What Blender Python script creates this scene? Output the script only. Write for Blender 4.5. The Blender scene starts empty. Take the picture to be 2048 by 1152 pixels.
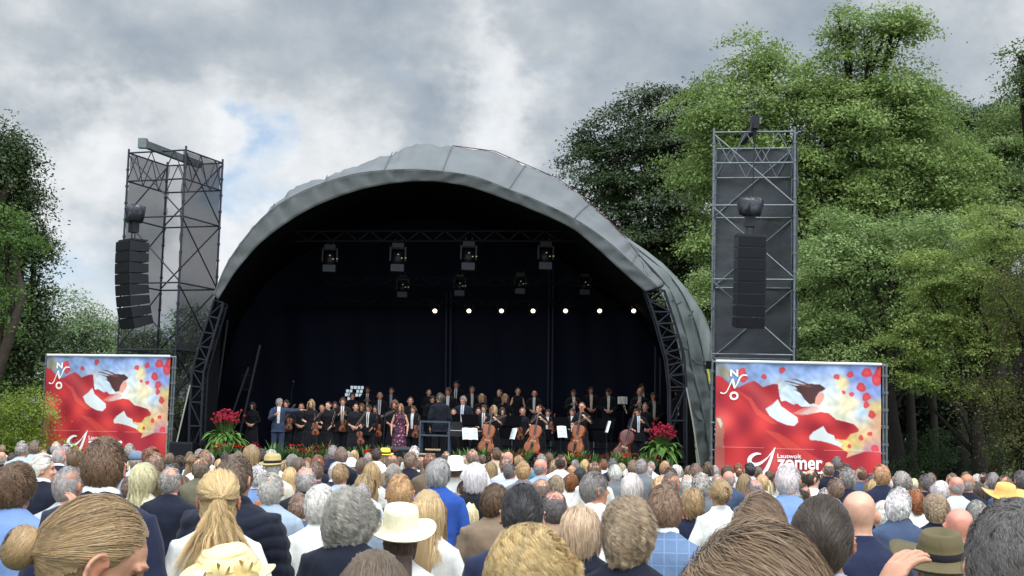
import bpy, math, random
import numpy as np
from mathutils import Vector, Matrix, Euler
random.seed(7); RNG = np.random.default_rng(7)
PI = math.pi
C = bpy.context.scene.collection
SC = bpy.context.scene
# ---------------------------------------------------------------- camera
CAMZ, FP = 1.85, 2700.0
PITCH, ROLL = math.atan(284/2700), math.radians(1.5)
cam = bpy.data.objects.new('camera', bpy.data.cameras.new('camera'))
C.objects.link(cam); SC.camera = cam
RM = Matrix.Rotation(PI/2+PITCH, 3, 'X') @ Matrix.Rotation(ROLL, 3, 'Z')
cam.matrix_world = Matrix.Translation((0, 0, CAMZ)) @ RM.to_4x4()
cam.data.sensor_width = 36; cam.data.lens = 36*FP/2048
cam.data.clip_start = 0.05; cam.data.clip_end = 3000
RT, UP, FW = RM.col[0].copy(), RM.col[1].copy(), -RM.col[2]
def ray(px, py): return FW*FP + RT*(px-1024) - UP*(py-576)
def W(px, py, Y):
    d = ray(px, py); return Vector((0, 0, CAMZ)) + d*(Y/d.y)
def Wz(px, z, Y):
    A = FW*FP + RT*(px-1024) + UP*576; k = (z-CAMZ)/Y
    py = (A.z-k*A.y)/(UP.z-k*UP.y)
    return W(px, py, Y)
def lin(c):
    return tuple(((v/255)/12.92 if v/255 <= .04045 else ((v/255+.055)/1.055)**2.4) for v in c[:3])
# ---------------------------------------------------------------- world, sun, exposure
SC.view_settings.view_transform = 'Standard'; SC.view_settings.look = 'None'
SC.view_settings.exposure = 0.18; SC.view_settings.gamma = 1.0
SUN_EL, SUN_AZ = math.radians(58), math.radians(150)   # azimuth clockwise from +Y (behind the camera, to the right)
sun = bpy.data.objects.new('sun', bpy.data.lights.new('sun', 'SUN')); C.objects.link(sun)
sun.data.energy = 1.5; sun.data.angle = math.radians(22); sun.data.color = (1, .965, .9)
sd = Vector((math.sin(SUN_AZ)*math.cos(SUN_EL), math.cos(SUN_AZ)*math.cos(SUN_EL), math.sin(SUN_EL)))
sun.rotation_euler = sd.to_track_quat('Z', 'Y').to_euler()
world = bpy.data.worlds.new('World'); SC.world = world; world.use_nodes = True
def build_world():
    nt = world.node_tree; N = nt.nodes; L = nt.links; N.clear()
    out = N.new('ShaderNodeOutputWorld'); bg = N.new('ShaderNodeBackground')
    sky = N.new('ShaderNodeTexSky'); sky.sky_type = 'NISHITA'; sky.sun_disc = False
    sky.sun_elevation = SUN_EL; sky.sun_rotation = SUN_AZ
    tc = N.new('ShaderNodeTexCoord')
    def M(op, a, b=None, c=None, clamp=False):
        n = N.new('ShaderNodeMath'); n.operation = op; n.use_clamp = clamp
        for i, v in enumerate((a, b, c)):
            if v is None: continue
            if isinstance(v, (int, float)): n.inputs[i].default_value = v
            else: L.new(v, n.inputs[i])
        return n.outputs[0]
    def V(op, a, b=None):
        n = N.new('ShaderNodeVectorMath'); n.operation = op
        for i, v in enumerate((a, b)):
            if v is None: continue
            if isinstance(v, (tuple, Vector)): n.inputs[i].default_value = v
            else: L.new(v, n.inputs[i])
        return n
    sep = N.new('ShaderNodeSeparateXYZ'); L.new(tc.outputs['Generated'], sep.inputs[0])
    # cloud layer seen in perspective: the direction, flattened
    cmb = N.new('ShaderNodeCombineXYZ')
    L.new(sep.outputs[0], cmb.inputs[0]); L.new(M('MULTIPLY', sep.outputs[1], .9), cmb.inputs[1]); L.new(M('MULTIPLY', sep.outputs[2], 1.35), cmb.inputs[2])
    def noise(scale, detail, rough, dist=0.0, off=(0, 0, 0)):
        mp = N.new('ShaderNodeMapping'); mp.inputs['Location'].default_value = off
        L.new(cmb.outputs[0], mp.inputs[0])
        n = N.new('ShaderNodeTexNoise'); n.inputs['Scale'].default_value = scale
        n.inputs['Detail'].default_value = detail; n.inputs['Roughness'].default_value = rough
        n.inputs['Distortion'].default_value = dist
        L.new(mp.outputs[0], n.inputs['Vector']); return n
    n1 = noise(6.0, 11, .56, .15, (3.1, 1.7, .4)); n2 = noise(12.0, 11, .6, .1, (.3, 5.2, 2.0))
    wv = noise(8.0, 5, .6, 0, (8, 2, 1))
    # warp of the direction before the large masses are placed
    sub = V('SUBTRACT', wv.outputs['Color'], (.5, .5, .5)); sc = V('SCALE', sub.outputs[0]); sc.inputs['Scale'].default_value = .24
    nd = V('NORMALIZE', V('ADD', tc.outputs['Generated'], sc.outputs[0]).outputs[0])
    total = None; blue = None
    def blob(px, py, r, wt, acc):
        d = ray(px, py).normalized()
        dist = V('DISTANCE', nd.outputs[0], d)
        mr = N.new('ShaderNodeMapRange'); mr.interpolation_type = 'SMOOTHSTEP'
        L.new(dist.outputs['Value'], mr.inputs[0])
        mr.inputs[1].default_value = 0; mr.inputs[2].default_value = r/FP*1.25
        mr.inputs[3].default_value = wt; mr.inputs[4].default_value = 0
        return mr.outputs[0] if acc is None else M('ADD', acc, mr.outputs[0])
    for b in [(1000, 170, 150, .32), (1010, 130, 80, .12), (1060, 215, 60, .12), (870, 130, 120, .14), (120, 280, 200, .34), (330, 250, 230, .26), (500, 300, 200, .30),
              (480, 460, 170, .36), (60, 430, 190, .30), (170, 600, 170, .22), (330, 60, 130, .12), (60, 60, 160, .06), (620, 90, 160, .10), (1150, 160, 90, .12),
              (760, 280, 160, .22), (1120, 330, 110, .16), (900, 30, 140, .10), (1400, 30, 260, .05), (700, 370, 160, .2),
              (200, 150, 270, -.22), (560, 190, 220, -.16), (850, 225, 160, -.20), (960, 270, 110, -.10), (1130, 250, 150, -.16), (330, 110, 150, -.12),
              (1270, 150, 170, -.10), (1900, 130, 300, -.09), (100, 150, 160, -.12), (1600, 60, 260, -.04)]:
        total = blob(*b, total)
    for b in [(505, 340, 60, 1.0), (560, 385, 70, .95), (480, 380, 70, .7), (120, 560, 95, .9), (230, 560, 80, .7), (250, 470, 70, .45), (385, 640, 90, .8), (90, 590, 90, .6), (1000, 160, 40, .2), (820, 185, 40, .3), (1120, 100, 50, .2)]:
        blue = blob(*b, blue)
    lum = M('ADD', M('ADD', M('MULTIPLY', M('SUBTRACT', n1.outputs[0], .5), 1.15), M('MULTIPLY', M('SUBTRACT', n2.outputs[0], .5), .9)), M('ADD', M('MULTIPLY', total, 1.15), .50), clamp=False)
    cr = N.new('ShaderNodeValToRGB'); e = cr.color_ramp.elements
    e[0].position = .08; e[0].color = (*lin((140, 152, 166)), 1)
    e[1].position = 1.0; e[1].color = (*lin((230, 233, 236)), 1)
    for p, c in [(.30, (158, 169, 180)), (.5, (178, 186, 193)), (.72, (206, 211, 215))]:
        x = cr.color_ramp.elements.new(p); x.color = (*lin(c), 1)
    L.new(lum, cr.inputs[0])
    mx = N.new('ShaderNodeMix'); mx.data_type = 'RGBA'
    bf = M('MULTIPLY', M('MULTIPLY', blue, M('SUBTRACT', 1.35, M('MULTIPLY', n2.outputs[0], 1.1))), .62, clamp=True)
    L.new(bf, mx.inputs['Factor']); L.new(cr.outputs[0], mx.inputs[6])
    skm = N.new('ShaderNodeMix'); skm.data_type = 'RGBA'; skm.blend_type = 'MIX'; skm.inputs['Factor'].default_value = .45
    sks = V('SCALE', sky.outputs[0]); sks.inputs['Scale'].default_value = .12
    L.new(sks.outputs[0], skm.inputs[6]); skm.inputs[7].default_value = (*lin((168, 200, 234)), 1)
    L.new(skm.outputs[2], mx.inputs[7])
    # an overcast sky is brightest overhead
    zen = N.new('ShaderNodeMapRange'); zen.interpolation_type = 'SMOOTHSTEP'; L.new(sep.outputs[2], zen.inputs[0])
    zen.inputs[1].default_value = .42; zen.inputs[2].default_value = .95; zen.inputs[3].default_value = 1.0; zen.inputs[4].default_value = 2.7
    bk = N.new('ShaderNodeMapRange'); bk.interpolation_type = 'SMOOTHSTEP'; L.new(sep.outputs[1], bk.inputs[0])
    bk.inputs[1].default_value = .2; bk.inputs[2].default_value = -.4; bk.inputs[3].default_value = 1.0; bk.inputs[4].default_value = 3.0  # sky behind the camera boosted to light surfaces facing it
    L.new(mx.outputs[2], bg.inputs[0]); L.new(M('MULTIPLY', zen.outputs[0], bk.outputs[0]), bg.inputs[1])
    L.new(bg.outputs[0], out.inputs[0])
build_world()
# ---------------------------------------------------------------- materials
MATS = {}
def nodemat(name):
    m = bpy.data.materials.new(name); m.use_nodes = True
    nt = m.node_tree; b = nt.nodes['Principled BSDF']; return m, nt, b
def mat(name, col, rough=.7, metal=0., spec=.3, bump=0., bscale=40., var=0., vscale=6., emit=None, estr=1., stretch=None, alpha=None, sheen=0.):
    """plain procedural material: colour varied by noise, optional bump, emission or see-through scrim"""
    if name in MATS: return MATS[name]
    m, nt, b = nodemat(name); N = nt.nodes; L = nt.links
    c = lin(col); b.inputs['Base Color'].default_value = (*c, 1)
    b.inputs['Roughness'].default_value = rough; b.inputs['Metallic'].default_value = metal
    b.inputs['Specular IOR Level'].default_value = spec
    tc = N.new('ShaderNodeTexCoord'); mp = N.new('ShaderNodeMapping'); L.new(tc.outputs['Object'], mp.inputs[0])
    if stretch: mp.inputs['Scale'].default_value = stretch
    if var:
        n = N.new('ShaderNodeTexNoise'); n.inputs['Scale'].default_value = vscale; n.inputs['Detail'].default_value = 6
        L.new(mp.outputs[0], n.inputs['Vector'])
        mr = N.new('ShaderNodeMapRange'); L.new(n.outputs[0], mr.inputs[0]); mr.inputs[1].default_value = .3; mr.inputs[2].default_value = .7
        mr.inputs[3].default_value = 1-var; mr.inputs[4].default_value = 1+var
        hs = N.new('ShaderNodeVectorMath'); hs.operation = 'SCALE'; hs.inputs[0].default_value = c
        L.new(mr.outputs[0], hs.inputs['Scale']); L.new(hs.outputs[0], b.inputs['Base Color'])
    if bump:
        n = N.new('ShaderNodeTexNoise'); n.inputs['Scale'].default_value = bscale; n.inputs['Detail'].default_value = 5
        L.new(mp.outputs[0], n.inputs['Vector'])
        bp = N.new('ShaderNodeBump'); bp.inputs['Strength'].default_value = bump; bp.inputs['Distance'].default_value = .02
        L.new(n.outputs[0], bp.inputs['Height']); L.new(bp.outputs[0], b.inputs['Normal'])
    if emit: b.inputs['Emission Color'].default_value = (*lin(emit), 1); b.inputs['Emission Strength'].default_value = estr
    if alpha is not None:
        tr = N.new('ShaderNodeBsdfTransparent'); mx = N.new('ShaderNodeMixShader'); mx.inputs[0].default_value = alpha
        L.new(tr.outputs[0], mx.inputs[1]); L.new(b.outputs[0], mx.inputs[2]); L.new(mx.outputs[0], N['Material Output'].inputs[0])
    MATS[name] = m; return m
def objcol_mat(name, rough, spec=.3, kind='cloth'):
    """takes the colour of the object it is on"""
    if name in MATS: return MATS[name]
    m, nt, b = nodemat(name); N = nt.nodes; L = nt.links
    oi = N.new('ShaderNodeObjectInfo'); tc = N.new('ShaderNodeTexCoord')
    b.inputs['Roughness'].default_value = rough; b.inputs['Specular IOR Level'].default_value = spec
    def mul(v, fac):
        s = N.new('ShaderNodeVectorMath'); s.operation = 'SCALE'; L.new(v, s.inputs[0]); L.new(fac, s.inputs['Scale']); return s.outputs[0]
    def mr(v, a0, a1, b0, b1):
        r = N.new('ShaderNodeMapRange'); L.new(v, r.inputs[0])
        for i, x in enumerate((a0, a1, b0, b1)): r.inputs[i+1].default_value = x
        return r.outputs[0]
    def noise(scale, detail=4, st=None):
        n = N.new('ShaderNodeTexNoise'); n.inputs['Scale'].default_value = scale; n.inputs['Detail'].default_value = detail
        src = tc.outputs['Object']
        if st:
            mp = N.new('ShaderNodeMapping'); mp.inputs['Scale'].default_value = st; L.new(src, mp.inputs[0]); src = mp.outputs[0]
        L.new(src, n.inputs['Vector']); return n.outputs[0]
    def bump(h, st, dist=.01):
        bp = N.new('ShaderNodeBump'); bp.inputs['Strength'].default_value = st; bp.inputs['Distance'].default_value = dist
        L.new(h, bp.inputs['Height']); L.new(bp.outputs[0], b.inputs['Normal'])
    if kind == 'hair':
        at = N.new('ShaderNodeAttribute'); at.attribute_name = 'rnd'
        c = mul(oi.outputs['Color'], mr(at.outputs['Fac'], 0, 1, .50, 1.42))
        L.new(c, b.inputs['Base Color'])
        b.inputs['Sheen Weight'].default_value = .15
    elif kind == 'skin':
        at = N.new('ShaderNodeAttribute'); at.attribute_name = 'tint'
        mx = N.new('ShaderNodeMix'); mx.data_type = 'RGBA'; mx.blend_type = 'MULTIPLY'; mx.inputs['Factor'].default_value = 1
        L.new(mul(oi.outputs['Color'], mr(noise(22, 5), .3, .7, .86, 1.12)), mx.inputs[6]); L.new(at.outputs['Color'], mx.inputs[7])
        L.new(mx.outputs[2], b.inputs['Base Color'])
        b.inputs['Subsurface Weight'].default_value = .12; b.inputs['Subsurface Radius'].default_value = (.012, .005, .003); b.inputs['Subsurface Scale'].default_value = 1.
        bump(noise(160, 3), .25, .002)
    elif kind == 'check':
        sx = N.new('ShaderNodeSeparateXYZ'); L.new(tc.outputs['Object'], sx.inputs[0])
        def line(o, f):
            w = N.new('ShaderNodeMath'); w.operation = 'MULTIPLY'; w.inputs[1].default_value = f; L.new(o, w.inputs[0])
            fr = N.new('ShaderNodeMath'); fr.operation = 'FRACT'; L.new(w.outputs[0], fr.inputs[0])
            l = N.new('ShaderNodeMath'); l.operation = 'LESS_THAN'; l.inputs[1].default_value = .1; L.new(fr.outputs[0], l.inputs[0]); return l.outputs[0]
        ad = N.new('ShaderNodeMath'); ad.operation = 'MAXIMUM'; L.new(line(sx.outputs[0], 17), ad.inputs[0]); L.new(line(sx.outputs[2], 17), ad.inputs[1])
        L.new(mul(oi.outputs['Color'], mr(ad.outputs[0], 0, 1, 1., 1.35)), b.inputs['Base Color'])
        bump(noise(9, 3, (1.2, 1.2, .55)), .5, .03)
    else:
        n = noise(5, 5)
        L.new(mul(oi.outputs['Color'], mr(n, .3, .7, .88, 1.1)), b.inputs['Base Color'])
        bump(noise(9, 3, (1.2, 1.2, .55)), .55, .03)
        b.inputs['Sheen Weight'].default_value = .08
    MATS[name] = m; return m
HAIR = objcol_mat('hair', .42, .35, 'hair'); SKIN = objcol_mat('skin', .5, .35, 'skin')
CLOTH = objcol_mat('woven cloth', .85, .2); CHECK = objcol_mat('checked cloth', .85, .2, 'check')
STRAW = objcol_mat('hat fibre', .8, .2)
# ---------------------------------------------------------------- object helpers
def me_obj(name, me, material=None, parent=None, loc=None, smooth=False):
    o = bpy.data.objects.new(name, me); C.objects.link(o)
    if material is not None and not me.materials: me.materials.append(material)
    if parent is not None: o.parent = parent
    if loc is not None: o.location = loc
    return o
def mesh(name, V, F, smooth=False):
    me = bpy.data.meshes.new(name); me.from_pydata([tuple(v) for v in V], [], F); me.update()
    if smooth: me.shade_smooth()
    return me
def npmesh(name, V, F, smooth=False, attr=None):
    """V (n,3), F (m,4) quads as arrays, attr dict of float point attributes"""
    V = np.asarray(V, dtype=np.float32); F = np.asarray(F, dtype=np.int32)
    me = bpy.data.meshes.new(name); k = F.shape[1]
    me.vertices.add(len(V)); me.vertices.foreach_set('co', V.ravel())
    me.loops.add(F.size); me.loops.foreach_set('vertex_index', F.ravel())
    me.polygons.add(len(F)); me.polygons.foreach_set('loop_start', np.arange(0, F.size, k, dtype=np.int32))
    me.update(calc_edges=True)
    for n, a in (attr or {}).items():
        at = me.attributes.new(n, 'FLOAT', 'POINT'); at.data.foreach_set('value', np.asarray(a, dtype=np.float32).ravel())
    if smooth: me.shade_smooth()
    return me
def tag(o, label=None, cat=None, group=None, kind=None):
    if label: o['label'] = label
    if cat: o['category'] = cat
    if group: o['group'] = group
    if kind: o['kind'] = kind
    return o
def empty(name, loc=(0, 0, 0), rz=0., s=1.):
    o = bpy.data.objects.new(name, None); C.objects.link(o); o.location = loc; o.rotation_euler = (0, 0, rz); o.scale = (s, s, s)
    o.empty_display_size = .1; return o
class MB:
    """collects shapes, then links them as one mesh"""
    def __init__(s): s.V = []; s.F = []
    def add(s, V, F):
        n = len(s.V); s.V += [tuple(v) for v in V]; s.F += [tuple(i+n for i in f) for f in F]
    def box(s, c, d, rz=0., M=None):
        x, y, z = d[0]/2, d[1]/2, d[2]/2
        V = [Vector((a*x, b*y, e*z)) for a in (-1, 1) for b in (-1, 1) for e in (-1, 1)]
        R = M if M is not None else Matrix.Rotation(rz, 3, 'Z'); c = Vector(c)
        s.add([R @ v + c for v in V], [(0, 1, 3, 2), (4, 6, 7, 5), (0, 4, 5, 1), (2, 3, 7, 6), (0, 2, 6, 4), (1, 5, 7, 3)])
    def tube(s, a, b, r, n=6, r2=None, cap=True):
        a, b = Vector(a), Vector(b); d = (b-a)
        if d.length < 1e-6: return
        q = d.to_track_quat('Z', 'Y').to_matrix(); r2 = r if r2 is None else r2
        V = [a + q @ Vector((r*math.cos(2*PI*i/n), r*math.sin(2*PI*i/n), 0)) for i in range(n)] + [b + q @ Vector((r2*math.cos(2*PI*i/n), r2*math.sin(2*PI*i/n), 0)) for i in range(n)]
        F = [(i, (i+1) % n, n+(i+1) % n, n+i) for i in range(n)]
        if cap: F += [tuple(range(n-1, -1, -1)), tuple(range(n, 2*n))]
        s.add(V, F)
    def path(s, pts, r, n=6):
        """smooth tube along points; r one radius or one per point"""
        rs = r if isinstance(r, (list, tuple)) else [r]*len(pts); pts = [Vector(p) for p in pts]; V = []; ref = None
        for i, p in enumerate(pts):
            t = (pts[min(i+1, len(pts)-1)] - pts[max(i-1, 0)]).normalized()
            if ref is None: ref = t.orthogonal().normalized()
            ref = (ref - t*ref.dot(t)).normalized(); w = t.cross(ref)
            V += [p + (ref*math.cos(2*PI*k/n) + w*math.sin(2*PI*k/n))*rs[i] for k in range(n)]
        m = len(pts); F = [(i*n+k, i*n+(k+1) % n, (i+1)*n+(k+1) % n, (i+1)*n+k) for i in range(m-1) for k in range(n)]
        F += [tuple(range(n-1, -1, -1)), tuple(range((m-1)*n, m*n))]
        s.add(V, F)
    def rings(s, R):
        """loft over rings of equal count, capped"""
        n = len(R[0]); m = len(R); V = [v for r in R for v in r]
        F = [(i*n+k, i*n+(k+1) % n, (i+1)*n+(k+1) % n, (i+1)*n+k) for i in range(m-1) for k in range(n)]
        F += [tuple(range(n-1, -1, -1)), tuple(range((m-1)*n, m*n))]
        s.add(V, F)
    def lathe(s, prof, n=24, c=(0, 0, 0), sx=1., sy=1., close=False):
        m = len(prof); c = Vector(c)
        V = [c+Vector((r*sx*math.cos(2*PI*k/n), r*sy*math.sin(2*PI*k/n), z)) for r, z in prof for k in range(n)]
        F = [(i*n+k, i*n+(k+1) % n, (i+1)*n+(k+1) % n, (i+1)*n+k) for i in range(m-1) for k in range(n)]
        if close: F += [tuple(range(n-1, -1, -1)), tuple(range((m-1)*n, m*n))]
        s.add(V, F)
    def ellip(s, c, r, M=None, nu=12, nv=8):
        c = Vector(c); M = M or Matrix.Identity(3); V = []; F = []
        for j in range(nv+1):
            t = PI*(j+.02)/(nv+.04)
            for i in range(nu):
                p = 2*PI*i/nu; V.append(c + M @ Vector((r[0]*math.sin(t)*math.cos(p), r[1]*math.sin(t)*math.sin(p), r[2]*math.cos(t))))
        for j in range(nv):
            for i in range(nu): F.append((j*nu+i, (j+1)*nu+i, (j+1)*nu+(i+1) % nu, j*nu+(i+1) % nu))
        F += [tuple(range(nu)), tuple(range((nv+1)*nu-1, nv*nu-1, -1))]
        s.add(V, F)
    def mesh(s, name, smooth=False): return mesh(name, s.V, s.F, smooth)
    def build(s, name, m, parent=None, smooth=False, loc=None):
        return me_obj(name, s.mesh(name, smooth), m, parent, loc)
def remesh(mb, voxel, smooth_it=2):
    """one continuous skin over all the lofts of mb"""
    me = mb.mesh('tmp'); o = bpy.data.objects.new('tmp', me); C.objects.link(o)
    md = o.modifiers.new('r', 'REMESH'); md.mode = 'VOXEL'; md.voxel_size = voxel; md.use_smooth_shade = True
    if smooth_it:
        sm = o.modifiers.new('s', 'SMOOTH'); sm.iterations = smooth_it; sm.factor = .5
    dg = bpy.context.evaluated_depsgraph_get(); ev = o.evaluated_get(dg)
    r = bpy.data.meshes.new_from_object(ev); bpy.data.objects.remove(o); bpy.data.meshes.remove(me)
    r.shade_smooth(); return r
# ---------------------------------------------------------------- setting: ground and lawn
g = MB(); n = 40
gm = mat('mown grass', (82, 88, 58), .95, var=.25, vscale=.8, bump=.5, bscale=30)
V = []; F = []
xs = np.linspace(-400, 400, 41); ys = np.linspace(-60, 700, 41)
for y in ys:
    for x in xs: V.append((x, y, 0 if y < 90 else -.3))
for j in range(40):
    for i in range(40): F.append((j*41+i, j*41+i+1, (j+1)*41+i+1, (j+1)*41+i))
tag(me_obj('ground', mesh('ground', V, F), gm), kind='structure')
# blades of grass where the lawn shows
def blades(n, x0, x1, y0, y1, h):
    x = RNG.uniform(x0, x1, n); y = RNG.uniform(y0, y1, n); a = RNG.uniform(0, 2*PI, n); hh = h*RNG.uniform(.5, 1.2, n)
    w = .012; dx, dy = np.cos(a)*w, np.sin(a)*w; lx, ly = RNG.normal(0, .03, n), RNG.normal(0, .03, n); z0 = np.zeros(n)
    V = np.stack([np.stack([x-dx, y-dy, z0], 1), np.stack([x+dx, y+dy, z0], 1), np.stack([x+dx*.2+lx, y+dy*.2+ly, hh], 1), np.stack([x-dx*.2+lx, y-dy*.2+ly, hh], 1)], 1).reshape(-1, 3)
    return npmesh('grass', V, np.arange(4*n).reshape(-1, 4))
tag(me_obj('grass', blades(30000, -18, -9, 34, 62, .09), mat('grass blade', (104, 140, 56), .8)), 'short green lawn behind the left banner and stage', 'grass', kind='stuff')

# ---------------------------------------------------------------- trees
def leaf_mat(name, col, trans=.42):
    if name in MATS: return MATS[name]
    m, nt, b = nodemat(name); N = nt.nodes; L = nt.links
    at = N.new('ShaderNodeAttribute'); at.attribute_name = 'rnd'
    hs = N.new('ShaderNodeHueSaturation'); hs.inputs['Color'].default_value = (*lin(col), 1)
    def mr(a, b0):
        r = N.new('ShaderNodeMapRange'); L.new(at.outputs['Fac'], r.inputs[0]); r.inputs[3].default_value = a; r.inputs[4].default_value = b0; return r.outputs[0]
    L.new(mr(.62, 1.5), hs.inputs['Value']); L.new(mr(.515, .485), hs.inputs['Hue']); L.new(mr(1.0, .88), hs.inputs['Saturation'])
    L.new(hs.outputs[0], b.inputs['Base Color']); b.inputs['Roughness'].default_value = .55; b.inputs['Specular IOR Level'].default_value = .35
    t = N.new('ShaderNodeBsdfTranslucent'); L.new(hs.outputs[0], t.inputs[0])
    mx = N.new('ShaderNodeMixShader'); mx.inputs[0].default_value = trans
    L.new(b.outputs[0], mx.inputs[1]); L.new(t.outputs[0], mx.inputs[2]); L.new(mx.outputs[0], N['Material Output'].inputs[0])
    MATS[name] = m; return m
def leaves(centres, outn, nper, spread, size, flat=.45, droop=.0, seed=1, tone=None):
    """leaf quads round spray centres; each spray is a flattened, slightly drooping pad"""
    r = np.random.default_rng(seed); n = len(centres)*nper
    c = np.repeat(centres, nper, 0); on = np.repeat(outn, nper, 0)
    off = r.normal(0, 1, (n, 3))*spread*np.array([1, 1, flat])
    # pads tilt outwards: lift falls off away from the trunk
    off[:, 2] -= (off[:, :2]*on[:, :2]).sum(1)*.35 + droop*np.abs(off[:, 0])
    p = c + off
    nr = on*.5 + r.normal(0, .55, (n, 3)) + np.array([0, 0, .75]); nr /= np.linalg.norm(nr, axis=1)[:, None]
    a = r.normal(0, 1, (n, 3)); a -= (a*nr).sum(1)[:, None]*nr; a /= np.linalg.norm(a, axis=1)[:, None]; b = np.cross(nr, a)
    s = size*r.uniform(.55, 1.3, n)[:, None]
    V = np.stack([p-a*s, p-b*s*.5+nr*s*.1, p+a*s, p+b*s*.5+nr*s*.1], 1).reshape(-1, 3)
    t = np.repeat(r.uniform(0, 1, len(centres)) if tone is None else tone, nper)
    t = np.clip(t*.6+r.uniform(0, 1, n)*.4, 0, 1)
    return V, np.repeat(t, 4)
def crown_mesh(lobes, Y, dens, nper, size, seed, flat=.45, droop=0., depth=.8, inner=.18):
    """lobes: (px, py, rx_px, ry_px[, dY]) as seen; each a rounded mass with a ragged surface"""
    r = np.random.default_rng(seed); CE = []; ON = []
    for lb in lobes:
        px, py, rx, ry = lb[:4]; yy = Y + (lb[4] if len(lb) > 4 else 0.)
        c = W(px, py, yy); k = yy/FP; ax, az = rx*k, ry*k; ay = min(ax, az)*depth*1.1
        area = 4*PI*((ax*az)**1.6/3+(ax*ay)**1.6/3+(ay*az)**1.6/3)**(1/1.6)
        m = max(8, int(area*dens)); d = r.normal(0, 1, (m, 3)); d /= np.linalg.norm(d, axis=1)[:, None]
        ph = r.uniform(0, 6, 6)
        bump = 1+.13*np.sin(d[:, 0]*4+ph[0])*np.sin(d[:, 2]*5+ph[1])+.09*np.sin(d[:, 0]*9+ph[2]+d[:, 1]*7)*np.sin(d[:, 2]*8+ph[3])
        rad = bump*r.uniform(.80, 1.06, m); ins = r.uniform(0, 1, m) < inner; rad[ins] *= r.uniform(.35, .8, ins.sum())
        out = r.uniform(0, 1, m) < .05; rad[out] *= r.uniform(1.04, 1.16, out.sum())
        ns_ = max(5, int(m/26)); sdir = r.normal(0, 1, (ns_, 3)); sdir /= np.linalg.norm(sdir, axis=1)[:, None]; si = np.argmax(d @ sdir.T, 1)
        e = r.normal(0, 1, (m, 3)); e[:, 2] = np.abs(e[:, 2])*.9-.15; e /= np.linalg.norm(e, axis=1)[:, None]; sr = min(ax, az)*1.55/math.sqrt(ns_)
        p = np.array(c)+d*rad[:, None]*np.array([ax, ay, az]); q = np.array(c)+(sdir*(.90+.14*np.sin(np.arange(ns_)*2.4))[:, None])[si]*np.array([ax, ay, az])+e*np.array([sr*1.15, sr*1.15, sr*.75])
        use = (r.uniform(0, 1, m) < .78) & ~ins; p = np.where(use[:, None], q, p); d = np.where(use[:, None], (d+e)/1.6, d)
        p[:, 2] = np.maximum(p[:, 2], .15)
        CE.append(p); ON.append(d)
    CE = np.concatenate(CE); ON = np.concatenate(ON)
    V, t = leaves(CE, ON, int(nper*3.4), size*2.1, size*.52, flat, droop, seed)
    return npmesh('crown', V, np.arange(len(V)).reshape(-1, 4), attr={'rnd': t}), CE
BARK_SHADE = mat('dark bark', (34, 30, 27), .95, bump=.6, bscale=14, var=.3)  # bark with the shade of the right-hand trees put into its colour
BARK = mat('bark', (58, 50, 42), .9, bump=.8, bscale=14, var=.35, vscale=5)
def tree(name, label, Y, tpx, lobes, col, dens=5., nper=14, size=.14, seed=1, group=None, tr=.35, tw=.28, flat=.45, droop=0., inner=.18, hgt=None, trans=.42):
    base = Wz(tpx, 0, Y); root = empty(name, (base.x, base.y, 0))
    tag(root, label, 'tree' if 'tree' in name else ('bush' if 'bush' in name or 'hedge' in name else 'tree'), group)
    me, CE = crown_mesh(lobes, Y, dens, nper, size, seed, flat, droop, inner=inner)
    me.transform(Matrix.Translation((-base.x, -base.y, 0)))
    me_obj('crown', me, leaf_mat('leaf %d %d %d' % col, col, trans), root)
    if tr > 0:
        mb = MB(); rr = random.Random(seed); zc = max(0.5, min(c[2] for c in CE)); zt = max(c[2] for c in CE)*.8
        pts = [Vector((rr.uniform(-.15, .15)*i, rr.uniform(-.1, .1)*i, zt*i/6)) for i in range(7)]
        mb.path(pts, [tr*(1.25-.95*i/6) for i in range(7)], 10)
        for lb in lobes:
            c = W(lb[0], lb[1], Y+(lb[4] if len(lb) > 4 else 0)) - Vector((base.x, base.y, 0))
            s = pts[min(5, max(1, int(6*(c.z*.6)/zt)))]
            mid = s.lerp(c, .5) + Vector((rr.uniform(-.4, .4), rr.uniform(-.3, .3), .2))
            mb.path([s, mid, c], [tr*.38, tr*.24, tr*.08], 6)
            k = Y/FP
            for q in range(7):
                e = c + Vector((rr.uniform(-1, 1)*lb[2]*k*.85, rr.uniform(-1, 1)*lb[2]*k*.5, rr.uniform(-.7, 1)*lb[3]*k*.85))
                mb.path([mid.lerp(c, rr.random()), c.lerp(e, .5)+Vector((0, 0, .15)), e], [tr*.12, tr*.08, tr*.02], 4)
        mb.build('trunk', BARK_SHADE if tpx > 1000 else BARK, root, True)
    return root
G1 = 'trees at the edge of the park'
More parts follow.
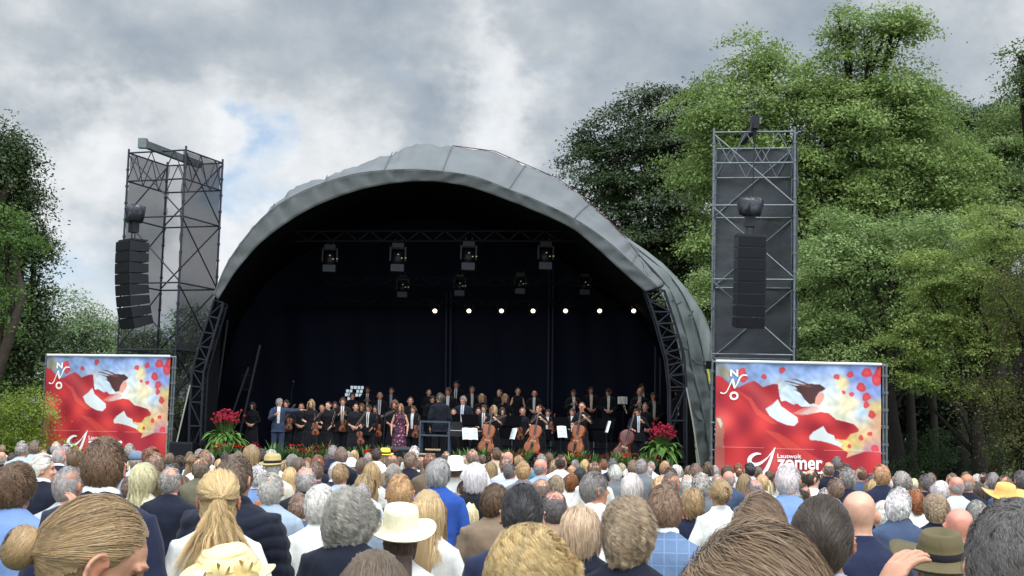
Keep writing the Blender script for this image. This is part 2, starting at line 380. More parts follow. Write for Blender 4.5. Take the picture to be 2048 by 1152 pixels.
# big light green tree right of the stage, with its sparse tall top
tree('broadleaf_tree', 'tallest tree, light green, its ragged top rising behind the right speaker tower', 53, 1690,
     [(1745, 90, 70, 62), (1690, 60, 40, 50), (1800, 55, 40, 40), (1810, 190, 60, 90), (1700, 190, 110, 90), (1520, 130, 55, 48), (1560, 200, 110, 80), (1470, 240, 90, 85), (1600, 300, 160, 120), (1770, 320, 150, 130), (1440, 330, 80, 90),
      (1430, 440, 60, 95), (1660, 470, 150, 130), (1830, 470, 110, 120), (1470, 560, 50, 70), (1620, 640, 110, 110), (1880, 330, 80, 100), (1760, 640, 120, 130), (1620, 400, 120, 100), (1700, 290, 120, 100), (1560, 460, 100, 110), (1740, 540, 130, 100)],
     (116, 138, 70), 5.0, 15, .15, 11, G1, tr=.5)
tree('beech_tree', 'dark green dense tree with purplish left edge, directly behind the stage roof', 60, 1330,
     [(1300, 270, 85, 80), (1380, 230, 60, 60), (1215, 350, 65, 90, 1), (1250, 460, 90, 110), (1350, 400, 110, 130), (1340, 560, 110, 120, 2), (1250, 620, 100, 120, 2), (1180, 300, 30, 45, 1), (1400, 640, 100, 120, 3), (1420, 300, 60, 80, 3)],
     (58, 74, 42), 7.0, 15, .15, 12, G1, tr=.5, flat=.28, trans=.15)
tree('broadleaf_tree', 'mid green tree with pale leaf sprays, just right of the right speaker tower', 48, 1790,
     [(1720, 480, 100, 60), (1690, 560, 90, 80), (1790, 560, 110, 80), (1700, 670, 90, 70), (1850, 640, 90, 80), (1640, 690, 50, 60), (1880, 520, 90, 70), (1420, 590, 35, 40, 3), (1390, 610, 40, 40, 3), (1360, 640, 40, 50, 3), (1620, 580, 70, 90, 2), (1840, 720, 90, 50, 1), (1760, 740, 90, 40, 1), (1660, 770, 70, 50, 2), (1880, 580, 80, 80, 2)],
     (126, 148, 86), 6.0, 15, .12, 13, G1, tr=.3)
tree('maple_tree', 'yellowish green spreading tree at the right edge, layered branches over the dark gap', 44, 1960,
     [(1930, 560, 120, 55), (2010, 480, 110, 70), (1880, 610, 110, 45), (1980, 660, 110, 60), (1850, 690, 80, 40), (2060, 600, 80, 90), (1930, 720, 110, 30), (1820, 740, 60, 28), (1880, 770, 70, 26), (1960, 780, 70, 30)],
     (128, 146, 70), 7.0, 16, .105, 14, G1, tr=.22, flat=.25)
tree('broadleaf_tree', 'mid green tree behind the maple, its crown reaching the right edge', 58, 1980,
     [(1960, 300, 90, 60), (2030, 330, 80, 90), (1930, 400, 100, 90), (2020, 440, 90, 80), (2060, 260, 60, 60), (1870, 260, 50, 50, 2)],
     (106, 126, 66), 5.0, 15, .15, 15, G1, tr=.4)
tree('oak_tree', 'dark far tree tops showing above the trees by the right edge', 75, 1960,
     [(1910, 240, 40, 34), (1980, 250, 50, 38), (2030, 240, 40, 34), (1860, 220, 24, 36), (1950, 290, 100, 50), (1820, 260, 60, 80)],
     (60, 80, 50), 4.0, 14, .2, 16, G1, tr=.4)
tree('oak_tree', 'sparse overhanging foliage at the top right edge of the picture', 38, 2120,
     [(2040, 110, 32, 22), (2055, 150, 40, 26), (2045, 190, 24, 24), (2090, 130, 60, 80), (2110, 260, 60, 90), (2130, 420, 60, 90)],
     (74, 98, 46), 4.5, 12, .11, 17, G1, tr=.25, inner=.1)
tree('yew_tree', 'brownish green conifer with hanging sprays at the right edge beside the dark gap', 40, 2050,
     [(2030, 640, 60, 80), (2050, 740, 66, 90), (2040, 840, 70, 90), (1990, 800, 36, 60), (2060, 560, 40, 60), (2050, 910, 70, 60)],
     (88, 90, 44), 5.6, 15, .09, 18, G1, tr=.2, flat=1.1)
# dark wood behind, and its low growth
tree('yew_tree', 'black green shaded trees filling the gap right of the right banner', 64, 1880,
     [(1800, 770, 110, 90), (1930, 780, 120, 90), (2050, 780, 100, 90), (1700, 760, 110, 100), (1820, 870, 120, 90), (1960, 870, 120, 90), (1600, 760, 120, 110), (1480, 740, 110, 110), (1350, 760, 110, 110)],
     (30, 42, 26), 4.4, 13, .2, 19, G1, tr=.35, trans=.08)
tree('bush', 'low dark green bush under the trees, right of the right banner', 46, 1900,
     [(1830, 935, 70, 26), (1900, 930, 70, 28), (1960, 925, 60, 34), (2040, 930, 60, 40), (1860, 900, 60, 34, 3), (1990, 890, 60, 44, 3), (1800, 900, 50, 36, 3)], (50, 70, 38), 6, 14, .08, 20, None, tr=0)
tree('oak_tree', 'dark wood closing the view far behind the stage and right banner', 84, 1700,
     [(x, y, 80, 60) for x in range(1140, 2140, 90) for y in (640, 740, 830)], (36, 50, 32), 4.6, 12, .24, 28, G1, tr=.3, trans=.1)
# trunks that show in the gap
for i, (px, w) in enumerate([(1822, .2), (1868, .16), (1925, .24), (1985, .14)]):
    b = Wz(px, 0, 56+i); mb = MB(); mb.path([(0, 0, 0), (.05, 0, 2), (-.05, .1, 5), (.1, .2, 9)], [w*1.3, w, w*.8, w*.5], 10)
    root = empty('tree', (b.x, b.y, 0)); mb.build('trunk', BARK_SHADE, root, True)
    rr = np.random.default_rng(40+i); ce = rr.normal(0, 1, (120, 3))*np.array([1.2, 1., 1.1])+np.array([.1, .3, 8.2]); on = ce-np.array([0, 0, 8.]); on /= np.linalg.norm(on, axis=1)[:, None]
    Vv, t = leaves(ce, on, 12, .3, .15, seed=50+i)
    me_obj('crown', npmesh('crown', Vv, np.arange(len(Vv)).reshape(-1, 4), attr={'rnd': t}), leaf_mat('leaf 30 42 26', (30, 42, 26)), root)
    tag(root, ['slim dark trunk nearest the right banner in the shaded gap', 'second slim trunk from the banner in the shaded gap', 'thickest trunk in the shaded gap right of the banner', 'rightmost slim trunk in the shaded gap, beside the conifer'][i], 'tree', 'trunks in the shaded gap')
# left side
tree('lime_tree', 'large dark tree with hanging branches filling the left edge', 40, -10,
     [(-10, 310, 60, 64), (30, 340, 38, 50), (50, 316, 20, 22), (20, 420, 60, 90), (60, 500, 36, 60), (80, 470, 22, 40), (70, 560, 26, 50), (10, 560, 70, 90), (-60, 400, 80, 150), (30, 650, 50, 70), (-40, 640, 90, 120), (10, 740, 66, 60), (-70, 290, 60, 60), (60, 400, 24, 30), (0, 380, 60, 60), (20, 480, 60, 60), (30, 600, 56, 50), (0, 680, 60, 60), (60, 700, 50, 50)],
     (54, 72, 36), 8.0, 15, .11, 21, 'trees on the left', tr=.4, flat=.9, droop=.3, trans=.2)
tree('broadleaf_tree', 'lighter green leafy tree in front of the dark tree at the left edge', 34, -30,
     [(0, 440, 52, 50), (20, 500, 40, 50), (-10, 560, 60, 60), (-40, 480, 60, 80), (-50, 700, 60, 100)], (76, 106, 40), 6, 14, .09, 22, 'trees on the left', tr=.2)
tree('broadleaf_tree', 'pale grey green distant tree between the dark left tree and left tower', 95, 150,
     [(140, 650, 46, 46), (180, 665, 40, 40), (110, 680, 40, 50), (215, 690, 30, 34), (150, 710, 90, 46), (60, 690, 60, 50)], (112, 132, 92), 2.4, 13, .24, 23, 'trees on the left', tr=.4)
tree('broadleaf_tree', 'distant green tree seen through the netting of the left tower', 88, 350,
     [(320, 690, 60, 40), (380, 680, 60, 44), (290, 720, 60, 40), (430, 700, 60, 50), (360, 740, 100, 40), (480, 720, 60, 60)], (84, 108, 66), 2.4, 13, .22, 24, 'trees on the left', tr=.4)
tree('broadleaf_tree', 'mid green tree low behind the hedge at the left edge', 52, 40,
     [(20, 730, 60, 40), (70, 745, 50, 40), (100, 770, 50, 40), (-30, 750, 60, 50), (60, 800, 90, 50), (150, 790, 70, 50), (350, 810, 40, 40), (260, 790, 80, 40)], (86, 110, 48), 4.4, 14, .13, 25, 'trees on the left', tr=.3)
tree('rhododendron_bush', 'rounded bright yellow green bush left of the left banner', 36, 30,
     [(20, 840, 60, 48), (70, 850, 40, 44), (-40, 840, 60, 60), (60, 890, 60, 40), (0, 885, 60, 40), (45, 815, 40, 36)], (138, 158, 58), 11, 14, .07, 26, None, tr=0)
# ---------------------------------------------------------------- stage
YS, YA, YB, ZF = 36.2, 36.8, 46.0, .93
BLK = mat('black fabric', (9, 10, 16), .9, spec=.15, bump=.3, bscale=3, var=.3)
TRUSS = mat('dark painted truss', (30, 33, 42), .55, .3, spec=.4)
ALU = mat('aluminium tube', (128, 134, 142), .45, .8, bump=.1)
GALV = mat('galvanised tube', (104, 110, 114), .5, .55, var=.2, vscale=9)
NAVY = mat('navy backdrop', (9, 14, 34), .8, spec=.25, bump=.5, bscale=1.2, var=.25, vscale=.5, stretch=(1, 1, .35))
stage = empty('concert_stage', (Wz(870, 0, YA).x, YA, 0))
tag(stage, 'large concert stage with a grey domed canvas roof and navy black interior', 'stage')
OFF = stage.location.copy()
def spart(name, mb, m, parent=stage, smooth=False):
    o = mb.build(name, m, parent, smooth)
    if parent is stage: o.location = -OFF
    return o
xl, xr = Wz(372, ZF, YS).x, Wz(1398, ZF, YS).x
mb = MB(); mb.box(((xl+xr)/2, (YS+YB)/2, ZF-.06), (xr-xl, YB-YS, .12)); spart('deck', mb, mat('stage deck', (24, 25, 30), .6, spec=.4, var=.3))
mb = MB(); V = []; n = 260                       # pleated front skirt
for i in range(n+1):
    x = xl+(xr-xl)*i/n; y = YS-.03+.025*math.sin(i*1.7)
    V += [(x, y, 0), (x, y, ZF-.13)]
mb.add(V, [(2*i, 2*i+2, 2*i+3, 2*i+1) for i in range(n)]); spart('skirt', mb, BLK)
# risers for the back rows
mb = MB()
for y0, y1, z in ((40.6, 42.4, .24), (42.4, 45.6, .62)):
    mb.box((xl+7.4, (y0+y1)/2, ZF+z/2), (11.2, y1-y0-.004, z))
spart('riser', mb, mat('riser', (18, 19, 24), .7))
# roof: ribs traced from the outline, each at its own depth
inner = [(352, 905), (378, 800), (405, 690), (436, 600), (470, 545), (515, 492), (560, 455), (610, 423), (660, 400), (715, 381), (770, 369), (825, 363), (880, 364), (942, 375), (1014, 400), (1067, 421), (1139, 454), (1192, 495), (1239, 538), (1290, 583)]
outer = [(344, 905), (371, 800), (398, 690), (428, 590), (455, 527), (498, 466), (543, 420), (595, 388), (650, 365), (710, 348), (768, 341), (825, 339), (885, 343), (952, 354), (1018, 379), (1074, 401), (1148, 437), (1212, 480), (1264, 526), (1316, 574)]
ridge = [(346, 900), (375, 790), (402, 680), (432, 582), (462, 516), (506, 454), (550, 409), (592, 372), (655, 353), (722, 328), (785, 307), (832, 287), (905, 293), (990, 304), (1052, 331), (1115, 358), (1180, 408), (1240, 464), (1275, 508), (1330, 570)]
back = [(372, 895), (395, 790), (420, 690), (450, 600), (480, 540), (520, 480), (566, 430), (612, 392), (668, 366), (730, 342), (790, 318), (840, 300), (905, 303), (992, 318), (1060, 345), (1128, 372), (1200, 425), (1270, 487), (1330, 535), (1385, 596)]
def resamp(P, k):
    out = []
    for i in range(len(P)-1):
        p0 = P[max(i-1, 0)]; p1 = P[i]; p2 = P[i+1]; p3 = P[min(i+2, len(P)-1)]
        for j in range(k):
            t = j/k
            out.append(tuple(.5*((2*p1[a])+(-p0[a]+p2[a])*t+(2*p0[a]-5*p1[a]+4*p2[a]-p3[a])*t*t+(-p0[a]+3*p1[a]-3*p2[a]+p3[a])*t**3) for a in (0, 1)))
    return out+[P[-1]]
K = 8
def rib(P, Y, smooth=True):
    Q = resamp(P, K) if smooth else [tuple(P[i][a]*(1-j/K)+P[min(i+1, len(P)-1)][a]*(j/K) for a in (0, 1)) for i in range(len(P)-1) for j in range(K)]+[P[-1]]
    return [W(x, y, Y) for x, y in Q]
CANV = mat('grey canvas', (104, 107, 109), .7, spec=.15, bump=.9, bscale=1.6, var=.12, vscale=1.1)
def sheet(name, ribs, m, sub=5, wr=.03, seed=1, thick=.02):
    """canvas skin over ribs with wrinkles that run across it"""
    rr = np.random.default_rng(seed); P = np.array([[tuple(v) for v in r] for r in ribs]); nr, na, _ = P.shape; rows = []
    for i in range(nr-1):
        for s in range(sub): rows.append(P[i]*(1-s/sub)+P[i+1]*(s/sub))
    rows.append(P[-1]); R = np.array(rows); k = R.shape[0]
    u = np.arange(na)[None, :]; v = np.linspace(0, 1, k)[:, None]; ed = np.sin(PI*v)**.5
    h = np.zeros((k, na))
    for f, a in ((.9, 1), (1.7, .7), (2.9, .5)):
        h += a*np.sin(u*f+rr.uniform(0, 6)+2.2*v*np.sin(u*.13+rr.uniform(0, 6)))*(.4+.6*np.sin(u*.21+rr.uniform(0, 6))**2)
    h *= wr*ed*.6
    dA = np.gradient(R, axis=1); dB = np.gradient(R, axis=0); nn = np.cross(dA, dB); nn /= (np.linalg.norm(nn, axis=2)[..., None]+1e-9)
    R = R+nn*h[..., None]
    F = [(i*na+j, i*na+j+1, (i+1)*na+j+1, (i+1)*na+j) for i in range(k-1) for j in range(na-1)]
    me = npmesh(name, R.reshape(-1, 3), np.array(F), True)
    o = me_obj(name, me, m, stage); o.location = -OFF
    if thick: md = o.modifiers.new('t', 'SOLIDIFY'); md.thickness = thick
    return o
inner_full = inner; inner, outer, ridge, back = inner[3:], outer[3:], ridge[3:], back[3:]
r_in, r_out = rib(inner, YA), rib(outer, YA-.12); r_rd = rib(ridge, YA+1.5, False); r_bk = rib([(x, y+13) for x, y in back], YA+5.0, False)
sheet('front_valance', [r_in, r_out], CANV, 6, .06, 3)
roof = sheet('roof_canvas', [rib(outer, YA-.11), rib([((a[0]+b[0])/2, (a[1]+b[1])/2+1) for a, b in zip(outer, ridge)], YA+.6), r_rd, r_bk], CANV, 8, .055, 4)
mb = MB(); mb.path([p+Vector((0, -.03, .02)) for p in r_rd[9*K:]], .013, 5); spart('piping', mb, mat('dark red piping', (84, 40, 46), .6))
mb = MB()
for i in range(1, 17, 2):                           # panel seams and tie straps from the valance to the ridge
    j = i*K; m_ = (r_out[j]+r_rd[j])/2+Vector((0, -.06, .03)); mb.path([r_out[j]+Vector((0, -.04, 0)), m_, r_rd[j]+Vector((0, -.05, .02))], .014, 4)
spart('panel_seam', mb, mat('seam tape light', (84, 88, 92), .6))
mb = MB(); mb.path([p+Vector((0, -.03, .0)) for p in r_out], .014, 5); spart('piping', mb, mat('grey piping', (92, 98, 104), .6))
# closing sheet down to the back wall
cx, cz = Wz(880, 0, YB).x, ZF
low = [W(p[0]*.96+880*.04, 905-(905-p[1])*.93, YB) for p in resamp(back, K)]
sheet('rear_canvas', [r_bk, low], CANV, 4, .03, 5)
# side shell on the right: long overlapping panels falling to the ground
sideR = [
 [(1290, 540), (1330, 600), (1352, 670), (1367, 740), (1378, 800), (1388, 860), (1397, 925), (1401, 975)],
 [(1278, 510), (1338, 578), (1370, 660), (1385, 740), (1400, 800), (1412, 860), (1418, 925), (1420, 985)],
 [(1262, 487), (1348, 562), (1392, 650), (1412, 740), (1424, 800), (1430, 860), (1434, 925), (1436, 985)],
 [(1245, 468), (1330, 531), (1390, 600), (1420, 660), (1436, 740), (1446, 820), (1450, 925), (1452, 985)]]
def lane(i, Y):
    return [W(x, y, Y) for x, y in resamp(sideR[i], 7)]
PAN = mat('side canvas', (108, 114, 114), .65, spec=.2, bump=.5, bscale=3, var=.08)
for i, (ya, yb) in enumerate(((YA+.35, YA+1.6), (YA+1.5, YA+3.2), (YA+3.1, YA+6.))):
    sheet('side_canvas', [lane(i, ya), lane(i+1, yb)], PAN, 6, .10, 20+i)
# rolled straps and seams where the panels overlap
mb = MB()
for i, Y in ((1, YA+1.5), (2, YA+3.1)):
    mb.path([p-Vector((.02, .08, 0)) for p in lane(i, Y)], .022, 5)
for (a, b, Y) in (((1352, 675), (1375, 700), YA+.9), ((1378, 712), (1412, 730), YA+1.9), ((1385, 820), (1404, 842), YA+1.), ((1345, 600), (1362, 604), YA+1.4), ((1374, 628), (1386, 622), YA+2.6)):
    p, q = W(*a, Y-.25), W(*b, Y-.25); mb.path([p, p.lerp(q, .5)-Vector((0, .05, .10)), q], .03, 5)
spart('seam', mb, mat('seam tape', (70, 78, 80), .6))
mb = MB(); mb.path([W(1373, 775, YA-.1), W(1385, 840, YA-.1), W(1399, 930, YA-.1)], .022, 5); spart('edge_pole', mb, mat('pale pole', (150, 152, 140), .6))
mb = MB(); mb.path([W(1412, 726, YA-.4), W(1418, 750, YA-.4), W(1420, 768, YA-.4)], .03, 5); spart('strap', mb, mat('yellow strap', (200, 205, 60), .6))
# black side skirt, left
mb = MB(); V = [W(430, 592, YA+.2), W(380, 768, YA+.2), W(344, 920, YA+.2), W(430, 920, YA+1.4), W(440, 700, YA+1.4), W(446, 610, YA+1.4)]; V[2].z = V[3].z = 0.02
mb.add(V, [(0, 1, 4, 5), (1, 2, 3, 4)]); spart('side_skirt', mb, BLK)
mb = MB(); a = W(380, 770, YA-.05); b = W(343, 930, YA-.05); mb.path([a, b], .02, 5); spart('edge_pole', mb, mat('pale pole', (150, 152, 140), .6))
# inner lining and back wall
LIN = mat('black lining', (7, 8, 15), .95, spec=.1, bump=.3, bscale=2)
rin2 = [W(x+(x-880)*.006, y-3, YA+.1) for x, y in resamp(inner_full, K)]
rinb = [W(p[0]*.9+885*.1, 905-(905-p[1])*.86, YB-.1) for p in resamp([(352, 905), (378, 800), (405, 690), (436, 600), (470, 545), (515, 492), (560, 455), (610, 423), (660, 400), (715, 381), (770, 369), (825, 363), (880, 364), (942, 375), (1014, 400), (1067, 421), (1139, 454), (1192, 495), (1239, 538), (1290, 583)], K)]
for L_ in (rin2, rinb): L_[0].z = 0.0
sheet('lining', [rin2, rinb], LIN, 5, .02, 6, .0)
# right lining, from roof down
rl = [W(x, y, YA+.3) for x, y in resamp([(1290, 578), (1334, 640), (1356, 700), (1372, 760), (1383, 830), (1399, 985)], K)]
rb = [W(x, y, YB-.1) for x, y in resamp([(1248, 612), (1290, 660), (1320, 720), (1330, 780), (1336, 840), (1340, 960)], K)]
sheet('lining', [rl, rb], LIN, 5, .02, 7, .0)
V = []; F = []; nx, nz = 220, 60
x0, x1 = Wz(400, 1, YB).x, Wz(1336, 1, YB).x; lx_ = [p.x for p in rinb]; lz_ = [p.z for p in rinb]; rr = np.random.default_rng(3)
for j in range(nz+1):
    for i in range(nx+1):
        u, v = i/nx, j/nz; x = x0+(x1-x0)*u; z = v*max(.5, float(np.interp(x, lx_, lz_))+.3)
        y = YB-.2+.05*math.sin(u*38+2*math.sin(v*3))+.03*math.sin(u*95+v*6)+.05*math.sin((u*16-v*9))*(.3+.7*math.sin(u*7)**2)
        V.append((x, y, z))
F = [(j*(nx+1)+i, j*(nx+1)+i+1, (j+1)*(nx+1)+i+1, (j+1)*(nx+1)+i) for j in range(nz) for i in range(nx)]
o = me_obj('backdrop_curtain', mesh('backdrop_curtain', V, F, True), NAVY, stage); o.location = -OFF
# glowing panes before the backdrop stand in for daylight through a gap
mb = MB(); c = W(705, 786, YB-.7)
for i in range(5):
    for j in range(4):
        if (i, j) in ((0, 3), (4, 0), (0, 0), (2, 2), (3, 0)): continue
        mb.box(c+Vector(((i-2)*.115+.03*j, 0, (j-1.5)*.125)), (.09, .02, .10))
spart('backdrop_glow_panes', mb, mat('painted daylight glow', (220, 230, 235), .5, emit=(200, 216, 226), estr=.5))
# twin poles in front of the curtain
for px, yt, yb_ in ((893, 585, 800), (902, 585, 800), (1099, 530, 800), (1107, 530, 800), (1311, 680, 800), (1321, 690, 800)):
    p = W(px, yt, YB-.6); q = Wz(px-(yb_-yt)*.015, ZF, YB-.6); mb = MB(); mb.tube(p, q, .03, 8)
    spart('pole', mb, mat('dull pole', (58, 60, 78), .5, .4))
# leg trusses of the arch, left and right
def truss(mb, A, B, r=.03, step=.5, n=6):
    """four-chord (or two-chord) lattice between polylines"""
    m = len(A)
    for P in (A, B): mb.path(P, r, n)
    L_ = sum((A[i+1]-A[i]).length for i in range(m-1)); k = max(2, int(L_/step))
    def at(P, t):
        s = t*(m-1); i = min(int(s), m-2); return P[i].lerp(P[i+1], s-i)
    for i in range(k+1):
        mb.tube(at(A, i/k), at(B, i/k), r*.7, 5)
        if i < k: mb.tube(at(A if i % 2 else B, i/k), at(B if i % 2 else A, (i+1)/k), r*.6, 5)
def legtruss(A2, B2, Y, zend=True, dy=.5):
    mb = MB()
    A = [W(x, y, Y) for x, y in A2]; B = [W(x, y, Y) for x, y in B2]
    A[-1].z = B[-1].z = 0.
    A_, B_ = [p+Vector((0, dy, 0)) for p in A], [p+Vector((0, dy, 0)) for p in B]
    truss(mb, A, B, .035); truss(mb, A_, B_, .03, .7); truss(mb, A, A_, .01, .5); truss(mb, B, B_, .01, .5)
    return mb
spart('leg_truss', legtruss([(1291, 580), (1312, 640), (1334, 720), (1340, 780), (1342, 960)], [(1328, 580), (1348, 640), (1368, 710), (1373, 780), (1374, 960)], YA+.1), TRUSS)
spart('leg_truss', legtruss([(428, 600), (402, 680), (384, 740), (379, 820), (377, 960)], [(447, 606), (424, 684), (407, 745), (403, 820), (400, 960)], YA+.1), TRUSS)
mb = MB()
for a, b in (((497, 735), (436, 905)), ((520, 690), (470, 800)), ((455, 640), (418, 900))): mb.tube(W(*a, YA+1.6), Wz(b[0], ZF, YA+1.9), .035, 8)
spart('brace', mb, TRUSS)
# roof trusses
for (xa, xb, py, Y, h) in ((590, 1165, 462, YA+2.4, 20), (640, 1215, 555, YA+6.2, 14), (560, 1290, 600, YA+7.6, 10)):
    mb = MB(); k = int((xb-xa)/24)
    for yy in (py, py+h):
        for dy in (0, .35): mb.tube(W(xa, yy, Y+dy), W(xb, yy, Y+dy), .028, 6)
    for i in range(k):
        X0, X1 = xa+(xb-xa)*i/k, xa+(xb-xa)*(i+1)/k
        mb.tube(W(X0, py+(h if i % 2 else 0), Y), W(X1, py+(0 if i % 2 else h), Y), .016, 5)
    spart('roof_truss', mb, mat('black truss', (11, 13, 20), .6, .2))
# ---------------------------------------------------------------- lamps on the trusses
LG = 'moving head lamps hanging on the trusses'
LAMPB = mat('black lamp housing', (13, 14, 20), .5, spec=.3); LENS = mat('lens glint', (130, 120, 90), .2, emit=(230, 215, 160), estr=.25)
BOXM = mat('lamp base grey', (30, 34, 43), .5, spec=.4)
def moving_head():
    r = empty('moving_head_lamp')
    mb = MB(); mb.box((0, 0, -.07), (.36, .26, .14)); mb.tube((-.1, 0, 0), (-.1, 0, .14), .02); mb.tube((.1, 0, 0), (.1, 0, .14), .02); mb.build('base', LAMPB, r)
    mb = MB(); mb.box((-.23, 0, -.33), (.05, .14, .44)); mb.box((.23, 0, -.33), (.05, .14, .44)); mb.box((0, 0, -.155), (.5, .14, .03)); mb.build('yoke', LAMPB, r)
    mb = MB(); mb.lathe([(.001, -.24), (.17, -.24), (.18, -.1), (.15, .12), (.001, .16)], 16, (0, 0, -.40)); mb.build('head', LAMPB, r, True)
    mb = MB(); mb.box((0, -.02, -.76), (.40, .24, .22)); mb.build('lamp_hood', BOXM, r)
    mb = MB()
    for c in ((.02, -.19, -.36), (.13, -.19, -.47), (.24, -.1, -.45)): mb.ellip(c, (.028, .012, .018), nu=8, nv=5)
    mb.build('lens', LENS, r)
    return r
def copy_tree(o, parent=None):
    c = o.copy(); C.objects.link(c); c.parent = parent
    for ch in list(o.children):
        if ch.type != 'LIGHT': copy_tree(ch, c)
    return c
mh = moving_head(); first = True
names = ['leftmost of the four upper lamps hanging from the front truss, dim', 'second of the four upper hanging lamps, pale grey base box', 'third of the four upper hanging lamps, left of the tall poles', 'rightmost of the four upper hanging lamps, over the twin poles',
         'small dark lamp, leftmost of the rear truss lamps', 'small dark lamp on the rear truss above the first lit spotlight', 'small dark lamp on the rear truss above the third lit spotlight', 'small dark lamp, rightmost on the rear truss near the roof edge']
for i, (px, py, Y, s) in enumerate([(661, 490, YA+2.5, .92), (797, 487, YA+2.5, .96), (938, 484, YA+2.5, .96), (1092, 484, YA+2.5, .94), (806, 552, YA+6.3, .8), (920, 550, YA+6.3, .78), (1041, 546, YA+6.3, .78), (1170, 548, YA+6.3, .78)]):
    o = mh if first else copy_tree(mh); first = False
    o.location = W(px, py, Y); o.scale = (s, s, s); tag(o, names[i], 'stage lamp', LG)
R = math.radians
sp = empty('spotlight'); mb = MB(); mb.lathe([(.001, .16), (.08, .16), (.11, .0), (.12, -.10), (.105, -.10), (.10, -.06)], 18); me_ = mb.mesh('housing', True); me_.transform(Matrix.Rotation(math.radians(-62), 4, 'X')); me_obj('housing', me_, LAMPB, sp)
mb = MB(); mb.lathe([(.001, 0), (.068, 0)], 18); me_ = mb.mesh('bulb'); me_.transform(Matrix.Rotation(math.radians(-62), 4, 'X') @ Matrix.Translation((0, 0, -.075)))
me_obj('bulb', me_, mat('lit bulb', (255, 250, 235), .5, emit=(255, 236, 196), estr=3.2), sp)
mb = MB(); mb.tube((-.13, 0, 0), (-.13, 0, .2), .012); mb.tube((.13, 0, 0), (.13, 0, .2), .012); mb.tube((-.13, 0, .2), (.13, 0, .2), .012); mb.build('bracket', LAMPB, sp)
for i, px in enumerate([870, 938, 1003, 1066, 1131, 1199, 1267]):
    o = sp if i == 0 else copy_tree(sp)
    o.location = W(px, 620, YA+6.0)
    li = bpy.data.lights.new('spotlight_beam', 'SPOT'); li.energy = 90; li.color = (1, .88, .68); li.spot_size = R(75); li.spot_blend = .8; li.shadow_soft_size = .08
    lo = bpy.data.objects.new('spotlight_beam', li); C.objects.link(lo); lo.parent = o; lo.location = (0, -.09, -.06); lo.rotation_euler = (R(-28), 0, 0)
    tag(o, ['leftmost', 'second from left', 'third from left', 'middle', 'third from right', 'second from right', 'rightmost'][i]+' of the seven lit spotlights in a row above the orchestra', 'spotlight', 'lit spotlights in a row')
# ---------------------------------------------------------------- speaker towers
NETM = mat('dark scrim net', (46, 46, 50), .9, alpha=.72, bump=.3, bscale=4); NETR = mat('grey scrim net', (70, 72, 78), .9, alpha=.93, bump=.5, bscale=3, var=.15, vscale=1.4, stretch=(1, 1, 2.5))
def tower(name, label, D, a, s, ztop, steel, nets, lean=0.):
    """D nearest corner on the ground, a rotation, s side"""
    r = empty(name, (D.x, D.y, 0)); tag(r, label, 'speaker tower')
    ux = Vector((math.cos(a), math.sin(a), 0)); uy = Vector((-math.sin(a), math.cos(a), 0))
    cor = [Vector((0, 0, 0)), ux*s, ux*s+uy*s, uy*s]; up = lambda p, z: p+Vector((lean*z, 0, z))
    mb = MB()
    for p in cor:
        mb.tube(up(p, 0), up(p, ztop+.12), .032, 8)
        for q in range(int(ztop/.5)): mb.tube(up(p, q*.5+.2), up(p, q*.5+.26), .05, 8)
    mb.build('upright', steel, r)
    mb = MB(); nb = 5; bay = ztop/nb
    for q in range(nb+1):
        z = q*bay
        for i in range(4):
            mb.tube(up(cor[i], z), up(cor[(i+1) % 4], z), .026, 6)
            if q < nb: mb.tube(up(cor[i], z+bay-.05), up(cor[(i+1) % 4], z+.05), .022, 6)
    z = ztop-.85
    for i in range(4):                               # the lattice girders of the top bay
        A, B = cor[i], cor[(i+1) % 4]; mb.tube(up(A, z), up(B, z), .026, 6); k = 5
        for j in range(k): mb.tube(up(A.lerp(B, j/k), z if j % 2 else ztop), up(A.lerp(B, (j+1)/k), ztop if j % 2 else z), .016, 5)
    mb.build('brace', steel, r)
    for (i, j, z0, m) in nets:
        A, B = cor[i], cor[j]; V = []; nx, nz = 10, 40
        nr = (B-A).cross(Vector((0, 0, 1))).normalized()
        for zz in range(nz+1):
            for xx in range(nx+1):
                u, v = xx/nx, zz/nz; z = z0+(ztop-.02-z0)*v
                bag = .05+.05*math.sin(v*PI*5)**2*math.sin(u*PI)+.03*math.sin(u*17+v*9)+.03*math.sin(v*70+3*math.sin(u*4+v*9))
                V.append(up(A.lerp(B, u)+nr*bag*(-1), z))
        F = [(b*(nx+1)+c_, b*(nx+1)+c_+1, (b+1)*(nx+1)+c_+1, (b+1)*(nx+1)+c_) for b in range(nz) for c_ in range(nx)]
        me_obj('netting', mesh('netting', V, F, True), m, r)
    return r, cor
DK = mat('dark steel tube', (52, 52, 62), .5, .3)
zt = W(375, 300, 38.8).z; a = math.radians(-20)
s_ = 1.98; uyv = Vector((math.sin(math.radians(20)), math.cos(math.radians(20)), 0)); uxv = Vector((math.cos(math.radians(20)), -math.sin(math.radians(20)), 0))
Dl = W(372, 300, 38.8); Dl.z = 0; Al = Dl-uxv*s_     # corner list starts at A (left front)
tw, cor = tower('speaker_tower', 'left speaker tower of dark scaffold tubes behind see-through black netting', Al, -math.radians(20), s_, zt, DK, [(3, 0, 2.6, NETM), (1, 2, .3, NETM), (3, 2, 2.6, mat('thin scrim net', (60, 60, 66), .9, alpha=.42))])
mb = MB(); p = Al-tw.location
qa, qb = W(286, 287, 38.2)-tw.location, W(400, 330, 41.2)-tw.location; mb.box((qa+qb)/2, (.16, (qb-qa).length, .20), M=(qb-qa).to_track_quat('Y', 'Z').to_matrix()); mb.box(qa, (.24, .2, .28)); mb.build('hoist_beam', GALV, tw)
